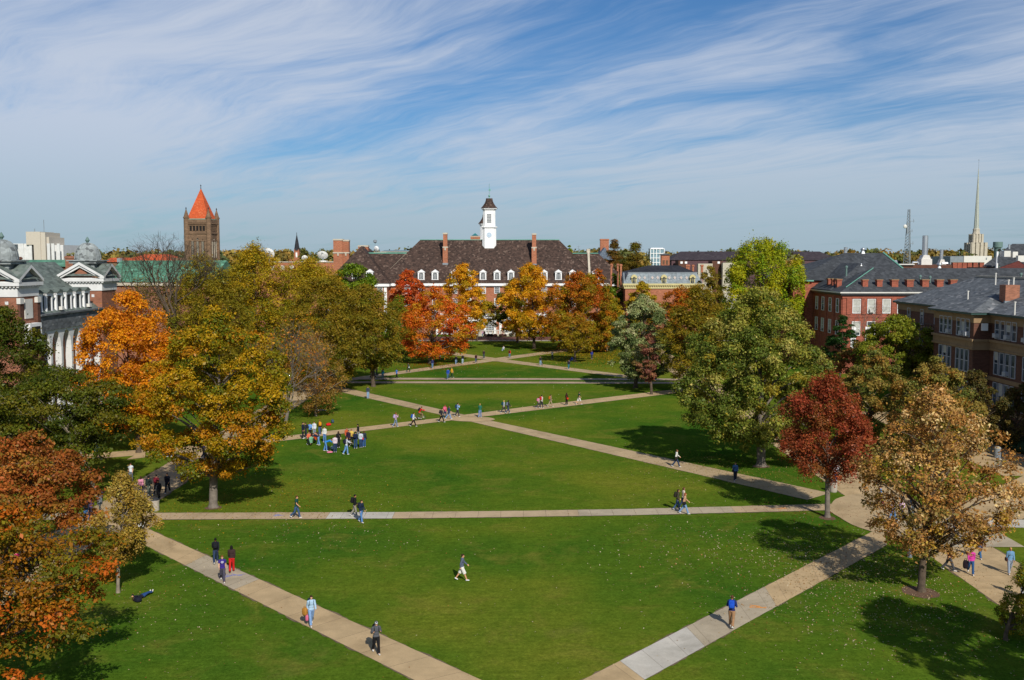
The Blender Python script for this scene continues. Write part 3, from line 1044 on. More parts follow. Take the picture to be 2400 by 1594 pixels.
bare_tree('leafless_tree', 'grey leafless tree leaning right behind the golden oak', (668, 1005), (585, 765, 732, 985), 18, trunk=.24, levels=7, spread=.40, lean=.25, leafpal=P_TWIG, nl=900, leaf=.3, group=GW)
tree('hornbeam_tree', 'small russet brown tree with thin leaves right of the leafless tree', (735, 985), (672, 806, 756, 985), 'oval', pal(('#8f6c34', 5, 0), ('#7f6630', 4, 0), ('#9a7238', 3, .2), ('#8a5a28', 2, -.3), bf=.7), 3600, .30, 19, D=136, trunk=.14, nc=110, cs=.18, group=GW, zs=1.1, twigs=3, bark='bark_l')
# the long olive row on the left
K = dict(nc=300, cs=.165, zs=.9, aspect=.42, group=GW, dens_in=.05, twigs=1, upb=.8)
tree('locust_tree', 'olive feathery tree below the stone tower', (470, 900), (368, 590, 590, 900), 'round', P_OLIVE, 20000, .46, 20, D=172, trunk=.3, **K)
tree('locust_tree', 'tall yellow olive tree just right of the stone tower', (600, 885), (486, 712, 568, 885), 'round', P_OLIVEY, 24000, .48, 21, D=184, trunk=.3, **K)
tree('locust_tree', 'yellowish feathery tree below the white dishes', (705, 880), (596, 838, 602, 885), 'wide', P_OLIVEY, 23000, .5, 22, D=192, trunk=.3, **K)
tree('locust_tree', 'brown olive feathery tree above the leafless grey tree', (770, 925), (660, 862, 640, 898), 'wide', P_OLIVEB, 23000, .42, 23, D=160, trunk=.3, **K)
tree('locust_tree', 'large brown olive tree overhanging the walkers at left centre', (872, 900), (762, 954, 668, 866), 'wide', P_OLIVEB, 23000, .44, 24, D=168, trunk=.32, **K)
tree('locust_tree', 'green leafy tree between the brown olive tree and the red maple', (940, 830), (884, 985, 690, 826), 'oval', P_GREEN, 9000, .5, 25, D=226, trunk=.25, **{**K, 'group': GF})
tree('locust_tree', 'dull olive tree filling the gap behind the orange maple', (400, 930), (385, 552, 640, 930), 'round', P_OLIVE, 11000, .44, 26, D=152, trunk=.28, **K)
tree('elm_tree', 'bright green tree standing against the brown tiled roof', (830, 812), (752, 902, 618, 770), 'wide', P_GREEN, 10000, .6, 27, D=246, trunk=.3, nc=120, cs=.17, group=GF, zs=.6)
tree('shrub_tree', 'low reddish twiggy tree by the flat brick block', (700, 790), (668, 768, 614, 680), 'round', pal(('#7a4a34', 4, 0), ('#8f5a3a', 2, .3)), 3500, .45, 28, D=256, trunk=.2, nc=90, cs=.14, group=GF)
bare_tree('leafless_tree', 'twiggy grey brown tree below the long patina green roof', (340, 930), (262, 425, 632, 800), 30, D=158, trunk=.2, levels=7, spread=.5, leafpal=pal(('#6a5a34', 4, 0), ('#7a6838', 3, 0)), nl=2600, leaf=.3, group=GW)
bare_tree('leafless_tree', 'tall black leafless tree in front of the stone tower', (395, 900), (266, 520, 540, 735), 29, D=150, trunk=.42, levels=7, spread=.42, bark='bark', group=GW)
# before the big hall
tree('maple_tree', 'crimson topped maple right of the green tree', (960, 815), (908, 1010, 632, 770), 'round', P_RED, 8500, .5, 31, D=236, trunk=.22, nc=130, cs=.15, group=GF, zs=.9)
tree('maple_tree', 'orange red maple with a forked trunk on the far lawn', (1005, 853), (924, 1116, 668, 842), 'round', P_REDOR, 10500, .46, 32, D=205.5, trunk=.30, nc=140, cs=.145, group=GF, zs=.75, dens_in=.3, bark='bark_g')
tree('maple_tree', 'golden maple left of the clock tower doorway', (1080, 820), (1026, 1146, 614, 796), 'round', P_GOLDOR, 9500, .5, 33, D=238, trunk=.28, nc=130, cs=.16, group=GF, zs=.8)
tree('maple_tree', 'small yellow green tree beside the tall doorway', (1118, 805), (1098, 1176, 705, 768), 'wide', pal(('#a3871a', 4, .2), ('#86781c', 3, 0), ('#6d6a1e', 2, -.5)), 2600, .5, 34, D=262, trunk=.15, nc=50, cs=.22, group=GF, zs=.7)
tree('elm_tree', 'narrow dark olive tree right of the tall doorway', (1213, 800), (1160, 1240, 648, 790), 'oval', pal(('#6d6420', 4, .3), ('#57571e', 4, -.2), ('#4a501e', 3, -.5)), 7000, .52, 35, D=258, trunk=.3, nc=100, cs=.18, group=GF)
tree('maple_tree', 'bright gold maple below the right chimney of the hall', (1252, 818), (1168, 1326, 618, 796), 'round', P_GOLDOR, 15000, .5, 36, D=240, trunk=.34, nc=170, cs=.145, group=GF, zs=.9)
tree('maple_tree', 'bronze and olive maple with bare litter beneath it', (1343, 826), (1270, 1452, 634, 816), 'wide', P_BRONZE, 17000, .48, 37, D=231, trunk=.34, nc=180, cs=.14, group=GF, zs=.8)
tree('maple_tree', 'thin olive maple standing just before the bronze maple', (1349, 850), (1284, 1400, 735, 826), 'wide', pal(('#85701c', 4, .2), ('#7a6a1c', 4, 0), ('#94691c', 3, .4)), 4600, .42, 38, D=209, trunk=.22, nc=70, cs=.2, group=GF, zs=.6)
tree('elm_tree', 'green elm left of the mansard roofed house', (1440, 810), (1408, 1476, 640, 760), 'oval', P_GREEN, 5000, .55, 39, D=262, trunk=.24, nc=80, cs=.19, group=GE)
tree('elm_tree', 'bronze topped tree below the brown cypresses', (1400, 812), (1352, 1448, 632, 780), 'round', P_BRONZE, 7000, .55, 40, D=258, trunk=.24, nc=100, cs=.17, group=GE)
tree('young_tree', 'slim yellow olive tree with a pale trunk past the bronze maple', (1424, 822), (1394, 1472, 690, 805), 'oval', P_OLIVEY, 4200, .48, 41, D=234, trunk=.13, nc=70, cs=.2, bark='bark_l', group=GE)
tree('elm_tree', 'olive gold tree in front of the mansard roofed house', (1500, 800), (1462, 1545, 658, 790), 'round', P_OLIVEY, 5500, .5, 42, D=250, trunk=.2, nc=90, cs=.17, group=GE)
tree('elm_tree', 'reddish brown tree low before the mansard wall', (1590, 800), (1530, 1672, 672, 800), 'wide', P_BRONZE, 7500, .52, 43, D=240, trunk=.25, nc=110, cs=.17, group=GE)
tree('elm_tree', 'thin tan tree between the mansard house and the ginkgo', (1658, 815), (1612, 1712, 622, 800), 'oval', pal(('#7d6a30', 4, .2), ('#6a6028', 3, 0)), 6000, .45, 44, D=236, trunk=.24, nc=120, cs=.14, group=GE, twigs=2)
# right of the lawn
tree('oak_tree', 'sage green oak with whitish leaf undersides beyond the walks', (1492, 905), (1424, 1588, 688, 892), 'round', P_SAGE, 15000, .42, 45, D=166, trunk=.32, nc=200, cs=.125, group=GE, zs=.8)
tree('sumac_tree', 'slender pink red tree at the edge of the sage oak', (1530, 925), (1488, 1548, 776, 896), 'oval', P_PINK, 2600, .34, 46, D=158, trunk=.20, nc=55, cs=.24, group=GE, zs=.6)
tree('locust_tree', 'wide brown olive tree between sage oak and tall olive green oak', (1620, 920), (1548, 1726, 664, 912), 'round', P_OLIVEB, 18000, .42, 47, D=157, trunk=.32, **{**K, 'group': GE})
tree('ginkgo_tree', 'bright yellow green ginkgo rising above the right tree line', (1790, 850), (1688, 1892, 562, 712), 'wide', P_GINKGO, 17000, .52, 48, D=206, trunk=.35, nc=190, cs=.14, group=GE, zs=1.35, zb_m=7.0)
tree('oak_tree', 'tall broad olive green oak dominating the right side', (1784, 1092), (1598, 1958, 668, 1050), 'dome', P_OAKGREEN, 42000, .33, 49, trunk=.42, nc=340, cs=.115, group=GE, zs=.85, bark='bark_g')
tree('pear_tree', 'dark wine red tree with a grey trunk at the right corner', (1939, 1212), (1826, 2048, 874, 1128), 'oval', P_WINE, 19000, .23, 50, trunk=.20, nc=190, cs=.16, group=GE, zs=1.25, bark='bark_g', dens_in=.3)
tree('oak_tree', 'tan brown oak with mulch ring in the right foreground', (2159, 1386), (2000, 2376, 902, 1300), 'oval', P_TANOAK, 11500, .26, 51, trunk=.22, nc=260, cs=.125, group=GE, zs=.9, twigs=6, bark='bark', dens_in=.2, limbs=60)
tree('evergreen_tree', 'yellowish pointed young tree cut by the right edge', (2392, 1530), (2338, 2455, 1312, 1512), 'cone', pal(('#8a7a24', 4, .3), ('#5f6a26', 5, -.2)), 3600, .2, 52, D=55, trunk=.10, nc=80, cs=.22, group=GE, zs=1.0, aspect=.4)
tree('crab_tree', 'rounded dark olive tree in front of the near brick building', (2105, 930), (2008, 2205, 735, 890), 'wide', pal(('#70762c', 5, .4), ('#5c6826', 4, -.3), ('#7c7c30', 2, .5)), 13000, .38, 53, D=142, trunk=.2, nc=120, cs=.16, group=GE, zs=.7)
tree('oak_tree', 'thin yellow brown oak behind the wine red tree', (2040, 1080), (1955, 2140, 808, 1070), 'oval', P_TANGRN, 12500, .30, 54, D=112, trunk=.2, nc=150, cs=.14, group=GE, twigs=3, dens_in=.25)
tree('oak_tree', 'yellow brown oak behind the tan oak', (2190, 1080), (2085, 2296, 836, 1070), 'round', P_TANGRN, 16000, .30, 55, D=104, trunk=.2, nc=160, cs=.14, group=GE, twigs=3, dens_in=.25)
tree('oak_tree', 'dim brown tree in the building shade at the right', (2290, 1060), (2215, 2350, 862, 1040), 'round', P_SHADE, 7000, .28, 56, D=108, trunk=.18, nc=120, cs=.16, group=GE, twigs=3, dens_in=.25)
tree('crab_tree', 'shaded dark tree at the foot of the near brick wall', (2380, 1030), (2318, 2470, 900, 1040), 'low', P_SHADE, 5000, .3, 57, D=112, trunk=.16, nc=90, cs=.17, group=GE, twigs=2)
bare_tree('leafless_tree', 'small leafless tree before the red brick windows', (2035, 860), (1978, 2085, 688, 790), 58, D=166, trunk=.12, levels=6, spread=.45, group=GE)
tree('pine_tree', 'dark green pine beside the red brick building', (1975, 900), (1932, 2018, 732, 850), 'cone', P_SPRUCE, 5200, .42, 59, D=168, trunk=.16, nc=90, cs=.2, group=GE, zs=.5, aspect=.35)
tree('crab_tree', 'low russet shrub tree below the dark pine', (2010, 910), (1958, 2060, 800, 880), 'low', pal(('#7a4a34', 4, 0), ('#6a5a34', 3, 0)), 2600, .34, 60, D=150, trunk=.1, nc=70, cs=.18, group=GE)
tree('shade_tree', 'full tree just off the right edge shading the near lawn', (2980, 1900), (2700, 3290, 870, 1520), 'round', P_OAKGREEN, 9000, .36, 61, D=39, trunk=.25, nc=150, cs=.15, group=GE, dens_in=.2)
# behind the hall
CYP = dict(zs=.55, aspect=.4, group='brown cypresses behind the mansard house', bark='bark')
tree('cypress_tree', 'narrow brown cypress, the taller left one of the pair', (1440, 790), (1404, 1476, 560, 665), 'cone', P_CYP, 4200, .62, 62, D=300, trunk=.25, nc=70, cs=.24, zb_m=13, **CYP)
tree('cypress_tree', 'fuller brown green cypress right of the narrow one', (1488, 790), (1446, 1532, 564, 665), 'cone', pal(('#6a5a24', 5, .2), ('#5a5a26', 4, 0), ('#5c4824', 3, 0)), 5600, .62, 63, D=304, trunk=.25, nc=80, cs=.24, zb_m=12, **CYP)
tree('poplar_tree', 'small green tree top peeping over the right roof slope', (1337, 700), (1322, 1348, 573, 640), 'oval', P_GREEN, 1800, .8, 64, D=380, trunk=.3, nc=40, cs=.3, zb_m=14, group='distant trees on the skyline')
tree('poplar_tree', 'lone grey green tree top right of the church spire', (714, 700), (700, 727, 578, 640), 'round', pal(('#5d6040', 4, 0), ('#6d6a48', 2, 0)), 1500, .9, 65, D=420, trunk=.3, nc=40, cs=.3, zb_m=14, group='distant trees on the skyline')


def far_wood():
    """the wooded town on the horizon: one mass of crowns"""
    rs = np.random.RandomState(77)
    P, Nn, cc, Ls = [], [], [], []
    pl = [np.array(hx(c)[:3]) for c in ('#7d6a34', '#5f6434', '#8a7838', '#6a6a40', '#9a7a3a', '#566038')]
    for _ in range(1000):
        Y = rs.uniform(430, 900)
        X = rs.uniform(-0.55, 0.55) * Y
        pxx = CX + X * F / Y
        if any(q0 < pxx < q1 for q0, q1 in ((-80, 150), (680, 716), (1512, 1566), (1566, 1690), (1890, 1975))) and Y < 720:
            continue
        h = rs.uniform(22, 27.0) * (1 + 0.10 * (Y > 650)) + rs.normal(0, .6)
        r = rs.uniform(4, 8)
        k = 150
        d = rs.normal(size=(k, 3))
        d /= np.linalg.norm(d, axis=1, keepdims=True)
        c = pl[rs.randint(len(pl))]
        P.append(np.array([X, Y, h - r * .9]) + d * r * rs.uniform(.6, 1.05, (k, 1)) * np.array([1, 1, .9]))
        Nn.append(d + rs.normal(size=(k, 3)) * .4)
        cc.append(c * GAIN * rs.uniform(.75, 1.2, (k, 1)))
        Ls.append(rs.uniform(1.3, 2.6, k))
        k2 = 40
        P.append(np.array([X, Y, 0]) + np.stack([rs.normal(0, r * .6, k2), rs.normal(0, r * .5, k2), rs.uniform(1, h - r, k2)], 1))
        Nn.append(rs.normal(size=(k2, 3)))
        cc.append(np.tile(c * .7, (k2, 1)))
        Ls.append(rs.uniform(2, 4, k2))
    me = leaf_mesh('far_woods', np.concatenate(P), np.concatenate(Nn), np.concatenate(Ls), .8, np.concatenate(cc), rs)
    tag(put('far_woods', me), 'hazy band of olive and brown tree crowns along the horizon', 'woods', kind='stuff')


far_wood()


def fallen():
    rs = np.random.RandomState(9)
    P, cc, Ls = [], [], []

    def sc_(n, cx, cy, sx, sy, cols, l, uni=False):
        x = rs.uniform(cx - sx, cx + sx, n) if uni else rs.normal(cx, sx, n)
        y = rs.uniform(cy - sy, cy + sy, n) if uni else rs.normal(cy, sy, n)
        P.append(np.stack([x, y, np.full(n, 0.05)], 1))
        c = np.array([hx(q)[:3] for q in cols]) * .8
        cc.append(c[rs.randint(len(c), size=n)] * rs.uniform(.7, 1.1, (n, 1)))
        Ls.append(rs.uniform(.6, 1.3, n) * l)
    tanc = ('#c9b48a', '#d8c8a4', '#b09a6a', '#a8793a')
    sc_(1300, 0, 90, 29, 42, tanc, .085, True)
    sc_(1500, 0, 190, 30, 60, tanc, .14, True)
    sc_(2200, 22, 64, 5, 7, tanc, .10)
    sc_(1600, 24, 69, 4, 4, tanc, .11)
    sc_(700, 16, 74, 6, 5, tanc, .13)
    sc_(900, 25, 56, 5, 6, tanc, .10)
    sc_(700, 22, 98, 7, 7, ('#b8a878', '#8a7a3a', '#a8923a'), .13)
    sc_(700, -24, 61, 4, 5, tanc, .09)
    sc_(500, -14, 78, 7, 5, tanc, .11)
    sc_(9000, 18.5, 226, 6.5, 13, ('#a8861c', '#b8941f', '#8f741c', '#7a6a20'), .27)
    sc_(1500, -16, 203, 5, 6, ('#a8561c', '#8f5a1c'), .22)
    sc_(1500, 25, 103, 6, 6, ('#a8923a', '#8a7a3a', '#b8a060'), .12)
    sc_(1400, -25, 87, 5, 5, ('#b8901c', '#a87c1c', '#8a742a'), .11)
    sc_(900, 26, 83, 3.5, 3.5, ('#8a3a2a', '#7a4a30', '#a85a3a'), .09)
    sc_(900, -20, 90, 6, 6, ('#a08a2a', '#8a742a'), .14)
    P = np.concatenate(P)
    n = len(P)
    Nn = np.array([0, 0, 1.0]) + rs.normal(size=(n, 3)) * .35
    me = leaf_mesh('fallen_leaves', P, Nn, np.concatenate(Ls), .7, np.concatenate(cc), rs)
    tag(put('fallen_leaves', me), 'pale and yellow fallen leaves strewn over the lawn', 'leaves', kind='stuff')


fallen()


# ------------------------------------------------------------------ buildings
def win_mesh(name, w, h, cols, rows, frame='white', fw=0.14, d=0.12, bar=0.05):
    """window frame standing on z=0, facing -Y, its back on y=0"""
    m = MB()
    m.box(-w / 2 - fw, w / 2 + fw, -d, 0, -fw, 0)
    m.box(-w / 2 - fw, w / 2 + fw, -d, 0, h, h + fw)
    m.box(-w / 2 - fw, -w / 2, -d, 0, 0, h)
    m.box(w / 2, w / 2 + fw, -d, 0, 0, h)
    for i in range(1, cols):
        x = -w / 2 + w * i / cols
        m.box(x - bar / 2, x + bar / 2, -d * .7, 0, 0, h)
    for i in range(1, rows):
        z = h * i / rows
        bb = bar * (1.5 if rows == 2 else 1)
        m.box(-w / 2, w / 2, -d * .68, -0.002, z - bb / 2, z + bb / 2)
    return m.mesh(name, M[frame])


def pane_mesh(w, h, mat='glass', y=-0.03):
    m = MB()
    m.box(-w / 2 + .001, w / 2 - .001, y, y + .02, 0.001, h - .001)
    return m.mesh('pane', M[mat])


wrnd = random.Random(12)
BL_ = {}


def add_window(parent, fm, pm, loc, rz=0.0, name='window'):
    f = part_at(name, fm, parent, loc, rz)
    if wrnd.random() < 0.35:
        k = (pm.name, wrnd.choice((0.35, 0.55, 0.8)))
        if k not in BL_:
            vs = [v.co for v in pm.vertices]
            x0, x1, y0, z1 = min(v.x for v in vs), max(v.x for v in vs), min(v.y for v in vs), max(v.z for v in vs)
            m = MB()
            m.box(x0 + .01, x1 - .01, y0 - .012, y0 - .001, z1 * (1 - k[1]), z1 - .01)
            BL_[k] = m.mesh('blind', M['blind'])
        put('blind', BL_[k], f)
    put('pane', pm, f)
    return f


def bell(r0, r1, h, n=8):
    return [(r0 - (r0 - r1) * (1 - (1 - i / n) ** 2.2), h * i / n) for i in range(n + 1)]


# ---------------- the big brown roofed hall at the end of the quad
U = thing('brick_hall', 'long orange brick hall with huge brown tile roof and white clock cupola', 'building', (ax(1147, 285), 285, 0))
YF = 285.0
ZE = az(661, YF)
ZR, ZL = 27.2, az(594, 291)
SLP = 1.20
YR = YF - .8 + (ZR - ZE) / SLP
YL = YF - .8 + (ZL - ZE) / SLP
xlr, xrr = ax(985, YR, 562), ax(1310, YR, 562)
xle, xre = xlr - (ZR - ZE) / 1.02, xrr + (ZR - ZE) / 1.02
xw0, xw1 = ax(838, YL, 594), ax(1402, YL, 594)
hl = (ZR - ZL) / (ZR - ZE)
w = MB()
w.box(xw0 - 6, xw1 + 6, YF, YF + 26, 0, ZE - 1.1)
# west wing standing forward
XW0, XW1, YW = ax(767, 279), ax(907, 279), 279.0
w.box(XW0, XW1, YW, YF + 25, 0, ZE - 1.101)
obj('wall', w, M['brick_u'], U)
cn = MB()
cn.box(xw0 - 6.6, xw1 + 6.6, YF - .7, YF + 26.6, ZE - 1.1, ZE - .35)
cn.box(xw0 - 6.3, xw1 + 6.3, YF - .35, YF + 26.3, ZE - 1.3, ZE - 1.1)
cn.box(XW0 - .6, XW1 + .6, YW - .6, YF + 25, ZE - 1.102, ZE - .36)
cn.box(XW0 - .3, XW1 + .3, YW - .3, YF + 25, ZE - 1.3, ZE - 1.102)
for xq in (XW0 + .1, XW1 - .9):
    cn.box(xq, xq + .8, YW - .12, YW, 0, ZE - 1.3)
cn.box(xle + .2, xre - .2, YF - .14, YF, ZE - 11.2, ZE - 10.8)
obj('cornice', cn, M['white'], U)
rf = MB()
YB = 2 * YR - YF + .8
e = YF - .8
rf.poly([(xle, e, ZE - .3), (xre, e, ZE - .3), (xrr, YR, ZR), (xlr, YR, ZR)])
rf.poly([(xre, YB, ZE - .3), (xle, YB, ZE - .3), (xlr, YR, ZR), (xrr, YR, ZR)])
rf.poly([(xle, YB, ZE - .3), (xle, e, ZE - .3), (xlr, YR, ZR)])
rf.poly([(xre, e, ZE - .3), (xre, YB, ZE - .3), (xrr, YR, ZR)])
for sgn, xo, xe_, xr_ in ((-1, xw0 - 1, xle, xlr), (1, xw1, xre, xrr)):
    xh = xe_ + (xr_ - xe_) * (ZL - ZE) / (ZR - ZE)
    q = [(xo, e, ZE - .3), (xe_, e, ZE - .3), (xh, YL, ZL), (xo, YL, ZL)]
    rf.poly(q if sgn < 0 else q[::-1])
    rf.poly([(xo, YL, ZL), (xh, YL, ZL), (xh, YB - 4, ZL), (xo, YB - 4, ZL)])
    if sgn > 0:
        rf.poly([(xo, YB, ZE - .3), (xo, YL, ZL), (xo, e, ZE - .3)])
        rf.poly([(xo + .01, e, ZE - .3), (xo + 8.2, e, ZE - .3), (xo + .01, YL, ZL)])
        rf.poly([(xo + 8.2, e, ZE - .3), (xo + 8.2, YB, ZE - .3), (xo + .01, YB - 4, ZL), (xo + .01, YL, ZL)])
xm = (XW0 + XW1) / 2
ZW = az(577, YW + 8.5)
ew = YW - .7
hwx = (XW1 - XW0) / 2 + .7
yp = ew + hwx
rf.poly([(xm - hwx, ew, ZE - .3), (xm + hwx, ew, ZE - .3), (xm, yp, ZW)])
rf.poly([(xm - hwx, ew, ZE - .3), (xm, yp, ZW), (xm, YF + 16, ZW), (xm - hwx, YF + 25, ZE - .3)])
rf.poly([(xm + hwx, ew, ZE - .3), (xm + hwx, YF + 25, ZE - .3), (xm, YF + 16, ZW), (xm, yp, ZW)])
rfo = obj('roof', rf, M['roof_u'], U)
# ridge caps and the pale standing strip
rc_ = MB()
rc_.box(xlr - .1, xrr + .1, YR - .16, YR + .16, ZR - .05, ZR + .14)
rc_.box(xw0 + 2, ax(953, YL, 594), YL - .2, YL + .25, ZL - .05, ZL + .28)
rc_.box(ax(1342, YL, 598), xw1, YL - .2, YL + .25, ZL - .05, ZL + .16)
obj('ridge', rc_, M['copper'], U)
xs = ax(1380.5, 288)
st = MB()
st.add([(xs - .3, e - .1, ZE - .2), (xs + .3, e - .1, ZE - .2), (xs + .3, YL, ZL + .9), (xs - .3, YL, ZL + .9),
        (xs - .3, e - .1, ZE - 1), (xs + .3, e - .1, ZE - 1), (xs + .3, YL, ZL - .4), (xs - .3, YL, ZL - .4)],
       [(0, 1, 2, 3), (7, 6, 5, 4), (0, 4, 5, 1), (1, 5, 6, 2), (3, 2, 6, 7), (0, 3, 7, 4)])
st.box(xs - .5, xs + .5, YL - .2, YL + 1.2, ZL - .2, ZL + 1.3)
obj('parapet', st, M['stone'], U)


def chimney(px0, px1, ytop, ybot, D, parent, mat='brick_u', band=None, cap='stone', deep=None, ytaper=None, name='chimney'):
    x0, x1 = ax(px0, D), ax(px1, D)
    zt, zb_ = az(ytop, D), az(ybot, D)
    dw = deep or (x1 - x0)
    ch = MB()
    ch.box(x0, x1, D, D + dw, zb_ - 2.5, zt - .45)
    if ytaper:
        ch.box(x0 - .12, x1 + .12, D - .12, D + dw + .12, zb_ - 2.5, az(ytaper, D))
    c = obj(name, ch, M[mat], parent)
    cp = MB()
    cp.box(x0 - .12, x1 + .12, D - .12, D + dw + .12, zt - .45, zt - .12)
    cp.box(x0 - .02, x1 + .02, D - .02, D + dw + .02, zt - .12, zt)
    obj('cap', cp, M[cap], c)
    if band:
        zz = az(band, D)
        bd_ = MB()
        bd_.box(x0 - .17, x1 + .17, D - .17, D + dw + .17, zz, zz + .38)
        xc = (x0 + x1) / 2
        bd_.box(xc - .22, xc + .22, D - .2, D - .1, zz - .7, zz)
        obj('stone_band', bd_, M[cap], c)
        fl = MB()
        fl.box(x0 - .2, x1 + .2, D - .2, D + .2, zb_ - .2, zb_ + .45)
        obj('flashing', fl, M['greysteel'], c)
    return c


chimney(1039, 1048.5, 545.5, 620, 288.6, U, band=581, ytaper=581, deep=1.6)
chimney(1247, 1256.5, 547, 622, 288.6, U, band=582, ytaper=582, deep=1.6)
chimney(782, 804, 560, 660, 297, U, band=594, deep=2.6)
chimney(804.6, 818, 562, 660, 297.5, U, band=594, deep=2.4)
chimney(840, 863, 575, 590, 293, U, deep=2.2)
chimney(1368, 1379, 592, 600, 292, U, mat='greymet' if 'greymet' in M else 'brick_d', cap='darkmetal', deep=1.5)

# dormers: one mesh each for casing and pane
dm = MB()
dm.box(-.92, .92, 0, 3.2, 0, 2.15)
dm.prism([(-1.15, 2.13), (1.15, 2.13), (0, 2.95)], 'y', -.22, 3.9)
dm.box(-1.0, 1.0, -.10, -.001, 0, .16)
for s_ in (-1, 1):
    dm.box(s_ * .78 - .16, s_ * .78 + .16, -.10, 0, .16, 2.12)
dm.prism([(-.62, 1.55), (-.62, 2.12), (.62, 2.12), (.62, 1.55), (.55, 1.78), (.38, 1.95), (0, 2.03), (-.38, 1.95), (-.55, 1.78)], 'y', -.08, -.001)
for x in (-.2, .2):
    dm.box(x - .025, x + .025, -.05, -.001, .16, 1.96)
for z in (.5, .85, 1.2, 1.55):
    dm.box(-.62, .62, -.049, -.002, z - .025, z + .025)
dorm = dm.mesh('dormer', M['white'])
pm = MB()
pm.box(-.61, .61, -.02, -.003, .17, 1.99)
dpan = pm.mesh('pane', M['glass'])
DORM = [954, 987, 1019.5, 1065, 1098, 1132, 1165, 1197.5, 1229.5, 1275.5, 1309, 1342]
for pxx in DORM + [1396]:
    d_ = part_at('dormer', dorm, U, (ax(pxx, 284.9), 284.95, az(656, 284.9)))
    put('pane', dpan, d_)
for pxx in (832, 866):
    d_ = part_at('dormer', dorm, U, (ax(pxx, 279.4), 279.45, az(656, 279.4)))
    put('pane', dpan, d_)
wf, wp = win_mesh('window', 1.35, 1.95, 4, 4), pane_mesh(1.35, 1.95)
for pxx in DORM:
    for yb in (687, 716.5, 745):
        add_window(U, wf, wp, (ax(pxx, YF), YF, az(yb, YF)))
for pxx in (785, 812, 838, 864, 890):
    for yb in (687, 717):
        add_window(U, wf, wp, (ax(pxx, YW), YW, az(yb, YW)))
# ground floor: tall french window between pilasters, plus arched bays
fw_, fp_ = win_mesh('window', 2.6, 4.2, 6, 7, bar=.07, fw=.5), pane_mesh(2.6, 4.2)
for pxx in (1048, 1098, 1148, 1198, 1248):
    add_window(U, fw_, fp_, (ax(pxx, YF), YF, .6))
pl_ = MB()
for pxx in (1024, 1073, 1123, 1136, 1160, 1173, 1223, 1273):
    x = ax(pxx, YF)
    pl_.box(x - .32, x + .32, YF - .55, YF - .001, 0, 5.4)
pl_.box(ax(1020, YF), ax(1277, YF), YF - .7, YF - .002, 5.4, 6.1)
obj('pilasters', pl_, M['white'], U)

# white clock cupola
CXU, CYU = ax(1147, YR), YR


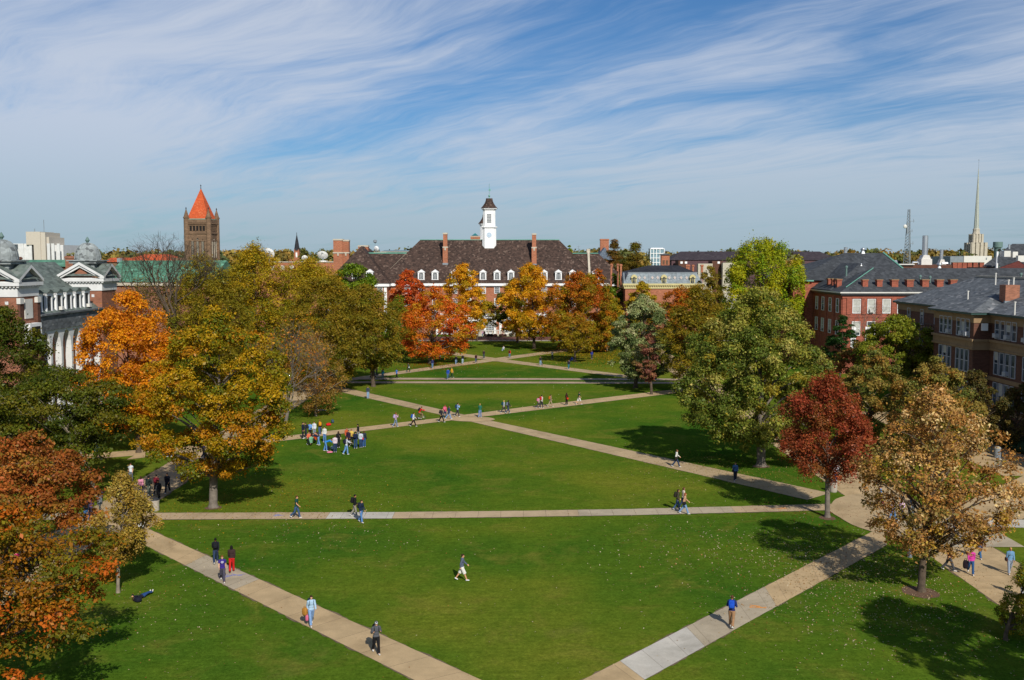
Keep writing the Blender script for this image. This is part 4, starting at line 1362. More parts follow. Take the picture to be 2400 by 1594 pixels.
def cupola(parent, cx, cy, zb, k, full=True):
    def oc(r, c, z):
        return [(cx - r, cy - c, z), (cx - c, cy - r, z), (cx + c, cy - r, z), (cx + r, cy - c, z), (cx + r, cy + c, z), (cx + c, cy + r, z), (cx - c, cy + r, z), (cx - r, cy + c, z)]

    def stage(m, r, c, z0, z1):
        a, b = oc(r, c, z0), oc(r, c, z1)
        m.add(a + b, [(i, (i + 1) % 8, 8 + (i + 1) % 8, 8 + i) for i in range(8)] + [tuple(range(8, 16)), tuple(range(7, -1, -1))])
    m = MB()
    z1, z2 = zb + 3.9 * k, zb + 9.55 * k
    stage(m, 2.02 * k, 1.30 * k, zb - 3.2 * k, z1)
    stage(m, 2.32 * k, 1.50 * k, z1, z1 + .28 * k)
    stage(m, 1.78 * k, 1.20 * k, z1 + .28 * k, z2 - .5 * k)
    stage(m, 2.0 * k, 1.36 * k, z2 - .5 * k, z2 - .25 * k)
    stage(m, 2.25 * k, 1.5 * k, z2 - .25 * k, z2)
    for i in range(9):
        x = cx - 1.25 * k + i * .3125 * k
        m.box(x - .07 * k, x + .07 * k, cy - 2.14 * k, cy - 2.0 * k, z2 - .46 * k, z2 - .26 * k)
    body = obj('cupola', m, M['white'], parent)
    r_ = MB()
    n = 8
    prev = None
    for i in range(n + 1):
        t = i / n
        rr = 2.4 * k - (2.4 - .95) * k * (1 - (1 - t) ** 1.9)
        ring = oc(rr, rr * .62, z2 + .001 + 2.85 * k * t)
        b = len(r_.V)
        r_.V += ring
        if prev is not None:
            for j in range(8):
                r_.F.append([prev + j, prev + (j + 1) % 8, b + (j + 1) % 8, b + j])
                r_.M.append(0)
        prev = b
    r_.F.append([prev + j for j in range(8)])
    r_.M.append(0)
    obj('roof', r_, M['roof_u'], body)
    zt = z2 + 2.85 * k
    v = MB()
    v.tube([(cx, cy, zt), (cx, cy, zt + .55 * k)], [.16 * k, .06 * k], 8)
    v.ell((cx, cy, zt + .75 * k), (.30 * k,) * 3)
    v.tube([(cx, cy, zt + .9 * k), (cx, cy, zt + 4.3 * k)], .05 * k, 6)
    v.box(cx - .03, cx + .38 * k, cy - .03, cy + .03, zt + 2.2 * k, zt + 2.75 * k)
    v.tube([(cx - .45 * k, cy, zt + 2.45 * k), (cx, cy, zt + 2.45 * k)], .05 * k, 5)
    obj('weathervane', v, M['copper'], body)
    if full:
        f = cy - 2.02 * k - .02
        ck = MB()
        ck.prism([(cx + .74 * k * math.cos(a), zb + 1.75 * k + .74 * k * math.sin(a)) for a in [2 * math.pi * i / 24 for i in range(24)]], 'y', f - .05, f + .01)
        M['clock'] = m_plain('pale_blue_clock_face', (0.42, 0.53, 0.63, 1), 0.5, 0.05)
        obj('clock_face', ck, M['clock'], body)
        hd = MB()
        zc_ = zb + 1.75 * k
        hd.box(cx - .035, cx + .035, f - .08, f - .055, zc_, zc_ + .36 * k)
        hd.box(cx - .5 * k, cx, f - .085, f - .056, zc_ - .035, zc_ + .035)
        for i in range(12):
            a = 2 * math.pi * i / 12
            x, z = cx + .6 * k * math.cos(a), zc_ + .6 * k * math.sin(a)
            hd.box(x - .045, x + .045, f - .075, f - .052, z - .045, z + .045)
        obj('clock_hands', hd, M['white'], body)
        y = cy - 1.78 * k
        ws = MB()
        ws.box(cx - .62 * k, cx + .62 * k, y - .04, y - .001, z1 + 1.35 * k, z1 + 3.95 * k)
        obj('pane', ws, M['glass'], body)
        wb = MB()
        for i in range(5):
            x = cx - .62 * k + i * .31 * k
            wb.box(x - .035, x + .035, y - .07, y - .041, z1 + 1.35 * k, z1 + 3.95 * k)
        for i in range(7):
            z = z1 + 1.35 * k + i * .4333 * k
            wb.box(cx - .65 * k, cx + .65 * k, y - .068, y - .042, z - .035, z + .035)
        obj('window_frame', wb, M['white'], body)
    return body


cupola(U, CXU, CYU, az(563.5, YR) - .2, 1.0)
cupola(U, ax(1138.5, 322), 322, az(571, 322) - 3, .98, False)

# terrace before the hall: balustrade, steps
T = thing('terrace_balustrade', 'pale stone terrace balustrade in front of the tall doorway', 'balustrade', (ax(1160, 279.5), 279.5, 0))
tb_ = MB()
x0, x1 = ax(1106, 279.5), ax(1212, 279.5)
tb_.box(x0, x1, 279.2, 279.8, 0, .55)
obj('plinth', tb_, M['stone'], T)
n = 11
for i in range(n + 1):
    x = x0 + (x1 - x0) * i / n
    pb = MB()
    pb.box(x - .16, x + .16, 279.32, 279.68, .55, 1.55)
    obj('post', pb, M['stone'], T)
rb = MB()
rb.box(x0 - .2, x1 + .2, 279.25, 279.75, 1.55, 1.72)
for i in range(int((x1 - x0) / .35)):
    x = x0 + .2 + i * .35
    rb.box(x - .06, x + .06, 279.44, 279.56, .55, 1.55)
obj('rail', rb, M['offwhite'], T)
pu = thing('patio_umbrella', 'small orange patio umbrella left of the tall doorway', 'umbrella', (ax(1121, 282), 282, 0))
M['orange_cloth'] = m_plain('orange_cloth', (0.62, 0.14, 0.03, 1), 0.8, 0.06)
pm_ = MB()
pm_.lathe([(1.35, 2.35), (1.3, 2.42), (.7, 2.75), (.05, 3.0)], 8, (ax(1121, 282), 282))
obj('canopy', pm_, M['orange_cloth'], pu)
pp = MB()
pp.tube([(ax(1121, 282), 282, 0), (ax(1121, 282), 282, 2.95)], .035, 6)
obj('pole', pp, M['white'], pu)
for i, pxx in enumerate((1142, 1158, 1178)):
    r = random.Random(i)
    hm = MB()
    for _ in range(26):
        hm.ell((ax(pxx, 278.4) + r.uniform(-.9, .9), 278.4 + r.uniform(-.25, .25), r.uniform(.15, .55)), (.28, .26, .24), 6, 5)
    M['redshrub'] = M.get('redshrub') or m_plain('dark_red_shrub', (0.05, 0.02, 0.015, 1), 0.95, 0.6, 12)
    tag(obj('low_shrub', hm, M['redshrub'], org=(ax(pxx, 278.4), 278.4, 0)), ('dark red low shrub nearest the doorway path', 'dark red low shrub in the middle of the terrace wall', 'dark red low shrub under the right end of the balustrade')[i], 'shrub', 'low shrubs along the terrace wall')

# ---------------- stone tower with orange pyramid roof
D = 300.0
tx, tw = ax(458, D), 3.85
S = thing('stone_tower', 'brown stone bell tower with steep orange pyramid roof and corner turrets', 'tower', (ax(466, D), D + 4, 0), rad(-3.8))
zt, zap = az(514, D), az(441, D + 4)
m = MB()
m.box(-tw + .25, tw - .25, -tw + .25, tw - .25, 0, zt)
za0, za1 = az(541, D), az(526, D)
for r_, z0, z1 in ((tw - .05, za0 - .9, za0 - .5), (tw - .05, zt - 1.9, zt - 1.6), (tw + .05, zt - .9, zt), (tw - .1, az(566, D), az(565, D) + .4)):
    m.box(-r_, r_, -r_, r_, z0, z1)
for i in range(20):
    x = -tw + .6 + i * (2 * tw - 1.2) / 19
    m.box(x - .12, x + .12, -tw - .12, tw + .12, zt - 1.35, zt - .95)
    m.box(-tw - .12, tw + .12, x - .12, x + .12, zt - 1.351, zt - .951)
for x in (-2.7, 2.55):
    m.box(x - .2, x + .2, -tw + .05, -tw + .249, az(603, D), az(560, D))
obj('wall', m, M['sandstone'], S, local=True)
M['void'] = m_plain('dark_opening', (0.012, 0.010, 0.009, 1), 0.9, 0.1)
for fx in (0, 1):
    for i in range(5):
        x = -2.0 + i * 1.0
        ar = [(x - .33, za0), (x + .33, za0), (x + .33, za1 - .4), (x + .23, za1 - .12), (x, za1), (x - .23, za1 - .12), (x - .33, za1 - .4)]
        a = MB()
        if fx == 0:
            a.prism(ar, 'y', -tw + .19, -tw + .24)
        else:
            a.prism(ar, 'x', tw - .24, tw - .19)
        o = obj('bell_opening', a, M['void'], S, local=True)
        for sx in (-.42, .42):
            c = MB()
            p = (x + sx, -tw + .12) if fx == 0 else (tw - .12, x + sx)
            c.tube([(p[0], p[1], za0), (p[0], p[1], za1 - .45)], .05, 6)
            obj('column', c, M['sandstone'], o, local=True)
    for i, x in enumerate((-1.55, 0, 1.55)):
        zb_, z1 = az(604, D), az(560 if i != 1 else 557, D)
        ar = [(x - .42, zb_), (x + .42, zb_), (x + .42, z1 - .5), (x, z1), (x - .42, z1 - .5)]
        a = MB()
        a.prism(ar, 'y' if fx == 0 else 'x', *((-tw + .19, -tw + .24) if fx == 0 else (tw - .24, tw - .19)))
        o = obj('tall_window', a, M['void'], S, local=True)
        for sx in (-.16, .16):
            c = MB()
            if fx == 0:
                c.box(x + sx - .05, x + sx + .05, -tw + .1, -tw + .188, zb_, z1 - .4)
            else:
                c.box(tw - .188, tw - .1, x + sx - .05, x + sx + .05, zb_, z1 - .4)
            obj('mullion', c, M['stone'], o, local=True)
m = MB()
b = tw - .55
m.add([(-b, -b, zt), (b, -b, zt), (b, b, zt), (-b, b, zt), (0, 0, zap)], [(0, 1, 4), (1, 2, 4), (2, 3, 4), (3, 0, 4), (3, 2, 1, 0)])
ro = obj('roof', m, M['roof_o'], S, local=True)
m = MB()
m.tube([(0, 0, zap - .3), (0, 0, zap + 1.1)], [.14, .05], 6)
m.ell((0, 0, zap + .75), (.2, .2, .2), 6, 5)
obj('finial', m, M['darkmetal'], ro, local=True)
m = MB()
m.box(-b - .2, b + .2, -b - .2, b + .2, zt - .001, zt + .22)
obj('gutter', m, M['copper'], S, local=True)
for sx in (-1, 1):
    for sy in (-1, 1):
        c = (sx * (tw - .45), sy * (tw - .45))
        m = MB()
        m.lathe([(.78, 0), (.78, zt + .3), (.92, zt + .4), (.92, zt + .75), (.74, zt + .8), (.55, zt + 1.5), (.30, zt + 2.4), (.10, zt + 3.0)], 12, c)
        t_ = obj('turret', m, M['sandstone'], S, local=True)
        m = MB()
        m.ell((*c, zt + 3.25), (.18, .18, .42), 6, 5)
        obj('finial', m, M['darkmetal'], t_, local=True)

# red roofs beside the tower
R_ = thing('stone_hall', 'low stone hall with spreading orange red roofs left of the tower', 'building', (ax(345, 312), 312, 0))
m = MB()
X0, X1, D = ax(288, 308), ax(408, 308), 308
ze, zr = az(611, D), az(596, D + 7)
m.box(X0 + .5, X1 - .5, D, D + 14, 0, ze)
m.box(ax(240, D), X0 + 1, D + 2, D + 12, 0, az(611, D) - .4)
m.box(X1 - 1, ax(470, D), D + 1, D + 13, 0, az(604, D))
obj('wall', m, M['sandstone'], R_)
m = MB()
m.poly([(X0, D - .5, ze), (X1, D - .5, ze), (ax(382, D), D + 7, zr), (ax(322, D), D + 7, zr)])
m.poly([(X1, D - .5, ze), (X1, D + 14, ze), (ax(382, D), D + 7, zr)])
m.poly([(X0, D + 14, ze), (X0, D - .5, ze), (ax(322, D), D + 7, zr)])
m.poly([(X1, D + 14, ze), (X0, D + 14, ze), (ax(322, D), D + 7, zr), (ax(382, D), D + 7, zr)])
m.poly([(ax(238, D), D + 1.5, az(611, D) - .4), (X0 + 2, D + 1.5, az(611, D) - .4), (X0 + 2, D + 7, az(604, D)), (ax(240, D), D + 7, az(604, D))])
obj('roof', m, M['roof_o'], R_)
m = MB()
m.box(ax(272, D), ax(284, D), D + 1, D + 2.5, az(611, D) - .5, az(605, D))
obj('vent', m, M['steel'], R_)
m = MB()
xg = ax(457, D)
m.prism([(xg - 1.2, az(611, D)), (xg + 1.6, az(611, D)), (xg + .2, az(603, D))], 'y', D - 1, D + .9)
obj('gable', m, M['white'], R_)
R2 = thing('turret_house', 'small round turret with red cone roof behind the dome', 'turret', (ax(226, 250), 250, 0))
m = MB()
m.lathe([(1.6, 0), (1.6, az(610, 250))], 14, (ax(226, 250), 250))
obj('wall', m, M['sandstone'], R2)
m = MB()
m.lathe([(1.9, az(610, 250)), (.05, az(578, 250))], 14, (ax(222, 250), 250))
ro = obj('roof', m, M['roof_o'], R2)
m = MB()
m.tube([(ax(222, 250), 250, az(578, 250) - .2), (ax(222, 250), 250, az(575, 250))], [.12, .05], 6)
obj('finial', m, M['darkmetal'], ro)

# ---------------- green roofed building on the left
GB = thing('green_roof_hall', 'long hall with patina green roof behind the leafless tree', 'building', (ax(350, 195), 195, 0))
D = 190
X0, X1 = ax(240, D), ax(486, D)
ze, zr = az(661, D), az(610.5, D + 11)
m = MB()
m.box(X0, X1, D + .6, D + 22, 0, ze - .7)
obj('wall', m, M['brick_e'], GB)
m = MB()
m.box(X0 - .3, X1 + .3, D + .2, D + 22.3, ze - .7, ze - .05)
obj('cornice', m, M['stone'], GB)
m = MB()
m.poly([(X0 - .6, D, ze), (X1 + .6, D, ze), (X1 + .6, D + 11, zr), (X0 - .6, D + 11, zr)])
m.poly([(X1 + .6, D + 22.5, ze), (X0 - .6, D + 22.5, ze), (X0 - .6, D + 11, zr), (X1 + .6, D + 11, zr)])
m.poly([(X1 + .6, D, ze), (X1 + .6, D + 22.5, ze), (X1 + .6, D + 11, zr)])
obj('roof', m, M['roof_gr'], GB)
G2 = thing('green_roof_hall', 'low green roof strip between the two lead domes', 'building', (ax(95, 178), 178, 0))
D = 178
X0, X1 = ax(20, D), ax(156, D)
ze, zr = az(625, D), az(609, D + 6)
m = MB()
m.box(X0, X1, D + .5, D + 12, 0, ze)
obj('wall', m, M['brick_e'], G2)
m = MB()
m.poly([(X0 - .5, D, ze), (X1 + .5, D, ze), (X1 + .5, D + 6, zr), (X0 - .5, D + 6, zr)])
m.poly([(X1 + .5, D + 12.5, ze), (X0 - .5, D + 12.5, ze), (X0 - .5, D + 6, zr), (X1 + .5, D + 6, zr)])
obj('roof', m, M['roof_gr'], G2)
chimney(154, 175, 600, 622, 176, G2, mat='brick_e', cap='brick_e', deep=1.4)
chimney(31, 43, 602, 622, 174, G2, mat='brick_e', cap='brick_e', deep=1.4)

# ---------------- brick hall with lead domes and white arcade, left edge
B = thing('domed_hall', 'brown brick hall with lead domes, white pediments and arcade at the left', 'building', (-63, 134, 0))
XE, ZV = -60.0, 18.7


def pavilion(Y0):
    x0, x1, y0, y1 = XE - 5.9, XE, Y0, Y0 + 5.2
    xc, yc = (x0 + x1) / 2, (y0 + y1) / 2
    m = MB()
    m.box(x0, x1, y0, y1, 0, ZV - 1.75)
    m.prism([(x0 + 1.3, ZV + .12), (x1 - 1.3, ZV + .12), (xc, ZV + 1.50)], 'y', y0 - .06, y0 + .3)
    wl_ = obj('wall', m, M['brick_e'], B)
    m = MB()
    m.box(x0 - .12, x1 + .12, y0 - .12, y1 + .12, ZV - 1.75, ZV - .42)      # frieze
    m.box(x0 - .55, x1 + .55, y0 - .55, y1 + .55, ZV - .42, ZV)             # cornice
    n = 15
    for i in range(n):
        x = x0 - .3 + (x1 - x0 + .6) * i / (n - 1)
        m.box(x - .1, x + .1, y0 - .42, y0 - .13, ZV - .62, ZV - .42)
        y = y0 - .3 + (y1 - y0 + .6) * i / (n - 1)
        m.box(x1 + .13, x1 + .42, y - .1, y + .1, ZV - .62, ZV - .42)
    for a, b_ in ((x0 - .6, xc), (x1 + .6, xc)):                            # raking cornices
        m.prism([(a, ZV), (a, ZV + .38), (b_, ZV + 2.42), (b_, ZV + 1.98)], 'y', y0 - .62, y0 - .001)
        m.prism([(a * .85 + b_ * .15, ZV + .001), (a * .8 + b_ * .2, ZV + .36), (b_, ZV + 1.97), (b_, ZV + 1.62)], 'y', y0 - .4, y0 - .002)
    for a, b_ in ((y0 - .6, yc), (y1 + .6, yc)):
        m.prism([(a, ZV + .002), (a, ZV + .38), (b_, ZV + 2.15), (b_, ZV + 1.75)], 'x', x1 + .001, x1 + .62)
    m.prism([(x0 + .4, ZV + .003), (x1 - .4, ZV + .003), (x1 - 1.3, ZV + .12), (x0 + 1.3, ZV + .12)], 'y', y0 - .3, y0 - .003)
    for x in (x0 + 1.3, xc, x1 - 1.3):
        m.box(x - .2, x + .2, y0 - .05, y0 - .001, ZV - 2.7, ZV - 2.3)
    obj('pediment', m, M['dullwhite'], B)
    m = MB()
    m.prism([(y0 - .2, ZV + .05), (y1 + .2, ZV + .05), (yc, ZV + 1.7)], 'x', x1 - .2, x1 + .02)
    obj('tympanum', m, M['greysteel'], B)
    m = MB()
    zr_ = ZV + 2.45
    m.poly([(x0 - .6, y0 - .62, ZV + .39), (xc, y0 - .62, zr_), (xc, y1 + .6, zr_), (x0 - .6, y1 + .6, ZV + .39)])
    m.poly([(x1 + .6, y0 - .62, ZV + .39), (x1 + .6, y1 + .6, ZV + .39), (xc, y1 + .6, zr_), (xc, y0 - .62, zr_)])
    m.poly([(x1 + .62, y0 - .6, ZV + .385), (x1 + .62, yc, ZV + 2.18), (xc - 2, yc, ZV + 2.18), (xc - 2, y0 - .6, ZV + .385)])
    m.poly([(x1 + .62, y1 + .6, ZV + .385), (xc - 2, y1 + .6, ZV + .385), (xc - 2, yc, ZV + 2.18), (x1 + .62, yc, ZV + 2.18)])
    obj('roof', m, M['roof_sl'], B)
    # lantern drum and dome
    zd = ZV + 2.35
    m = MB()
    m.box(xc - 1.55, xc + 1.55, yc - 1.55, yc + 1.55, ZV + .6, zd - .15)
    for i in range(6):
        z = ZV + .9 + i * .28
        m.box(xc - 1.6, xc + 1.6, yc - 1.6, yc + 1.6, z, z + .12)
    m.box(xc - 2.0, xc + 2.0, yc - 2.0, yc + 2.0, zd - .15, zd + .2)
    m.box(xc - 2.25, xc + 2.25, yc - 2.25, yc + 2.25, zd + .2, zd + .36)
    dr = obj('drum', m, M['lead'], B)
    m = MB()
    prof = [(1.86, zd + .36)] + [(1.84 * math.cos(a) ** .85, zd + .5 + 2.35 * math.sin(a)) for a in [i * math.pi / 2 / 9 for i in range(9)]] + [(.16, zd + 2.85)]
    m.lathe(prof, 20, (xc, yc))
    for k in range(10):
        a = 2 * math.pi * k / 10
        m.tube([(xc + 1.88 * math.cos(b_) ** .85 * math.cos(a), yc + 1.88 * math.cos(b_) ** .85 * math.sin(a), zd + .5 + 2.38 * math.sin(b_)) for b_ in [i * 1.5 / 7 for i in range(8)]], .05, 4)
    dm_ = obj('dome', m, M['lead'], dr)
    m = MB()
    m.lathe([(.12, zd + 2.8), (.16, zd + 3.0), (.34, zd + 3.25), (.2, zd + 3.5), (.05, zd + 3.8)], 10, (xc, yc))
    obj('finial', m, M['greenmetal'], dr)
    return wl_


pavilion(121)
pavilion(146)
m = MB()
m.box(-76, XE - .9, 126, 152, 0, 13.8)
m.box(-76, XE - 5.9, 95, 126.2, 0, 18)
obj('wall', m, M['brick_e'], B)
m = MB()
m.poly([(-64, 126, 17.3), (-64, 150, 17.3), (-68.5, 150, 21.1), (-68.5, 126, 21.1)])
m.poly([(-68.5, 126, 21.1), (-68.5, 150, 21.1), (-77, 150, 15), (-77, 126, 15)])
m.poly([(-68.5, 126, 21.1), (-77, 126, 15), (-64, 126, 17.3)])
m.poly([(XE - .3, 126, 14.3), (XE - .3, 146.5, 14.3), (-64.01, 146.5, 17.31), (-64.01, 126, 17.31)])
m.poly([(-62.9, 95, 18.3), (-62.9, 121, 18.3), (-69, 121, 21), (-69, 95, 21)])
obj('roof', m, M['roof_sl'], B)
m = MB()
m.box(XE - .35, XE + .15, 126.3, 145.9, 12.35, 14.28)
m.box(XE - .3, XE + .4, 126.25, 145.95, 14.28, 14.5)
obj('fascia', m, M['roof_s'], B)
# dormers facing east over the arcade
dmm = MB()
dmm.box(-2.9, 0, -.75, .75, 0, 2.45)
dsl = dmm.mesh('dormer', M['roof_sl'])
tm = MB()
for y in (-.78, .78):
    tm.box(-.16, .12, y - .17, y + .17, 0, 2.45)
tm.box(-.2, .16, -.95, .95, 2.1, 2.5)
tm.box(-1.0, -.9, -.82, -.751, .1, 2.2)
trimm = tm.mesh('trim', M['white'])
rm = MB()
rm.add([(.35, -1.05, 2.5), (.35, 1.05, 2.5), (.35, 0, 2.95), (-3.2, -1.05, 2.5), (-3.2, 1.05, 2.5), (-3.2, 0, 2.95)], [(0, 1, 2), (3, 5, 4), (0, 2, 5, 3), (1, 4, 5, 2), (0, 3, 4, 1)])
rmm = rm.mesh('roof', M['roof_sl'])
gm_ = MB()
gm_.box(.005, .03, -.6, .6, .1, 2.08)
gmm = gm_.mesh('pane', M['glass'])
for i in range(6):
    d_ = part_at('dormer', dsl, B, (XE - .9, 128.2 + i * 2.9, 14.62))
    for nme, me in (('trim', trimm), ('roof', rmm), ('pane', gmm)):
        put(nme, me, d_)
acm = MB()
acm.box(0, .45, -.35, .35, 0, .45)
acme = acm.mesh('air_conditioner', M['offwhite'])
for i in (2, 5):
    part_at('air_conditioner', acme, B, (XE - .75, 128.2 + i * 2.9, 14.75))
# arcade
ar = MB()
bay, ph_ = 3.05, 126.6
for i in range(7):
    y = ph_ + i * bay
    ar.box(XE - 1.5, XE - .05, y - .26, y + .26, 0, 9.9)
    if i < 6:
        n = 10
        top = 12.35
        r0 = bay / 2 - .26
        yc = y + bay / 2
        q = [(yc - bay / 2 + .26, 9.9)] + [(yc - r0 * math.cos(math.pi * k / n), 9.9 + 2.2 * math.sin(math.pi * k / n)) for k in range(1, n)] + [(yc + bay / 2 - .26, 9.9)]
        q = [(yc - bay / 2, 9.9)] + q + [(yc + bay / 2, 9.9), (yc + bay / 2, top), (yc - bay / 2, top)]
        ar.prism(q, 'x', XE - 1.4, XE - .08)
obj('arcade', ar, M['dullwhite'], B)
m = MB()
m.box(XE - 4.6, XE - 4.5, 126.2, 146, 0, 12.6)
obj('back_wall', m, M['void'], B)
# near pavilion trims
m = MB()
for y in (121.35, 125.8):
    m.box(XE + .001, XE + .3, y - .35, y + .35, 0, ZV - 2.6)
obj('pilasters', m, M['brick_d'], B)
m = MB()
for y in (121.35, 125.8):
    m.box(XE - .05, XE + .42, y - .48, y + .48, ZV - 2.6, ZV - 1.9)
m.box(XE + .002, XE + .12, 122.6, 124.6, 14.2, 16.6)
obj('capitals', m, M['offwhite'], B)
m = MB()
m.box(XE + .003, XE + .9, 122.1, 125.1, 11.2, 13.6)
bo = obj('balcony', m, M['white'], B)
m = MB()
m.box(XE + .901, XE + .93, 122.5, 124.7, 11.7, 13.2)
obj('screen', m, M['void'], bo)

# ---------------- white building with beige tower, far left
WB = thing('apartment_block', 'white flat block with a beige concrete tower on the left skyline', 'building', (ax(80, 500), 500, 0))
D = 500
m = MB()
m.box(ax(-60, D), ax(78, D), D, D + 25, 0, az(571, D))
m.box(ax(121, D), ax(144, D), D + 3, D + 22, 0, az(574, D))
m.box(ax(60, D), ax(79, D), D - 2, D, 0, az(572, D))
for pxx in (60, 79, 121, 131, 144):
    m.box(ax(pxx, D) - .7, ax(pxx, D) + .7, D - 2.5, D - 2, 0, az(571, D))
obj('wall', m, M['dullwhite'], WB)
m = MB()
m.box(ax(71, D), ax(104, D), D - 3, D + 12, az(574, D), az(543.5, D))
m.box(ax(88, D), ax(104, D), D - 3, D + 12, 0, az(574, D))
m.box(ax(104, D), ax(114.5, D), D - 2.5, D + 14, 0, az(545, D))
m.box(ax(114.5, D), ax(120, D), D - 1, D + 16, 0, az(556, D))
obj('stair_tower', m, m_plain('beige_concrete', (0.50, 0.45, 0.37, 1), .9, .05), WB)
m = MB()
m.box(ax(77, D), ax(88, D), D - 1.9, D - 1.8, 0, az(574, D))
obj('loggia', m, M['void'], WB)
wm2 = MB()
wm2.box(-1.4, 1.4, -.1, 0, 0, 2.6)
wmm = wm2.mesh('window', M['glass'])
for pxx in (8, 20, 38):
    for yy in (585, 600):
        part_at('window', wmm, WB, (ax(pxx, D), D, az(yy, D)))
m = MB()
m.tube([(ax(107, D), D, az(545, D)), (ax(107, D), D, az(515, D))], .14, 5)
m.tube([(ax(85, D), D, az(544, D)), (ax(85, D), D, az(536, D))], .2, 5)
obj('mast', m, M['greysteel'], WB)

# ---------------- church spire and dishes, left of the hall
CH = thing('church', 'small brick church with a dark pointed spire far behind', 'church', (ax(697, 600), 600, 0))
D = 600
xc = ax(697, D)
m = MB()
m.box(xc - 1.5, xc + 1.5, D - 1.5, D + 1.5, 0, az(585, D))
m.box(xc - 5, xc + 5, D, D + 20, 0, az(608, D))
obj('tower', m, M['brick_u'], CH)
m = MB()
m.box(xc - .5, xc + .5, D - 1.6, D - 1.501, az(603, D), az(592, D))
obj('louvre_window', m, M['white'], CH)
m = MB()
m.lathe([(1.9, az(587, D)), (1.55, az(582, D)), (.9, az(566, D)), (.08, az(549, D))], 8, (xc, D))
m.tube([(xc, D, az(549, D) - .5), (xc, D, az(545, D))], .15, 5)
obj('spire', m, M['roof_d'], CH)
FB = thing('flat_brick_block', 'low flat brick block carrying the white dishes', 'building', (ax(715, 318), 318, 0))
D = 318
m = MB()
m.box(ax(600, D), ax(790, D), D, D + 25, 0, az(615, D))
obj('wall', m, M['brick_u'], FB)
m = MB()
m.box(ax(600, D) - .2, ax(790, D) + .2, D - .2, D + 25.2, az(615, D), az(614, D) + .1)
obj('coping', m, M['stone'], FB)
wq, wqp = win_mesh('window', 1.0, 1.1, 2, 2), pane_mesh(1.0, 1.1, 'blind')
for pxx in (640, 662, 684, 720):
    add_window(FB, wq, wqp, (ax(pxx, D), D, az(632, D)))
m = MB()
m.box(ax(745, D), ax(760, D), D + 3, D + 6, az(615, D), az(611, D))
obj('roof_plant', m, M['white'], FB)


def dish(label, pxc, pyc, rpx, D, zsup, tilt=35, pan=0, rxy=1.0):
    x, _, z = at(pxc, pyc, D)
    k = rpx * D / F
    t = thing('satellite_dish', label, 'satellite dish', (x, D, zsup), 0, 'white satellite dishes on the roofs')
    Rm = Matrix.Rotation(rad(pan), 3, 'Z') @ Matrix.Rotation(rad(tilt), 3, 'X')
    m = MB()
    n = 20
    rings = []
    for j in range(5):
        r = k * j / 4
        for i in range(n):
            a = 2 * math.pi * i / n
            v = Rm @ Vector((r * math.cos(a) * rxy, -.30 * r * r / k + .15 * k - 0, r * math.sin(a)))
            rings.append((x + v.x, D + v.y * -1, z + v.z))
    m.V = rings
    for j in range(4):
        for i in range(n):
            m.F.append([j * n + i, j * n + (i + 1) % n, (j + 1) * n + (i + 1) % n, (j + 1) * n + i])
            m.M.append(0)
    me = m.mesh('bowl', M['white'], (x, D, zsup), True)
    b = put('bowl', me, t)
    m = MB()
    f = Rm @ Vector((0, -.75 * k, 0))
    for a in (0, 2.1, 4.2):
        v = Rm @ Vector((k * .7 * math.cos(a), -.1 * k, k * .7 * math.sin(a)))
        m.tube([(x + v.x, D + v.y, z + v.z), (x + f.x, D + f.y, z + f.z)], .03 * k, 4)
    m.ell((x + f.x, D + f.y, z + f.z), (.1 * k,) * 3, 6, 5)
    obj('feed', m, M['greysteel'], t)
    m = MB()
    m.tube([(x, D + .3 * k, zsup - .2), (x, D + .25 * k, z)], .12 * k, 8)
    obj('mount', m, M['greysteel'], t)


zfb = az(615, 318)
dish('big white dish at the left above the yellow tree', 631, 594, 13, 322, zfb, -28, 20)
dish('small white dish beside the church spire', 714, 605, 7, 322, zfb, -30, -20)
dish('large oval white dish left of the twin chimneys', 756, 599, 12.5, 322, zfb, -42, 0)
dish('white dish on the hall roof beside the weather mast', 882, 582.5, 5.7, 294, az(594, 291), -12, 15)
wt = thing('weather_mast', 'thin mast with a small wind wheel above the roof dish', 'mast', (ax(880, 296), 296, az(594, 291)))
m = MB()
m.tube([(ax(880, 296), 296, az(594, 291) - .2), (ax(880, 296), 296, az(566, 296))], .05, 5)
obj('pole', m, M['greysteel'], wt)
m = MB()
m.lathe([(.12, az(570, 296)), (.55, az(568, 296)), (.5, az(563, 296)), (.1, az(562, 296))], 8, (ax(880, 296), 296))
obj('wind_wheel', m, M['greysteel'], wt)

# buildings whose tops show behind the hall
PB = thing('skylight_tower', 'orange brick block with a teal glass pyramid left of the clock cupola', 'building', (ax(1117, 400), 400, 0))
D = 400
m = MB()
m.box(ax(1103, D), ax(1127, D), D, D + 4, 0, az(553, D))
obj('wall', m, M['brick_u'], PB)
m = MB()
m.box(ax(1103, D) - .1, ax(1127, D) + .1, D - .1, D + 4.1, az(555.5, D), az(554, D))
obj('band', m, M['stone'], PB)
m = MB()
xa, xb = ax(1105, D), ax(1122, D)
m.add([(xa, D + .2, az(553, D)), (xb, D + .2, az(553, D)), (xb, D + 3.5, az(553, D)), (xa, D + 3.5, az(553, D)), ((xa + xb) / 2, D + 1.8, az(546, D))], [(0, 1, 4), (1, 2, 4), (2, 3, 4), (3, 0, 4)])
obj('skylight', m, M['teal'], PB)
HB = thing('low_teal_roof', 'long flat bluish roof just showing over the hall', 'building', (ax(925, 360), 360, 0))
D = 360
m = MB()
m.box(ax(893, D), ax(980, D), D, D + 12, 0, az(589, D))
m.box(ax(885, D), ax(912, D), D - 8, D - 2, 0, az(591, D))
obj('wall', m, M['stone'], HB)
m = MB()
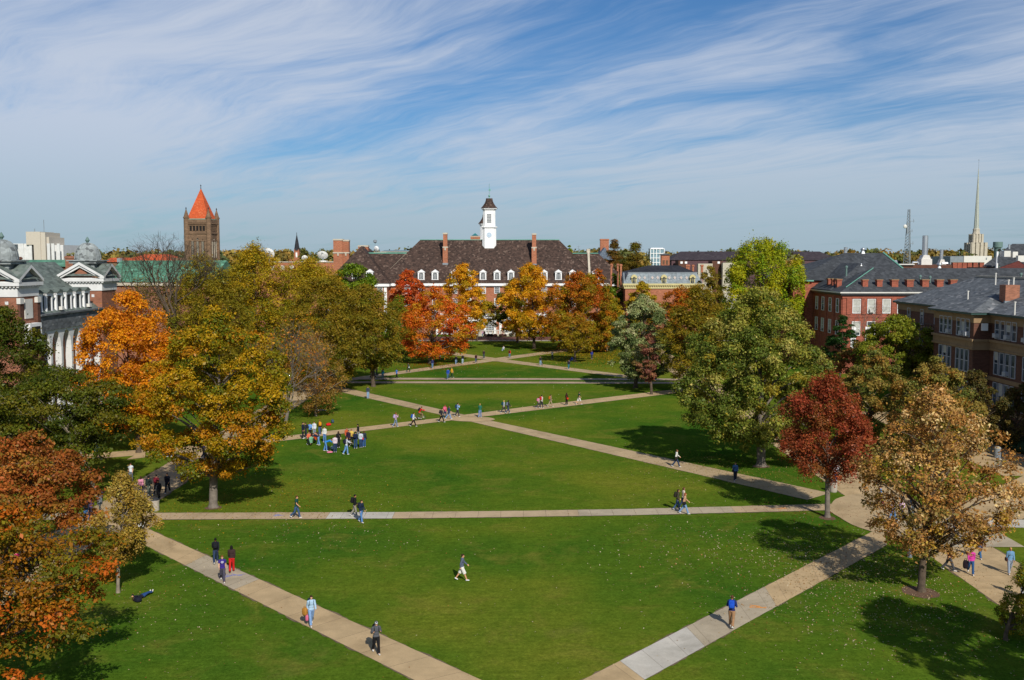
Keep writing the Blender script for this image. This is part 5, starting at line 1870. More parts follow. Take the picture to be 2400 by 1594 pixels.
m.add([(ax(892, D), D - .3, az(590, D)), (ax(981, D), D - .3, az(590, D)), (ax(976, D), D + 6, az(586, D)), (ax(897, D), D + 6, az(586, D))], [(0, 1, 2, 3)])
obj('roof', m, m_plain('blue_grey_roof', (0.16, 0.24, 0.27, 1), .6, .1), HB)
GH = thing('gabled_house', 'blue slate gable with a big orange brick chimney right of the hall', 'building', (ax(1416, 330), 330, 0))
D = 330
m = MB()
m.box(ax(1397, D), ax(1437, D), D, D + 14, 0, az(609, D))
obj('wall', m, M['brick_u'], GH)
m = MB()
xa, xb, xp = ax(1396, D), ax(1438, D), ax(1417, D)
m.add([(xa, D - .5, az(609, D)), (xb, D - .5, az(609, D)), (xp, D - .4, az(580, D)), (xa, D + 14, az(609, D)), (xb, D + 14, az(609, D)), (xp, D + 14, az(580, D))], [(0, 1, 2), (3, 5, 4), (0, 2, 5, 3), (1, 4, 5, 2)])
obj('roof', m, m_roof('blue_slate', (0.11, 0.14, 0.18, 1), (.16, .19, .22, 1), .15, .5), GH)
chimney(1406.5, 1426.5, 560, 590, 336, GH, deep=1.6, cap='brick_u')
AN = thing('antenna', 'thin rooftop antenna right of the hall roof', 'antenna', (ax(1356, 300), 300, ZL))
m = MB()
x = ax(1356, 300)
m.tube([(x, 300, ZL - .5), (x, 300, az(576, 300))], .05, 5)
for z in (az(578, 300), az(582, 300)):
    m.tube([(x - .6, 300, z), (x + .6, 300, z)], .04, 4)
obj('mast', m, M['greysteel'], AN)

# ---------------- mansard roofed house
MH = thing('mansard_house', 'old brick house with pale slate mansard roof and yellow dormers', 'building', (ax(1555, 256), 256, 0))
D = 255.0
X0, X1 = ax(1462, D), ax(1646, D)
ze, zm, zr = az(664.5, D), az(639, D + 1.4), az(622, D + 9)
m = MB()
m.box(X0 + .4, X1 - .4, D, D + 18, 0, ze - 1)
xj = ax(1512, D)
m.box(ax(1505, D), xj, D - .9, D, 0, ze - 1.4)
obj('wall', m, M['brick_u'], MH)
m = MB()
m.box(X0 - .2, X1 + .2, D - .6, D + 18.6, ze - .5, ze)
m.box(X0 + .1, X1 - .1, D - .25, D + 18.25, ze - 1.3, ze - .5)
for i in range(36):
    x = X0 + (X1 - X0) * i / 35
    m.box(x - .09, x + .09, D - .5, D - .251, ze - .78, ze - .5)
obj('cornice', m, M['yellow'], MH)
m = MB()
s_ = 1.3
m.add([(X0, D - .4, ze), (X1, D - .4, ze), (X1, D + 18.4, ze), (X0, D + 18.4, ze), (X0 + s_, D - .4 + s_, zm), (X1 - s_, D - .4 + s_, zm), (X1 - s_, D + 18.4 - s_, zm), (X0 + s_, D + 18.4 - s_, zm)],
      [(0, 1, 5, 4), (1, 2, 6, 5), (2, 3, 7, 6), (3, 0, 4, 7)])
mo = obj('mansard', m, M['slate_l'], MH)
dq = MB()
zz, yy_ = (ze + zm) / 2 + .1, D - .4 + s_ / 2
for pxx in (1499, 1511.5, 1529.5, 1542, 1569, 1582, 1597, 1610):
    x = ax(pxx, D)
    hgt = .46
    dy = hgt * s_ / (zm - ze)
    dq.poly([(x - .38, yy_ - .06, zz), (x, yy_ - dy - .06, zz - hgt), (x + .38, yy_ - .06, zz), (x, yy_ + dy - .06, zz + hgt)])
obj('diamonds', dq, m_plain('pale_pink_slate', (0.42, 0.36, 0.32, 1), .8, .05), mo)
m = MB()
for pxx in (1462, 1522, 1588, 1646):
    x = min(max(ax(pxx, D), X0 + .1), X1 - .1)
    m.add([(x - .12, D - .5, ze), (x + .12, D - .5, ze), (x + .12, D - .5 + s_, zm), (x - .12, D - .5 + s_, zm)], [(0, 1, 2, 3)])
m.box(X0 + s_ - .2, X1 - s_ + .2, D - .55 + s_, D - .3 + s_, zm - .08, zm + .12)
obj('roof_ribs', m, M['greysteel'], mo)
m = MB()
m.poly([(X0 + s_, D - .4 + s_, zm), (X1 - s_, D - .4 + s_, zm), (ax(1590, D + 9), D + 9, zr), (ax(1520, D + 9), D + 9, zr)])
m.poly([(X1 - s_, D - .4 + s_, zm), (X1 - s_, D + 17, zm), (ax(1590, D + 9), D + 9, zr)])
m.poly([(X0 + s_, D + 17, zm), (X0 + s_, D - .4 + s_, zm), (ax(1520, D + 9), D + 9, zr)])
m.poly([(X1 - s_, D + 17, zm), (X0 + s_, D + 17, zm), (ax(1520, D + 9), D + 9, zr), (ax(1590, D + 9), D + 9, zr)])
obj('roof', m, M['roof_d'], MH)
ym = MB()
ym.box(-.62, .62, 0, 1.5, 0, 1.35)
ym.prism([(-.8, 1.3), (.8, 1.3), (.72, 1.75), (.4, 2.1), (0, 2.25), (-.4, 2.1), (-.72, 1.75)], 'y', -.25, 1.9)
ymm = ym.mesh('dormer', M['yellow'])
yp_ = MB()
yp_.prism([(-.36, .15), (.36, .15), (.36, 1.25), (.22, 1.6), (0, 1.72), (-.22, 1.6), (-.36, 1.25)], 'y', -.27, -.251)
ypm = yp_.mesh('pane', M['glass'])
ys_ = MB()
ys_.box(-.36, .36, -.29, -.271, .8, .88)
ys_.box(-.03, .03, -.29, -.272, .15, 1.7)
ysm = ys_.mesh('sash', M['yellow'])
for pxx in (1486, 1556, 1623):
    d_ = part_at('dormer', ymm, MH, (ax(pxx, D), D - .3, ze + .05))
    put('pane', ypm, d_)
    put('sash', ysm, d_)
for pa in ((1431, 1435, 618, 655, 262), (1446, 1450, 618, 650, 260), (1453.5, 1457.5, 619, 650, 257), (1608, 1611.5, 620, 645, 262), (1612.5, 1616, 620, 645, 266), (1622.5, 1626.5, 620.5, 645, 262), (1643, 1648, 620.5, 660, 258)):
    chimney(*pa, MH, cap='brick_u', deep=.6)
lt = MB()
x0, x1 = ax(1550, 270), ax(1569, 270)
lt.box(x0, x1, 270, 272.2, az(640, 270) - 1, az(598, 270))
lo_ = obj('brick_lantern', lt, M['brick_u'], MH)
m = MB()
m.box(x0 - .25, x1 + .25, 269.75, 272.45, az(598, 270), az(596.5, 270))
m.add([(x0 - .3, 269.7, az(596.5, 270)), (x1 + .3, 269.7, az(596.5, 270)), (x1 + .3, 272.5, az(596.5, 270)), (x0 - .3, 272.5, az(596.5, 270)), ((x0 + x1) / 2, 271, az(593.5, 270))], [(0, 1, 4), (1, 2, 4), (2, 3, 4), (3, 0, 4)])
obj('lantern_roof', m, M['roof_s'], lo_)
m = MB()
for a, b_ in ((1552.5, 1557.5), (1560.5, 1565.5)):
    m.box(ax(a, 270), ax(b_, 270), 269.94, 269.999, az(620, 270), az(610, 270))
obj('louvre', m, m_plain('brown_louvre', (0.12, 0.07, 0.04, 1), .8, .3, 5), lo_)

# glass tower, long dark roofed hall
GT = thing('glass_tower', 'small glass apartment tower far behind the mansard house', 'building', (ax(1541, 700), 700, 0))
D = 700
m = MB()
m.box(ax(1524, D), ax(1556, D), D, D + 10, 0, az(584, D))
obj('curtain_wall', m, M['blueglass'], GT)
m = MB()
for i in range(9):
    z = az(584, D) - i * 3.2
    m.box(ax(1523.5, D), ax(1556.5, D), D - .4, D + 10.3, z, z + .45)
for pxx in (1524, 1531, 1538, 1546, 1556):
    m.box(ax(pxx, D) - .22, ax(pxx, D) + .22, D - .41, D - .01, 0, az(584, D))
obj('floor_bands', m, M['white'], GT)
m = MB()
m.box(ax(1526, D), ax(1554, D), D + 1, D + 8, az(584, D) + .4, az(582, D) + .3)
obj('roof_plant', m, M['white'], GT)
DH = thing('drill_hall', 'very long low hall with dark brown roof behind the ginkgo', 'building', (ax(1765, 450), 450, 0))
D = 450
X0, X1 = ax(1571, D), ax(1972, D)
ze, zr = az(609.5, D), az(589.5, D + 14)
m = MB()
m.box(X0 + .6, X1 - .6, D + .5, D + 28, 0, ze)
obj('wall', m, m_plain('purple_brown_wall', (0.10, 0.055, 0.06, 1), .9, .15), DH)
m = MB()
m.poly([(X0, D, ze), (X1, D, ze), (ax(1942, D), D + 14, zr), (ax(1607, D), D + 14, zr)])
m.poly([(X1, D, ze), (X1, D + 28.5, ze), (ax(1942, D), D + 14, zr)])
m.poly([(X0, D + 28.5, ze), (X0, D, ze), (ax(1607, D), D + 14, zr)])
m.poly([(X1, D + 28.5, ze), (X0, D + 28.5, ze), (ax(1607, D), D + 14, zr), (ax(1942, D), D + 14, zr)])
obj('roof', m, m_roof('dark_brown_roof', (0.045, 0.034, 0.038, 1), (.06, .05, .05, 1), .2, 1.0), DH)
for a, b_, y0, y1 in ((1590, 1608, 611, 623), (1669, 1694, 612, 626)):
    m = MB()
    m.box(ax(a, 440), ax(b_, 440), 440, 449, 0, az(y0, 440))
    obj('annex', m, M['brick_d'], DH)
m = MB()
for a in (1597, 1607.5, 1684):
    m.box(ax(a, 440) - .5, ax(a, 440) + .5, 439.9, 439.999, az(618, 440), az(613, 440))
obj('annex_window', m, M['white'], DH)
for a, b_, y0 in ((1636, 1670, 618), (1694, 1730, 616)):
    m = MB()
    m.box(ax(a, 436), ax(b_, 436), 436, 439, 0, az(y0, 436))
    obj('flat_wing', m, M['stone'], DH)

# ---------------- red brick building on the right
J = thing('red_brick_hall', 'red brick hall with grey shingle roof and a row of small chimneys', 'building', (80, 195, 0))
XJ, YJ = 62.0, 187.0
ze, zr = 15.3, 19.8
m = MB()
m.box(XJ, 112, YJ, YJ + 18, 0, ze - .5)
m.box(58, 76, 206, 232, 0, 17.0)
m.box(60.2, 62.3, 205.2, 206.2, 0, 16.4)
for x in (63.2, 66.0, 68.8, 71.6, 74.4):
    m.box(x - .45, x + .45, YJ - .16, YJ - .001, 11.2, ze - .9)
m.box(XJ - .08, 112, YJ - .10, YJ - .002, 10.6, 10.95)
m.box(XJ - .1, 112, YJ - .14, YJ - .003, 14.2, 14.6)
for y in (187.6, 192, 196.5, 200.9, 204.5):
    m.box(XJ - .16, XJ - .001, y - .45, y + .45, 0, ze - .9)
obj('wall', m, M['brick_r'], J)
m = MB()
m.box(XJ - .7, 112.5, YJ - .7, YJ + 18.5, ze - .12, ze + .12)
obj('gutter', m, M['offwhite'], J)
m = MB()
m.box(XJ - .5, 112.3, YJ - .5, YJ + 18.3, ze - .5, ze - .121)
obj('cornice', m, M['darkmetal'], J)
m = MB()
rj = 9.4
e0, e1 = XJ - .7, 112.6
f0, f1 = YJ - .7, YJ + 18.6
m.poly([(e0, f0, ze + .13), (e1, f0, ze + .13), (e1 - rj, f0 + rj, zr), (e0 + rj, f0 + rj, zr)])
m.poly([(e0, f1, ze + .13), (e0, f0, ze + .13), (e0 + rj, f0 + rj, zr)])
m.poly([(e1, f0, ze + .13), (e1, f1, ze + .13), (e1 - rj, f0 + rj, zr)])
m.poly([(e1, f1, ze + .13), (e0, f1, ze + .13), (e0 + rj, f0 + rj, zr), (e1 - rj, f0 + rj, zr)])
# higher middle roof running back
m.poly([(61.4, 193, 15.6), (70.2, 201.8, 20.7), (70.2, 214, 20.7), (61.4, 214, 15.6)])
m.poly([(61.4, 193, 15.6), (79, 193, 15.6), (70.2, 201.8, 20.7)])
m.poly([(79, 193, 15.6), (79, 214, 15.6), (70.2, 214, 20.7), (70.2, 201.8, 20.7)])
a0, a1, b0, b1 = 57.3, 79.3, 205.3, 235
m.poly([(a0, b0, 17.2), (a1 + 4, b0, 17.2), (ax(2065, 220), 219, 22.9), (ax(1975, 220), 219, 22.9)])
m.poly([(a0, b1, 17.2), (a0, b0, 17.2), (ax(1975, 220), 219, 22.9)])
m.poly([(a1 + 4, b0, 17.2), (a1 + 9, b1, 17.2), (ax(2065, 220), 219, 22.9)])
m.poly([(a1 + 9, b1, 17.2), (a0, b1, 17.2), (ax(1975, 220), 219, 22.9), (ax(2065, 220), 219, 22.9)])
obj('roof', m, M['roof_g'], J)
m = MB()
m.box(a0 - .1, 62, b0 - .12, b0 + .2, 17.0, 17.25)
m.tube([(ax(2065, 220), 219, 22.95), (a1 + 4, b0, 17.25)], .22, 5)
m.tube([(e0 + 1.5, f0 + 1.5, ze + 1.0), (e0 + rj, f0 + rj, zr + .05)], .08, 4)
obj('ridge_flashing', m, M['copper'], J)


def jchim(x, y, zb_, zt_, w=.95):
    m = MB()
    m.box(x - w / 2, x + w / 2, y - w / 2, y + w / 2, zb_ - .6, zt_ - .3)
    m.box(x - w / 2 - .08, x + w / 2 + .08, y - w / 2 - .08, y + w / 2 + .08, zt_ - .3, zt_ - .12)
    c = obj('chimney', m, M['brick_r'], J)
    m = MB()
    m.box(x - w / 2 - .12, x + w / 2 + .12, y - w / 2 - .12, y + w / 2 + .12, zt_ - .12, zt_)
    obj('cap', m, M['tanstone'], c)


for pxx in (2027.5, 2061, 2096.5, 2132, 2168, 2202, 2234):
    jchim(ax(pxx, 188.7), 188.8, 15.9, 17.75, 1.0 if pxx < 2090 else 1.2)
for y in (198.6, 196.0, 193.2):
    jchim(63.2, y, 15.9, 17.75, .9)
jw, jp, jg = win_mesh('window', 1.35, 2.5, 1, 2, fw=.10), pane_mesh(1.3, 2.5, 'blind'), pane_mesh(1.3, 2.5)
for i, x in enumerate((64.6, 67.4, 70.2, 73.0, 75.8, 78.6)):
    for zb_ in (11.5, 7.3):
        add_window(J, jw, jp if i < 3 and zb_ > 8 else jg, (x, YJ - .003, zb_))
for y in (189.8, 194.2, 198.7, 202.7):
    for zb_ in (11.5, 7.3):
        add_window(J, jw, jg, (XJ - .003, y, zb_), rad(-90))
m = MB()
m.box(67.0, 67.8, YJ - .6, YJ, 11.6, 12.2)
obj('air_conditioner', m, M['offwhite'], J)
m = MB()
m.box(ax(2005, YJ - .1), ax(2010, YJ - .1), YJ - .12, YJ - .004, 5.5, 8.8)
m.box(ax(2032, YJ - .1), ax(2046, YJ - .1), YJ - .12, YJ - .004, 5.6, 8.9)
m.box(ax(1998, YJ - .1), ax(2004, YJ - .1), YJ - .13, YJ - .005, 4.6, 7.0)
obj('white_panel', m, M['white'], J)
for px_, y_, D in ((1984, 628, 192), (2157, 650, 189.5), (2180, 652, 190), (2393, 645, 190)):
    x, _, z = at(px_, y_, D)
    m = MB()
    m.lathe([(.16, z - 1.6), (.16, z), (.26, z + .02), (.26, z + .3), (.1, z + .45)], 8, (x, D))
    obj('vent_pipe', m, M['greenmetal'], J)


def whirl(label, pxx, ytop, D, zb_):
    x = ax(pxx, D)
    zt_ = az(ytop, D)
    t = thing('roof_ventilator', label, 'ventilator', (x, D, zb_), 0, 'white roof ventilators')
    h = zt_ - zb_
    m = MB()
    m.add([(x - .5 * h * .6, D - .5 * h * .6, zb_), (x + .3 * h, D - .3 * h, zb_), (x + .3 * h, D + .3 * h, zb_), (x - .3 * h, D + .3 * h, zb_),
           (x - .1 * h, D - .1 * h, zb_ + .55 * h), (x + .1 * h, D - .1 * h, zb_ + .55 * h), (x + .1 * h, D + .1 * h, zb_ + .55 * h), (x - .1 * h, D + .1 * h, zb_ + .55 * h)],
          [(0, 1, 5, 4), (1, 2, 6, 5), (2, 3, 7, 6), (3, 0, 4, 7)])
    obj('skirt', m, M['white'], t)
    m = MB()
    m.lathe([(.14 * h, zb_ + .5 * h), (.3 * h, zb_ + .62 * h), (.34 * h, zb_ + .78 * h), (.26 * h, zb_ + .92 * h), (.06 * h, zb_ + h)], 12, (x, D))
    obj('turbine', m, M['steel'], t)


whirl('white turbine ventilator on the highest grey shingle ridge', 2021, 580.5, 219, az(597.5, 219))
whirl('white turbine ventilator in the middle of the long shingle ridge', 2201, 616.5, 196, az(632, 196))
whirl('tiny white turbine ventilator on the lower left shingle ridge', 2018, 617, 201, az(623.5, 201))

# laboratory block behind with its roof plant
LB = thing('laboratory_block', 'flat brick laboratory block behind the shingle roof', 'building', (ax(2200, 235), 235, 0))
D = 232
zl = az(621, D)
m = MB()
m.box(ax(2078, D), ax(2330, D), D, D + 40, 0, zl)
obj('wall', m, M['brick_d'], LB)
m = MB()
m.box(ax(2094, D), ax(2141, D), D - .5, D + 2, zl, az(618.5, D))
m.box(ax(2086, D), ax(2094, D), D + 1, D + 3, zl, az(611, D))
m.box(ax(2094, D), ax(2101, D), D + 4, D + 8, zl, az(613, D))
obj('parapet', m, M['offwhite'], LB)
m = MB()
m.prism([(ax(2138, D), zl), (ax(2141, D), az(609, D)), (ax(2160, D), az(613, D)), (ax(2160, D), zl)], 'y', D + 12, D + 20)
obj('lean_to', m, M['roof_d'], LB)
for pxx in (2236.5, 2247.5, 2259, 2271, 2284.5, 2299.5):
    m = MB()
    x = ax(pxx, D)
    m.box(x - .5, x + .5, D - .3, D + .7, zl - 1, az(615.5, D))
    c = obj('chimney', m, M['brick_r'], LB)
    m = MB()
    m.box(x - .56, x + .56, D - .36, D + .76, az(615.5, D), az(614.8, D))
    obj('cap', m, M['tanstone'], c)
for a, b_, y0 in ((2101, 2107, 612), (2146, 2158, 615), (2216, 2228, 617)):
    m = MB()
    m.tube([(ax(a, D), D + 2, zl + .3), (ax(a, D) + .1, D + 2, az(y0, D)), (ax(b_, D), D + 2, az(y0, D)), (ax(b_, D) + .2, D + 2, zl + .2)], .28, 8)
    obj('duct', m, M['steel'], LB)


def stack(label, px0, px1, ytop, D, zb_, mat='steel', box=None, name='exhaust_stack', cap=False, grp='rooftop exhaust stacks'):
    x = (ax(px0, D, ytop) + ax(px1, D, ytop)) / 2
    r = (ax(px1, D) - ax(px0, D)) / 2
    zt_ = az(ytop, D)
    t = thing(name, label, 'chimney', (x, D, zb_), 0, grp)
    m = MB()
    pr = [(r, zb_ - .3), (r, zt_)]
    m.lathe(pr, 18, (x, D))
    for i in range(1, 5):
        z = zb_ + (zt_ - zb_) * i / 5
        m.lathe([(r * 1.03, z), (r * 1.03, z + .08)], 18, (x, D))
    obj('flue', m, M[mat], t, smooth=False)
    m = MB()
    m.lathe([(r * .85, zt_ + .004), (r * .85, zt_ + .03)], 16, (x, D))
    obj('mouth', m, M['void'], t)
    if box:
        w_, h_ = box
        m = MB()
        m.box(x - w_ / 2, x + w_ / 2, D - w_ / 2, D + w_ / 2, zb_ - .2, zb_ + h_)
        m.prism([(x - w_ * .42, zb_ + h_), (x + w_ * .42, zb_ + h_), (x + r, zb_ + h_ + .9), (x - r, zb_ + h_ + .9)], 'y', D - w_ * .4, D + w_ * .4)
        obj('fan_box', m, M['offwhite'], t)
    return t


stack('tall thick steel stack beside the lattice mast', 2162.5, 2175.5, 552.5, 236, az(626, 236), box=(2.5, 1.9))
stack('shorter steel stack right of the thick one', 2203.3, 2211, 585.5, 238, az(623, 238), box=(1.7, .6))
stack('short steel flue on the highest shingle roof', 1978, 1986, 580, 223, 22.0)
stack('thin white flue before the dark ventilation tower', 2335, 2340, 589.5, 214, az(628, 214), mat='white')
stack('slim pointed steel flue at the far right roofs', 2363, 2368, 573, 225, az(606, 225))
VT = thing('ventilation_tower', 'grey green round ventilation tower with a wider head', 'tower', (ax(2336, 265), 265, 0))
x, D = ax(2336, 265), 265
m = MB()
m.lathe([(.86, 0), (.86, az(581, D)), (1.18, az(580, D)), (1.18, az(567, D))], 20, (x, D))
obj('shaft', m, M['greenmetal'], VT)
m = MB()
m.prism([(x + .05 + .38 * math.cos(a), az(586.5, D) + .38 * math.sin(a)) for a in [2 * math.pi * i / 14 for i in range(14)]], 'y', D - .98, D - .85)
obj('round_opening', m, M['void'], VT)

# slate roofs at the far right
SR = thing('slate_gable_hall', 'dark slate gables with white roof plant at the far right edge', 'building', (ax(2370, 218), 218, 0))
D = 218
m = MB()
m.box(ax(2306, D), ax(2480, D), D, D + 8, 0, az(627, D))
obj('wall', m, M['brick_d'], SR)
m = MB()
m.poly([(ax(2298, D), D - .5, az(625, D)), (ax(2480, D), D - .5, az(625, D)), (ax(2470, D), D + 9, az(570, D)), (ax(2418, D), D + 9, az(570, D))])
m.poly([(ax(2298, D), D - .5, az(625, D)), (ax(2418, D), D + 9, az(570, D)), (ax(2430, D + 20), D + 20, az(570, D)), (ax(2330, D + 20), D + 20, az(625, D))])
m.add([(ax(2340, 206), 206, az(628, 206)), (ax(2387, 206), 206, az(611, 206)), (ax(2430, 206), 206, az(640, 206)), (ax(2340, 216), 216, az(628, 206)), (ax(2387, 216), 216, az(611, 206)), (ax(2430, 216), 216, az(640, 206))],
      [(0, 1, 4, 3), (1, 2, 5, 4)])
obj('roof', m, M['roof_g'], SR)
m = MB()
m.poly([(ax(2340, 206), 206.1, az(628, 206)), (ax(2387, 206), 206.1, az(611, 206)), (ax(2430, 206), 206.1, az(640, 206))])
m.box(ax(2340, 206), ax(2460, 206), 206.2, 216, 0, az(641, 206))
obj('gable_wall', m, m_brick('maroon_brick', (0.13, 0.03, 0.025, 1), (.1, .05, .04, 1)), SR)
m = MB()
for a, b_, y0 in ((2352, 2367, 588), (2372, 2384, 590), (2385, 2400, 600)):
    m.box(ax(a, 212), ax(b_, 212), 212, 214, az(y0 + 14, 212), az(y0, 212))
m.box(ax(2382, 211), ax(2402, 211), 210.5, 211.5, az(614, 211), az(599, 211))
obj('roof_plant', m, M['offwhite'], SR)

# lattice mast
LM = thing('lattice_mast', 'grey steel lattice radio mast with a round dish', 'mast', (ax(2127, 400), 400, 0))
xm_, D = ax(2126.5, 400), 400
ztp, zbs = az(491, D), az(617, D)
legs = []
m = MB()


def lw(z):
    t = (z - zbs) / (ztp - zbs)
    return 1.62 - 1.18 * min(max(t, -.3), 1) if t < .75 else .735 - .9 * (t - .75)


zz_ = [0.0] + [zbs + (ztp - zbs) * i / 17 for i in range(18)]
for i in range(len(zz_) - 1):
    z0, z1 = zz_[i], zz_[i + 1]
    w0, w1 = lw(z0), lw(z1)
    for k in range(3):
        a, b_ = 2 * math.pi * k / 3 + .5, 2 * math.pi * (k + 1) / 3 + .5
        P0, P1 = (xm_ + w0 * math.cos(a), D + w0 * math.sin(a), z0), (xm_ + w1 * math.cos(a), D + w1 * math.sin(a), z1)
        Q0, Q1 = (xm_ + w0 * math.cos(b_), D + w0 * math.sin(b_), z0), (xm_ + w1 * math.cos(b_), D + w1 * math.sin(b_), z1)
        m.tube([P0, P1], .12, 4)
        m.tube([P0, Q1], .06, 3)
        m.tube([Q0, P1], .06, 3)
        m.tube([P1, Q1], .06, 3)
obj('lattice', m, M['greysteel'], LM)
m = MB()
for y0, l in ((519, 1.9), (542, 1.3), (571, 1.9), (574, -1.4)):
    z = az(y0, D)
    m.tube([(xm_, D - .5, z), (xm_ + l, D - .8, z + .1)], .12, 4)
    m.tube([(xm_ + l * .8, D - .8, z - .5), (xm_ + l * .8, D - .8, z + .9)], .09, 4)
m.box(xm_ - 1.1, xm_ - .5, D - 1, D - .4, az(530, D) - 3, az(522, D))
obj('aerials', m, M['greysteel'], LM)
m = MB()
Rm = Matrix.Rotation(rad(70), 3, 'Z')
m.ell((xm_ - 1.75, D - .8, az(531, D)), (.75, .4, .80), 12, 8)
obj('drum_dish', m, M['offwhite'], LM)

# church with needle spire
NS = thing('needle_spire_church', 'grey stone church tower with a very tall needle spire', 'church', (ax(2284, 450), 450, 0))
D = 450
xc = ax(2284.5, D)
m = MB()


def tier(w, z0, z1, but):
    m.box(xc - w, xc + w, D - w, D + w, z0, z1)
    for sx in (-1, -.36, .36, 1):
        for ff in ((xc + sx * w * .88, D - w), (xc + w, D + sx * w * .88), (xc - w, D + sx * w * .88)):
            m.box(ff[0] - but, ff[0] + but, ff[1] - but, ff[1] + but, z0, z1 + .45)


tier(3.2, 0, az(571, D), .55)
tier(2.05, az(571, D), az(551, D), .36)
m.lathe([(1.7, az(551, D)), (1.7, az(547, D)), (1.5, az(546, D)), (1.35, az(539, D)), (1.55, az(538.5, D)), (1.3, az(536, D))], 8, (xc, D))
obj('tower', m, M['stone'], NS)
m = MB()
for w, y0, y1, xx in ((3.2, 598, 575, .35), (2.05, 568, 553, .25)):
    m.box(xc + xx, xc + xx + .9, D - w - .02, D - w + .1, az(y0, D), az(y1, D))
    m.box(xc - xx - .7, xc - xx - .1, D - w - .02, D - w + .1, az(y0, D), az(y1, D))
obj('louvre_opening', m, M['void'], NS)
m = MB()
m.lathe([(.98, az(537, D)), (.10, az(396, D))], 8, (xc, D))
for k in range(8):
    a = 2 * math.pi * (k + .5) / 8
    m.tube([(xc + 1.0 * math.cos(a), D + 1.0 * math.sin(a), az(537, D)), (xc + .10 * math.cos(a), D + .10 * math.sin(a), az(396, D))], [.10, .03], 4)
sp = obj('spire', m, m_plain('pale_green_spire', (0.40, 0.42, 0.36, 1), .6, .12), NS)
m = MB()
m.tube([(xc, D, az(396, D) - .5), (xc, D, az(375, D))], .06, 5)
m.ell((xc, D, az(375, D)), (.2, .2, .2), 6, 5)
obj('finial', m, M['greysteel'], sp)
WX = thing('flat_white_block', 'pale flat roofed block under the needle spire', 'building', (ax(2288, 300), 300, 0))
D = 300
m = MB()
m.box(ax(2258, D), ax(2323, D), D, D + 20, 0, az(600, D))
obj('wall', m, M['offwhite'], WX)
m = MB()
m.box(ax(2309.5, D), ax(2311.5, D), D - .1, D - .001, az(609, D), az(604, D))
m.box(ax(2258, D) - 4, ax(2258, D), D + .2, D + 14, 0, az(601, D))
obj('side_wing', m, M['greysteel'], WX)

# ---------------- near brick building on the right edge
KB = thing('stone_banded_hall', 'near brown brick hall with tan stone bands, slate roof and triple windows', 'building', (66, 128, 0))
zE = 14.85
m = MB()
m.box(62, 84, 137, 160, 0, zE - 1.3)                 # far wing
m.box(58, 80, 125, 136.7, 0, zE - 1.301)             # pavilion
m.box(60.1, 84, 80, 125, 0, zE - 1.302)              # near wing
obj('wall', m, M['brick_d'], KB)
m = MB()


def ring(z0, z1, o):
    m.box(62 - o, 84, 137, 160 + o, z0, z1)
    m.box(58 - o, 80, 125 - o, 136.7 + o, z0 + .001, z1 + .001)
    m.box(60.1 - o, 84, 80, 125, z0 + .002, z1 + .002)


ring(zE - 1.3, zE - .5, .08)
ring(zE - .5, zE - .25, .28)
ring(11.2, 11.5, .30)
ring(10.4, 11.2, .10)
ring(10.15, 10.4, .22)
ring(6.4, 6.9, .14)
ring(2.6, 3.2, .14)
obj('stone_bands', m, M['tanstone'], KB)
m = MB()
m.box(61.3, 84.4, 137, 160.6, zE - .25, zE)
m.box(57.3, 80, 124.3, 137.3, zE - .249, zE + .001)
m.box(59.4, 84.4, 80, 125, zE - .248, zE + .002)
obj('gutter', m, m_plain('green_gutter', (0.03, 0.07, 0.06, 1), .5, .15), KB)
m = MB()
# main hip roof with N-S ridge, and the pavilion's own hip
zK, xK = 18.9, 70.5
y0, y1 = 80, 160.6
m.poly([(59.3, y0, zE + .01), (59.3, 128, zE + .01), (xK, 128, zK), (xK, y0, zK)][::-1])
m.poly([(61.2, 128, zE + .01), (61.2, y1, zE + .01), (xK, y1 - 9.5, zK), (xK, 128, zK)][::-1])
m.poly([(61.2, y1, zE + .01), (84.5, y1, zE + .01), (xK, y1 - 9.5, zK)][::-1])
m.poly([(84.5, y1, zE + .01), (84.5, y0, zE + .01), (xK, y0, zK), (xK, y1 - 9.5, zK)][::-1])
yc = (124.3 + 137.3) / 2
m.poly([(57.2, 124.2, zE + .015), (57.2, 137.4, zE + .015), (63.8, yc, zE + 2.45)][::-1])
m.poly([(57.2, 124.2, zE + .015), (63.8, yc, zE + 2.45), (xK - 1, yc, zE + 2.45), (xK - 1, 124.2, zE + .015)][::-1])
m.poly([(57.2, 137.4, zE + .015), (xK - 1, 137.4, zE + .015), (xK - 1, yc, zE + 2.45), (63.8, yc, zE + 2.45)][::-1])
obj('roof', m, M['roof_s'], KB)
m = MB()
m.box(xK - .3, xK + .3, y0, y1 - 9.5, zK - .1, zK + .18)
m.box(61.2, 62.4, 137.4, 138.6, zE + .02, zE + .3)
obj('ridge_cap', m, M['concrete'], KB)
m = MB()
m.box(62.6, 64.4, 126.6, 128.2, zE - .5, az(668, 127))
ck = obj('chimney', m, m_brick('brown_chimney_brick', (0.30, 0.12, 0.07, 1), (.25, .16, .11, 1)), KB)
m = MB()
m.box(62.4, 64.9, 126.3, 126.6, zE + .2, zE + 1.4)
obj('flashing', m, M['greysteel'], ck)
for px_, y_, D, h in ((2364, 660, 128, 1.2), (2376, 655, 133, 1.5), (2334, 644, 138, 1.2), (2379, 712, 118, 1.6), (2269, 686, 133, .3)):
    x, _, z = at(px_, y_, D)
    m = MB()
    m.lathe([(.09, z - 1.4), (.09, z + .1), (.14, z + .12), (.14, z + .25)], 8, (x, D))
    obj('vent_pipe', m, M['offwhite'], KB)
M['paneblue'] = m_glass('shaded_window_glass', (0.02, 0.03, 0.045, 1), (0.10, 0.13, 0.16, 1))
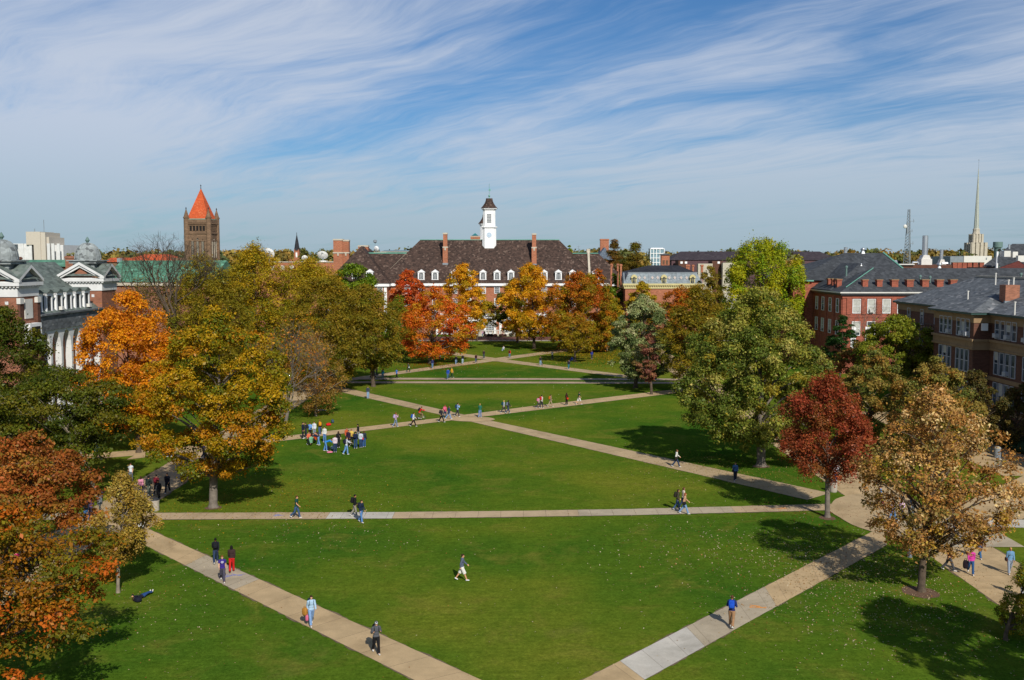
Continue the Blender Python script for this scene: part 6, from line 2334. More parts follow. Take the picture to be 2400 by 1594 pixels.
M['frame_k'] = m_plain('grey_white_frame', (0.42, 0.43, 0.45, 1), .6, .1)
kw, kp = win_mesh('window', .95, 2.15, 1, 2, 'frame_k', fw=.08, bar=.06), pane_mesh(.95, 2.15, 'paneblue')
kw2, kp2 = win_mesh('window', .95, 2.7, 1, 2, 'frame_k', fw=.08, bar=.06), pane_mesh(.95, 2.7, 'paneblue')
ks = []
for c in (133.0, 127.85):
    ks += [(57.997, c + d) for d in (-1.3, 0, 1.3)]
for c in (121.0, 114.0, 107.0, 100.0):
    ks += [(60.097, c + d) for d in (-2.1, -.7, .7, 2.1)]
for x, y in ks:
    add_window(KB, kw, kp, (x, y, 11.75), rad(-90))
    add_window(KB, kw2, kp2, (x, y, 7.3), rad(-90))
    add_window(KB, kw2, kp2, (x, y, 3.5), rad(-90))
for y in (140.2, 145.5, 150.5, 155.5):
    add_window(KB, kw, kp, (61.997, y, 11.75), rad(-90))
    add_window(KB, kw2, kp2, (61.997, y, 7.3), rad(-90))
kac = MB()
kac.box(-.5, -.02, -.36, .36, 0, .5)
kacm = kac.mesh('air_conditioner', M['frame_k'])
for i in (0, 3, 4, 7, 9, 13):
    x, y = ks[i]
    part_at('air_conditioner', kacm, KB, (x, y, 11.85))
for i in (7, 10):
    part_at('air_conditioner', kacm, KB, (ks[i][0], ks[i][1], 7.4))
m = MB()
m.box(58.85, 59.6, 124.6, 124.89, 12.6, 13.5)
obj('wall_box', m, M['white'], KB)
# fire escape balcony on the far wing
m = MB()
m.box(60.6, 61.9, 139, 152, 11.0, 11.12)
for i in range(14):
    y = 139 + i
    m.box(60.6, 60.66, y - .03, y + .03, 11.12, 12.1)
for z in (11.5, 12.1):
    m.box(60.59, 60.67, 139, 152, z, z + .06)
obj('fire_escape', m, M['darkmetal'], KB)
hg = MB()
r = random.Random(3)
for _ in range(420):
    x, y = r.uniform(56.2, 57.6), r.uniform(98, 124)
    hg.ell((x, y, r.uniform(.3, 1.25)), (.42, .42, .34), 6, 5)
M['hedge'] = m_plain('hedge_leaves', (0.025, 0.05, 0.018, 1), .9, .6, 10)
tag(obj('hedge', hg, M['hedge'], org=(57, 111, 0)), 'dark clipped hedge along the foot of the near brick hall', 'hedge')

# ---------------- street furniture
M['bin'] = m_plain('pebble_concrete', (0.36, 0.32, 0.26, 1), .95, .2, 14)


def bin_(label, px_, py_, mat='bin', r=.34, h=.92):
    x, y = G(px_, py_)
    t = thing('litter_bin', label, 'litter bin', (x, y, 0), 0, 'round litter bins beside the walks')
    m = MB()
    m.lathe([(r * .92, 0), (r, .08), (r, h - .12), (r * 1.06, h - .1), (r * 1.06, h)], 20)
    obj('drum', m, M[mat], t, local=True)
    m = MB()
    m.lathe([(r * .98, h + .002), (r * .9, h + .10), (r * .45, h + .2), (r * .1, h + .22)], 20)
    obj('lid', m, M['bin' if mat != 'bin' else 'darkmetal'], t, local=True)


bin_('pale concrete litter bin left of the straight cross walk', 364, 1197)
bin_('pale concrete litter bin right of the wine red tree trunk', 1953, 1153)
bin_('grey litter bin beside the parked bicycles', 2337, 1073, 'greysteel', .36, 1.05)


def lamp_post(label, x, y):
    t = thing('lamp_post', label, 'lamp post', (x, y, 0), 0, 'dark lamp posts along the walks')
    m = MB()
    m.lathe([(.17, 0), (.17, .35), (.10, .5), (.065, .7), (.055, 3.0), (.09, 3.05), (.09, 3.15)], 12)
    obj('pole', m, M['greysteel'], t, local=True)
    m = MB()
    m.lathe([(.17, 3.15), (.26, 4.0)], 8)
    hd = obj('lantern', m, m_plain('frosted_lantern', (0.22, 0.24, 0.26, 1), .4, .1), t, local=True)
    m = MB()
    for k in range(8):
        a = 2 * math.pi * k / 8
        m.tube([(.18 * math.cos(a), .18 * math.sin(a), 3.13), (.28 * math.cos(a), .28 * math.sin(a), 4.02)], .018, 4)
    m.lathe([(.40, 4.0), (.42, 4.06), (.25, 4.16), (.05, 4.22)], 16)
    obj('cap', m, M['darkmetal'], hd, local=True)


lamp_post('dark lantern post between the rust oak and the small young tree', *G(237, 1278))
lamp_post('dark lantern post half hidden by the tan oak leaves', *G(2132, 1306))


# ------------------------------------------------------------------ people
def remesh(mb, name, vox, smooth=2):
    """melt overlapping shapes into one continuous skin"""
    me = mb.mesh(name + '_raw', [])
    o = bpy.data.objects.new(name + '_raw', me)
    COL.objects.link(o)
    r = o.modifiers.new('r', 'REMESH')
    r.mode = 'VOXEL'
    r.voxel_size = vox
    r.use_smooth_shade = True
    if smooth:
        s = o.modifiers.new('s', 'SMOOTH')
        s.iterations = smooth
        s.factor = 0.5
    dg = bpy.context.evaluated_depsgraph_get()
    out_ = bpy.data.meshes.new_from_object(o.evaluated_get(dg))
    out_.name = name
    bpy.data.objects.remove(o)
    bpy.data.meshes.remove(me)
    return out_


def swing(a):
    a = rad(a)
    return Vector((0, math.sin(a), -math.cos(a)))


POSES = {
    # thigh R, knee R, thigh L, knee L, shoulder R, elbow R, shoulder L, elbow L, lean, outward arms
    'walk': dict(t=(24, 6, -20, 18), s=(-22, 18, 24, 26), lean=3),
    'walk2': dict(t=(-16, 34, 20, 8), s=(20, 30, -18, 14), lean=3),
    'step': dict(t=(12, 4, -12, 22), s=(-8, 20, 10, 20), lean=2),
    'stand': dict(t=(3, 3, -3, 4), s=(2, 14, -2, 16), lean=0),
    'hold': dict(t=(8, 4, -10, 14), s=(14, 92, 12, 88), lean=2),
    'phone': dict(t=(14, 5, -14, 24), s=(34, 132, -10, 22), lean=2),
    'straps': dict(t=(-14, 26, 16, 6), s=(-6, 120, -4, 118), lean=4),
    'raise': dict(t=(4, 4, -4, 6), s=(100, 110, -4, 20), lean=0),
    'reach': dict(t=(10, 6, -14, 16), s=(40, 40, 52, 40), lean=5),
    'bend': dict(t=(14, 12, -6, 10), s=(58, 18, 50, 24), lean=74),
    'sit': dict(t=(128, 112, 120, 98), s=(28, 40, -24, 10), lean=-8),
    'crouch': dict(t=(112, 138, 104, 130), s=(50, 50, 44, 60), lean=28),
    'lie': dict(t=(14, 22, 2, 6), s=(120, 60, 116, 66), lean=0),
    'cycle': dict(t=(74, 66, 42, 56), s=(62, 22, 62, 22), lean=30),
}


def skel(pose):
    p = POSES[pose]
    lean = rad(p['lean'])
    J = {}
    up = Vector((0, math.sin(lean), math.cos(lean)))
    fw = Vector((0, math.cos(lean), -math.sin(lean)))
    P = Vector((0, 0, .93))
    J['pel'], J['up'], J['fw'] = P, up, fw
    J['waist'] = P + up * .17
    J['chest'] = P + up * .38
    J['neck'] = P + up * .56
    hl = lean * .55
    hu = Vector((0, math.sin(hl), math.cos(hl)))
    J['hu'] = hu
    J['hf'] = Vector((0, math.cos(hl), -math.sin(hl)))
    J['head'] = J['neck'] + hu * .15 + J['hf'] * .02
    for sd, sx, a, k, sh, el in (('R', 1, p['t'][0], p['t'][1], p['s'][0], p['s'][1]), ('L', -1, p['t'][2], p['t'][3], p['s'][2], p['s'][3])):
        hip = P + Vector((sx * .095, 0, -.04))
        knee = hip + swing(a) * .43 + Vector((sx * .005, 0, 0))
        sa = a - k
        ank = knee + swing(sa) * .42
        fa = rad(min(0, sa) * .75) if pose not in ('sit', 'lie') else rad(20)
        fd = Vector((sx * .10, math.cos(fa), math.sin(fa)))
        if pose == 'lie':
            fd = Vector((sx * .2, math.cos(.5), -.35))
        J['hip' + sd], J['knee' + sd], J['ank' + sd], J['fd' + sd] = hip, knee, ank, fd.normalized()
        shd = P + up * .50 + Vector((sx * .185, 0, 0))
        b = lean if abs(p['lean']) > 40 else lean * .5
        ua = swing(sh + math.degrees(b) * 0.0)
        outx = .10 if pose not in ('straps', 'phone') else .28
        ua = (ua + Vector((sx * outx, 0, 0))).normalized()
        elb = shd + ua * .29
        fa_ = swing(sh + el)
        inx = -.10 if el < 60 else -.30 if pose != 'lie' else -.8
        fa_ = (fa_ + Vector((sx * inx, 0, 0))).normalized()
        wr = elb + fa_ * .25
        J['sh' + sd], J['elb' + sd], J['wr' + sd], J['hd' + sd] = shd, elb, wr, fa_
    return J


def build_pose(pose):
    J = skel(pose)
    lie = pose == 'lie'
    RB = Matrix.Rotation(math.atan2(-J['up'].y, J['up'].z) if True else 0, 3, 'X')
    RH = Matrix.Rotation(math.atan2(-J['hu'].y, J['hu'].z), 3, 'X')
    body, top, tee, leg, sht = MB(), MB(), MB(), MB(), MB()
    # head with face
    h = J['head']
    hf, hu = J['hf'], J['hu']
    body.ell(h + hu * .02, (.074, .092, .105), 14, 12, RH)
    body.ell(h - hu * .055 + hf * .022, (.055, .066, .062), 12, 8, RH)
    body.ell(h - hu * .012 + hf * .098, (.013, .018, .022), 8, 6, RH)
    body.ell(h - hu * .062 + hf * .086, (.024, .012, .010), 8, 6, RH)
    for s_ in (-1, 1):
        body.ell(h + Vector((s_ * .075, 0, 0)) - hf * .008, (.012, .022, .030), 8, 6, RH)
        body.ell(h + Vector((s_ * .030, 0, 0)) + hf * .080 + hu * .028, (.022, .012, .010), 8, 6, RH)
    body.tube([J['neck'] - J['up'] * .05, J['neck'] + hu * .08], [.062, .052], 10)
    # torso
    for m, g in ((body, 0), (top, .020), (tee, .020)):
        m.ell(J['chest'] + J['up'] * .04, (.175 + g, .105 + g, .185 + g), 14, 10, RB, pw=.85)
        m.ell(J['waist'] + J['up'] * .02, (.145 + g, .095 + g, .17 + g), 14, 10, RB)
        m.tube([J['shL'] + J['up'] * .005, J['neck'] - J['up'] * .02, J['shR'] + J['up'] * .005], [.052 + g * .7, .066 + g * .5, .052 + g * .7], 10)
        m.ell(J['pel'] + J['up'] * .03, (.165 + g * 1.3, .108 + g * 1.2, .11), 14, 8, RB)
    top.ell(J['pel'] - J['up'] * .02, (.185, .125, .08), 14, 8, RB)
    tee.ell(J['pel'] - J['up'] * .02, (.185, .125, .08), 14, 8, RB)
    for m, g in ((body, 0), (leg, .020), (sht, .035)):
        m.ell(J['pel'] - Vector((0, 0, .02)), (.165 + g, .112 + g, .115 + g * .3), 14, 8, RB)
    for sd in 'RL':
        hip, kn, an, fd = J['hip' + sd], J['knee' + sd], J['ank' + sd], J['fd' + sd]
        mid = hip.lerp(kn, .5)
        calf = kn.lerp(an, .32) - fd * .012
        body.tube([hip, mid, kn], [.088, .074, .056], 12)
        body.tube([kn, calf, an], [.055, .058, .038], 12)
        body.ell(kn, (.057, .057, .057), 10, 8)
        foot_c = an + fd * .06 - Vector((0, 0, .03))
        leg.tube([hip, mid, kn, an.lerp(kn, .25), an + Vector((0, 0, .0))], [.110, .096, .080, .078, .086], 12)
        sht.tube([hip, mid, kn.lerp(an, .05)], [.122, .122, .128], 12)
        leg.ell(kn, (.08, .08, .08), 10, 8)
        body.tube([an + Vector((0, 0, .02)), foot_c], [.038, .034], 8)
        s, e, w, hd = J['sh' + sd], J['elb' + sd], J['wr' + sd], J['hd' + sd]
        body.ell(s, (.058, .058, .058), 10, 8)
        body.tube([s, s.lerp(e, .5), e], [.054, .048, .039], 10)
        body.tube([e, e.lerp(w, .35), w], [.039, .041, .026], 10)
        top.ell(s, (.072, .072, .072), 10, 8)
        top.tube([s, s.lerp(e, .5), e], [.072, .064, .058], 10)
        top.tube([e, e.lerp(w, .5), w + hd * .0], [.058, .053, .044], 10)
        tee.ell(s, (.072, .072, .072), 10, 8)
        tee.tube([s, s.lerp(e, .6)], [.072, .068], 10)
        # hand: palm, four curled fingers of unequal length, thumb from the side
        sx = 1 if sd == 'R' else -1
        side = Vector((0, 1, 0)) - hd * hd.y
        side = side.normalized() if side.length > .1 else Vector((0, 0, 1))
        nrm = hd.cross(side) * (-sx)
        body.ell(w + hd * .045, (.03, .03, .03), 8, 6)
        for k, (o, l) in enumerate(((.030, .072), (.011, .082), (-.009, .076), (-.028, .060))):
            b0 = w + hd * .05 + side * o
            body.tube([w + hd * .015 + side * o * .6, b0 + hd * .03], [.014, .011], 6)
            body.tube([b0 + hd * .025, b0 + hd * (.025 + l * .5) + nrm * .006, b0 + hd * (.02 + l * .85) + nrm * .028], [.0105, .0095, .008], 6)
        b0 = w + hd * .03 + side * .028
        body.tube([w + hd * .015 + side * .012, b0 + side * .022 + hd * .015, b0 + side * .03 + hd * .052 + nrm * .012], [.015, .0115, .009], 6)
    R = {}
    R['J'] = J
    R['body'] = remesh(body, 'body', .0095)
    R['top'] = remesh(top, 'jacket', .020)
    R['tee'] = remesh(tee, 'shirt', .020)
    R['leg'] = remesh(leg, 'trousers', .020)
    R['sht'] = remesh(sht, 'shorts', .020)
    # eyes and brows as darker faces of the head
    R['body'].materials.append(None)
    R['body'].materials.append(None)
    for me in (R['top'], R['tee'], R['leg'], R['sht']):
        me.materials.append(None)
    ey = []
    for s_ in (-1, 1):
        ey.append(h + Vector((s_ * .030, 0, 0)) + hf * .085 + hu * .014)
    mi = np.zeros(len(R['body'].polygons), dtype=np.int32)
    ctr = np.empty(len(mi) * 3, dtype=np.float32)
    R['body'].polygons.foreach_get('center', ctr)
    ctr = ctr.reshape(-1, 3)
    for e in ey:
        mi[np.linalg.norm(ctr - np.array(e), axis=1) < .015] = 1
    R['body'].polygons.foreach_set('material_index', mi)
    # hair
    hs, hl_ = MB(), MB()
    for m in (hs, hl_):
        m.ell(h + hu * .038 - hf * .022, (.086, .096, .105), 14, 10, RH)
        m.ell(h + hu * .078 + hf * .018, (.070, .078, .055), 12, 8, RH)
    hl_.ell(h - hu * .06 - hf * .062, (.090, .055, .15), 12, 8, RH)
    hl_.ell(h - hu * .19 - hf * .080, (.075, .035, .12), 12, 8, RH)
    for s_ in (-1, 1):
        hl_.ell(h + Vector((s_ * .076, 0, 0)) - hu * .05 - hf * .01, (.022, .05, .12), 8, 6, RH)
    R['hair'] = remesh(hs, 'hair', .016)
    R['lhair'] = remesh(hl_, 'hair', .016)
    hood = MB()
    hood.ell(h + hu * .03 - hf * .022, (.104, .108, .125), 14, 10, RH)
    hood.tube([h - hu * .07 - hf * .02, J['neck'] - J['up'] * .03 - J['fw'] * .02], [.10, .13], 12)
    R['hood'] = remesh(hood, 'hood', .02)
    cap = MB()
    cap.ell(h + hu * .055 - hf * .004, (.089, .104, .085), 14, 10, RH)
    cap.ell(h + hu * .055 + hf * .115, (.065, .07, .012), 12, 6, RH)
    R['cap'] = remesh(cap, 'cap', .016)
    # backpack and shoulder bag
    bp = MB()
    bc = J['chest'] - J['fw'] * .205 + J['up'] * .0
    bp.ell(bc, (.17, .115, .24), 16, 12, RB, pw=.55)
    bp.ell(bc - J['fw'] * .10 - J['up'] * .08, (.12, .06, .11), 12, 8, RB, pw=.6)
    for s_ in (-1, 1):
        x = Vector((s_ * .115, 0, 0))
        q = J['chest'] + x
        bp.tube([q - J['fw'] * .12 + J['up'] * .17, q + J['up'] * .215, q + J['fw'] * .115 + J['up'] * .13, q + J['fw'] * .14 - J['up'] * .02, q + x * .4 - J['fw'] * .02 - J['up'] * .17, q - J['fw'] * .12 - J['up'] * .18], .022, 6)
    R['backpack'] = remesh(bp, 'backpack', .018)
    sb = MB()
    sc0 = J['pel'] + Vector((.235, -.02, .02))
    sb.ell(sc0, (.075, .16, .13), 14, 10, None, pw=.6)
    q = J['chest']
    sb.tube([sc0 + Vector((0, .08, .1)), q + J['fw'] * .14 + Vector((.07, 0, 0)), q + J['up'] * .215 + Vector((-.09, 0, 0)), q - J['fw'] * .13 + Vector((.06, 0, 0)), sc0 + Vector((0, -.08, .1))], .018, 6)
    R['bag'] = remesh(sb, 'shoulder_bag', .018)
    for k in ('hair', 'lhair', 'hood', 'cap', 'backpack', 'bag'):
        R[k].materials.append(None)
    shoe = {}
    for sd in 'RL':
        an, fd = J['ank' + sd], J['fd' + sd]
        s_ = MB()
        dn = Vector((0, 0, -1)) if not lie else Vector((0, 0, -1))
        yaw = math.atan2(-fd.x, fd.y)
        pit = math.asin(max(-1, min(1, fd.z)))
        Rs = Matrix.Rotation(yaw, 3, 'Z') @ Matrix.Rotation(pit, 3, 'X')
        c = an + fd * .055 + (Rs @ Vector((0, 0, -.055)))
        s_.ell(c, (.048, .135, .030), 12, 8, Rs, pw=.7)
        s_.ell(c - fd * .05 + (Rs @ Vector((0, 0, .03))), (.046, .070, .048), 12, 8, Rs)
        s_.ell(c + fd * .06 + (Rs @ Vector((0, 0, .018))), (.044, .065, .030), 12, 8, Rs)
        shoe[sd] = remesh(s_, 'shoe', .014)
        shoe[sd].materials.append(None)
    R['shoe'] = shoe
    lo = 1e9
    for me in (shoe['R'], shoe['L'], R['leg']):
        z = np.empty(len(me.vertices) * 3, dtype=np.float32)
        me.vertices.foreach_get('co', z)
        lo = min(lo, float(z.reshape(-1, 3)[:, 2].min()))
    R['lo'] = lo
    return R


PC = {}
MC = {}


def cloth(h, kind='cloth'):
    k = (h, kind)
    if k not in MC:
        c = sc(hx(h), .82)
        t = NT(kind + '_' + h.strip('#'))
        f = t.noise(14, 3, .6)
        col = t.ramp(f, [(0.3, sc(c, .86)), (0.7, sc(c, 1.12))])
        MC[k] = t.fin(col, .55 if kind == 'skin' else .85, spec=.25)
    return MC[k]


def setm(o, mats):
    for i, m in enumerate(mats):
        o.material_slots[i].link = 'OBJECT'
        o.material_slots[i].material = m
    return o


EYE = cloth('#2a1c14')
SKIN = {'a': '#d9a07a', 'b': '#b9805a', 'c': '#7a4c30', 'd': '#e0ae8c'}


def person(x, y, pose, head, top, bot, hair, label, opt=(), skin='a', k=1.02, wpos=None, zoff=0.0, group=None):
    """x,y photo pixel of the feet; head: heading in degrees (0 away from the camera, 90 to the left, 180 towards it)"""
    if pose not in PC:
        PC[pose] = build_pose(pose)
    R = PC[pose]
    gx, gy = wpos if wpos else G(x, y)
    z = 0.03 + zoff
    root = thing('person', label, 'person', (gx, gy, z), rad(head), group)
    opt = dict(opt)
    k = k * opt.get('k', 1.0)
    root.scale = (k, k, k)
    lo = -R['lo']
    parts = [('body', R['body'], [cloth(SKIN[skin], 'skin'), EYE])]
    parts.append(('shirt' if 'tee' in opt else 'jacket', R['tee'] if 'tee' in opt else R['top'], [cloth(top)]))
    parts.append(('shorts' if 'sht' in opt else 'trousers', R['sht'] if 'sht' in opt else R['leg'], [cloth(bot)]))
    if hair != 'none':
        parts.append(('hair', R['lhair'] if 'lh' in opt else R['hair'], [cloth(hair)]))
    if 'hood' in opt:
        parts.append(('hood', R['hood'], [cloth(opt['hood'])]))
    if 'cap' in opt:
        parts.append(('cap', R['cap'], [cloth(opt['cap'])]))
    if 'bp' in opt:
        parts.append(('backpack', R['backpack'], [cloth(opt['bp'])]))
    if 'bag' in opt:
        parts.append(('shoulder_bag', R['bag'], [cloth(opt['bag'])]))
    for sd in 'RL':
        parts.append(('shoe', R['shoe'][sd], [cloth(opt.get('shoe', '#d8d6d0'))]))
    for nme, me, mats in parts:
        o = put(nme, me, root)
        if pose == 'lie':
            o.rotation_euler = (rad(90), 0, 0)
            o.location = (0, 0.9, .13)
        else:
            o.location = (0, 0, lo)
        setm(o, mats)
    return root


JE, DJ, LJ, BK, NV, KH, GY = '#3f587c', '#2c3c58', '#7d9cc4', '#16161a', '#1c2540', '#9c8562', '#5a5c60'
BR, BN, DB, BL, RD, BD = '#3a2416', '#5a3a22', '#1e1410', '#c09a5a', '#8a4a28', '#15100e'
GP = 'people strolling on the far half of the quad'
GN = 'people crossing the near half of the quad'
GG = 'students gathered on the lawn beside the golden oak'
GS = 'people under the trees at the sides'

# near half
person(1083, 1361, 'walk', -90, '#5c6478', '#e0dcd2', BR, 'person in grey hoodie and white shorts walking across open lawn', {'sht': 1, 'shoe': '#e4e4e6'}, group=GN)
person(882, 1533, 'straps', 200, '#55575c', BK, BD, 'person in grey jacket, hood and cap walking down the left walk', {'cap': '#c8cacc', 'hood': '#55575c', 'bp': BK}, group=GN)
person(730, 1466, 'walk', 205, '#a8c4dc', LJ, BR, 'woman in light blue top and jeans carrying tan and pink bundles', {'lh': 1, 'bp': '#1c3040'}, skin='d', group=GN)
tee_ = person(522, 1365, 'walk2', 195, '#3b2a80', '#4c4858', RD, 'person in purple printed tee and dark grey trousers walking forward', {'tee': 1}, skin='d', group=GN)
_J = PC['walk2']['J']
_m = MB()
for _i, (_w, _h) in enumerate(((.075, .022), (.10, .020), (.06, .018))):
    _c = _J['chest'] + _J['up'] * (.10 - .05 * _i) + _J['fw'] * .137
    for _k in range(4):
        _x = -_w + 2 * _w * _k / 4
        _m.box(_c.x + _x, _c.x + _x + _w * .36, _c.y - .012, _c.y + .006, _c.z - _h, _c.z + _h)
_o = obj('shirt_print', _m, cloth('#d8d4e4'), tee_, local=True)
_o.location = (0, 0, -PC['walk2']['lo'])
person(543.6, 1341, 'step', 10, '#3a2826', '#c8201c', BD, 'person in red trousers and dark sweater with black hair', {'lh': 1, 'shoe': '#8a2018'}, skin='b', group=GN)
person(506, 1320.5, 'walk', 15, '#191c26', DJ, BD, 'person in black jacket and backpack stepping onto the grass edge', {'bp': '#14161c'}, skin='c', group=GN)
person(695, 1215, 'walk2', -100, '#1c4840', JE, BN, 'person in dark green shirt and jeans looking down on cross walk', {'tee': 1}, k=1.06, group=GN)
person(831.5, 1211, 'step', -80, '#18181c', '#8f8a80', BD, 'person in black shirt with khaki grey trousers on white slab', {'bp': BK}, skin='b', k=1.03, group=GN)
person(847, 1225.5, 'step', -120, '#1c2c44', '#5a84b8', BR, 'person in navy jacket and bright jeans at the white slab edge', {'bp': '#20242c'}, k=1.04, group=GN)
person(1588, 1197, 'step', -95, '#4a4634', JE, BR, 'person in olive jacket and jeans in the trio by the walk', {'bp': '#2a261e', 'lh': 1}, group=GN)
person(1601, 1192, 'step', -80, '#d8c4b0', DJ, BN, 'person in cream top at the back of the walking trio', {'lh': 1}, skin='d', group=GN)
person(1604, 1205, 'walk', -100, '#c89c78', LJ, RD, 'person in tan top carrying a dark bag in the walking trio', {'bag': '#1c1a20', 'lh': 1}, group=GN)
person(1585, 1095, 'walk', -95, '#e2e0d8', DJ, BN, 'person in white shirt striding right down the long diagonal walk', {'lh': 1, 'bag': '#2a2420'}, k=1.04, group=GN)
person(1723, 1128, 'step', 178, '#4a6c98', '#2c3040', BN, 'person in denim jacket standing on the diagonal near the big oak', {'bag': '#1a1c22'}, group=GN)
person(1714.5, 1471, 'straps', -20, '#1e2a60', '#a07a58', BN, 'person in navy jacket with bright blue backpack and tan trousers', {'bp': '#1850c0'}, skin='b', k=1.06, group=GN)
person(333, 1402, 'lie', -22, '#1c1e2c', '#284a80', BR, 'person lying on the grass by the small young tree', {'k': .9}, skin='a', group=GN)
# the first crossing
person(862.5, 934.5, 'stand', 185, '#3c4250', '#88a8c8', BN, 'person in slate jacket and pale jeans on the left diagonal', {}, k=1.05, group=GP)
person(927.5, 1001, 'phone', -60, '#c09cb0', '#788aa4', RD, 'person with lavender bag and auburn hair hand raised to ear', {'lh': 1, 'bp': '#b8a4d0'}, group=GP)
person(969, 1000, 'walk', -80, '#dcdcdc', BK, BD, 'person in white shirt with blue backpack and black trousers', {'bp': '#2050b0'}, group=GP)
person(1035, 990, 'walk', -85, '#2c2e36', BK, BR, 'person dressed all in charcoal at the front of the crossing', {'bp': '#22242a'}, k=1.05, group=GP)
person(1043, 981, 'step', -20, '#d05a74', DJ, RD, 'person in pink top among the walkers at the crossing', {'bp': '#e06a88', 'lh': 1}, group=GP)
person(1051.5, 983, 'walk', -70, '#2c3c60', LJ, BN, 'person in navy vest and pale jeans beside the pink top', {'bag': '#30405c', 'lh': 1}, group=GP)
person(1072.5, 977, 'phone', -75, '#8ab0d8', '#3a3c40', BD, 'person in sky blue jacket on the middle of the crossing', {'bp': '#24405c'}, k=1.05, group=GP)
person(1125, 979, 'hold', -15, '#2a6c58', '#6a86b0', BL, 'person in green and white jersey standing at the crossing edge', {}, k=1.05, group=GP)
person(1180.5, 968.5, 'walk', -65, '#b8bcc0', '#3a3c44', BL, 'person in pale grey top with teal backpack on rising walk', {'bp': '#184858', 'lh': 1}, group=GP)
person(1191, 969.5, 'walk2', -65, '#30343c', '#3a4860', BD, 'person with grey backpack beside the teal backpack walker', {'bp': '#6a7280', 'lh': 1}, group=GP)
person(1262.5, 957, 'walk', -65, '#c8b0b8', '#44444c', BR, 'shorter person with pink and white backpack', {'bp': '#d880a0'}, k=.93, group=GP)
person(1269.5, 957, 'step', -60, '#d4d0c8', '#34343c', BD, 'person in white jacket with red backpack', {'bp': '#c0202c'}, k=1.06, group=GP)
person(1290, 954, 'walk', -60, '#8a8070', '#a89878', BR, 'person with orange brown backpack and khaki trousers', {'bp': '#b86a1c'}, group=GP)
person(1328, 950.5, 'stand', -50, '#3a241c', '#241c1c', BR, 'person in long dark brown coat with orange red bag', {'bag': '#d8401c', 'lh': 1}, k=1.03, group=GP)
person(1357, 948.5, 'walk', -65, '#1e4434', '#d8d4cc', BR, 'person in dark green shirt and white shorts striding right', {'tee': 1, 'sht': 1}, k=1.08, group=GP)
cyc = person(982.5, 985.5, 'cycle', -75, '#c8201c', '#8a7450', BR, 'cyclist in red jacket with backpack riding past the crossing', {'bp': '#2a2024'}, zoff=.16, group=GP)
# far crossing and cross walks
person(957, 873, 'walk', -40, '#1e3c38', '#20342c', BR, 'person in dark green jacket climbing the far diagonal', {'bag': '#c0c4c0'}, group=GP)
person(1013.7, 863.5, 'step', 200, '#28305a', '#5c80a8', BR, 'person in navy top and jeans right of the maple trunk', {}, group=GP)
person(1069, 854.5, 'step', 180, '#1c1c22', '#7494b4', BD, 'person in black top and jeans, left one of the facing pair', {}, group=GP)
person(1084.5, 853, 'step', 185, '#1e1c20', '#a4bcd0', BL, 'fair haired person in black jacket and pale jeans', {}, k=1.07, group=GP)
person(1115.7, 851, 'step', 170, '#401c28', '#3c5070', BD, 'person in maroon jacket just left of the far crossing', {}, group=GP)
person(1134, 841, 'stand', 180, '#33282a', '#34484c', BD, 'person in dark brown jacket behind the far crossing', {}, group=GP)
person(871, 887, 'walk', 80, '#d8481c', '#22222a', BN, 'person in orange top striding left at the olive trees', {}, group=GP)
person(877, 888.5, 'walk2', 70, '#2a2c38', '#34384a', BD, 'person in dark jacket with white bag beside the orange top', {'bag': '#d8d8d8'}, group=GP)
person(883, 881, 'step', 60, '#6a5a48', '#4a4a4c', BR, 'person in brown jacket behind the orange top', {}, group=GP)
person(897, 889, 'step', 180, '#1c90b0', '#6c88a4', BD, 'person in turquoise shirt with black straps', {'bp': BK}, k=1.03, group=GP)
person(930, 888, 'walk', 60, '#3c78c8', BK, BR, 'person in clear blue shirt and black trousers on cross walk', {'tee': 1}, group=GP)
person(1050, 889.5, 'step', 175, '#2450b0', '#44688c', BD, 'person in royal blue jacket beside the yellow shirt', {'bp': '#1c4090'}, k=1.06, group=GP)
person(1059.5, 885.5, 'walk', 60, '#d8a020', '#24402c', BL, 'person in bright yellow shirt and green trousers', {'tee': 1}, group=GP)
person(1030.5, 843, 'sit', 190, '#d8d4d4', '#c84840', BR, 'person in white sitting on the grass near the red maple', {'tee': 1}, skin='d', group=GP)
person(1180, 822.5, 'sit', 150, '#ccd0d4', '#8094a4', BR, 'person in pale shirt sitting alone on the far lawn', {'tee': 1}, group=GP)
person(1194.5, 839, 'step', -5, '#d83818', '#4c708c', RD, 'person in vivid orange top with dark backpack at far crossing', {'bp': '#4a1c18'}, group=GP)
person(1267, 857, 'step', 180, '#2a2c24', '#84a4b8', BD, 'person in dark shirt pushing a bicycle on the right diagonal', {}, k=1.06, group=GP)
person(1294.5, 842.5, 'hold', 170, '#d0d0cc', '#2c3040', BR, 'person in white top and dark trousers at the litter edge', {'tee': 1}, group=GP)
person(1333, 866, 'step', 185, '#222430', '#2c7080', BR, 'person in dark top and teal trousers on the right diagonal', {}, group=GP)
person(1340, 848, 'sit', 120, '#24409c', '#2c3860', BD, 'person in blue sitting in the maple shade', {}, group=GP)
person(1387, 842, 'stand', 180, '#28388c', '#28304c', BD, 'person in dark blue standing in the deep maple shade', {}, group=GP)
person(1131, 790, 'step', 180, '#c8a0b0', '#7c98b0', BL, 'person in pale pink near the terrace doorway', {'k': .97}, group=GP)
person(1135.5, 790.5, 'step', 185, '#2a1c18', '#241c1c', BD, 'person in dark coat near the terrace doorway', {}, group=GP)
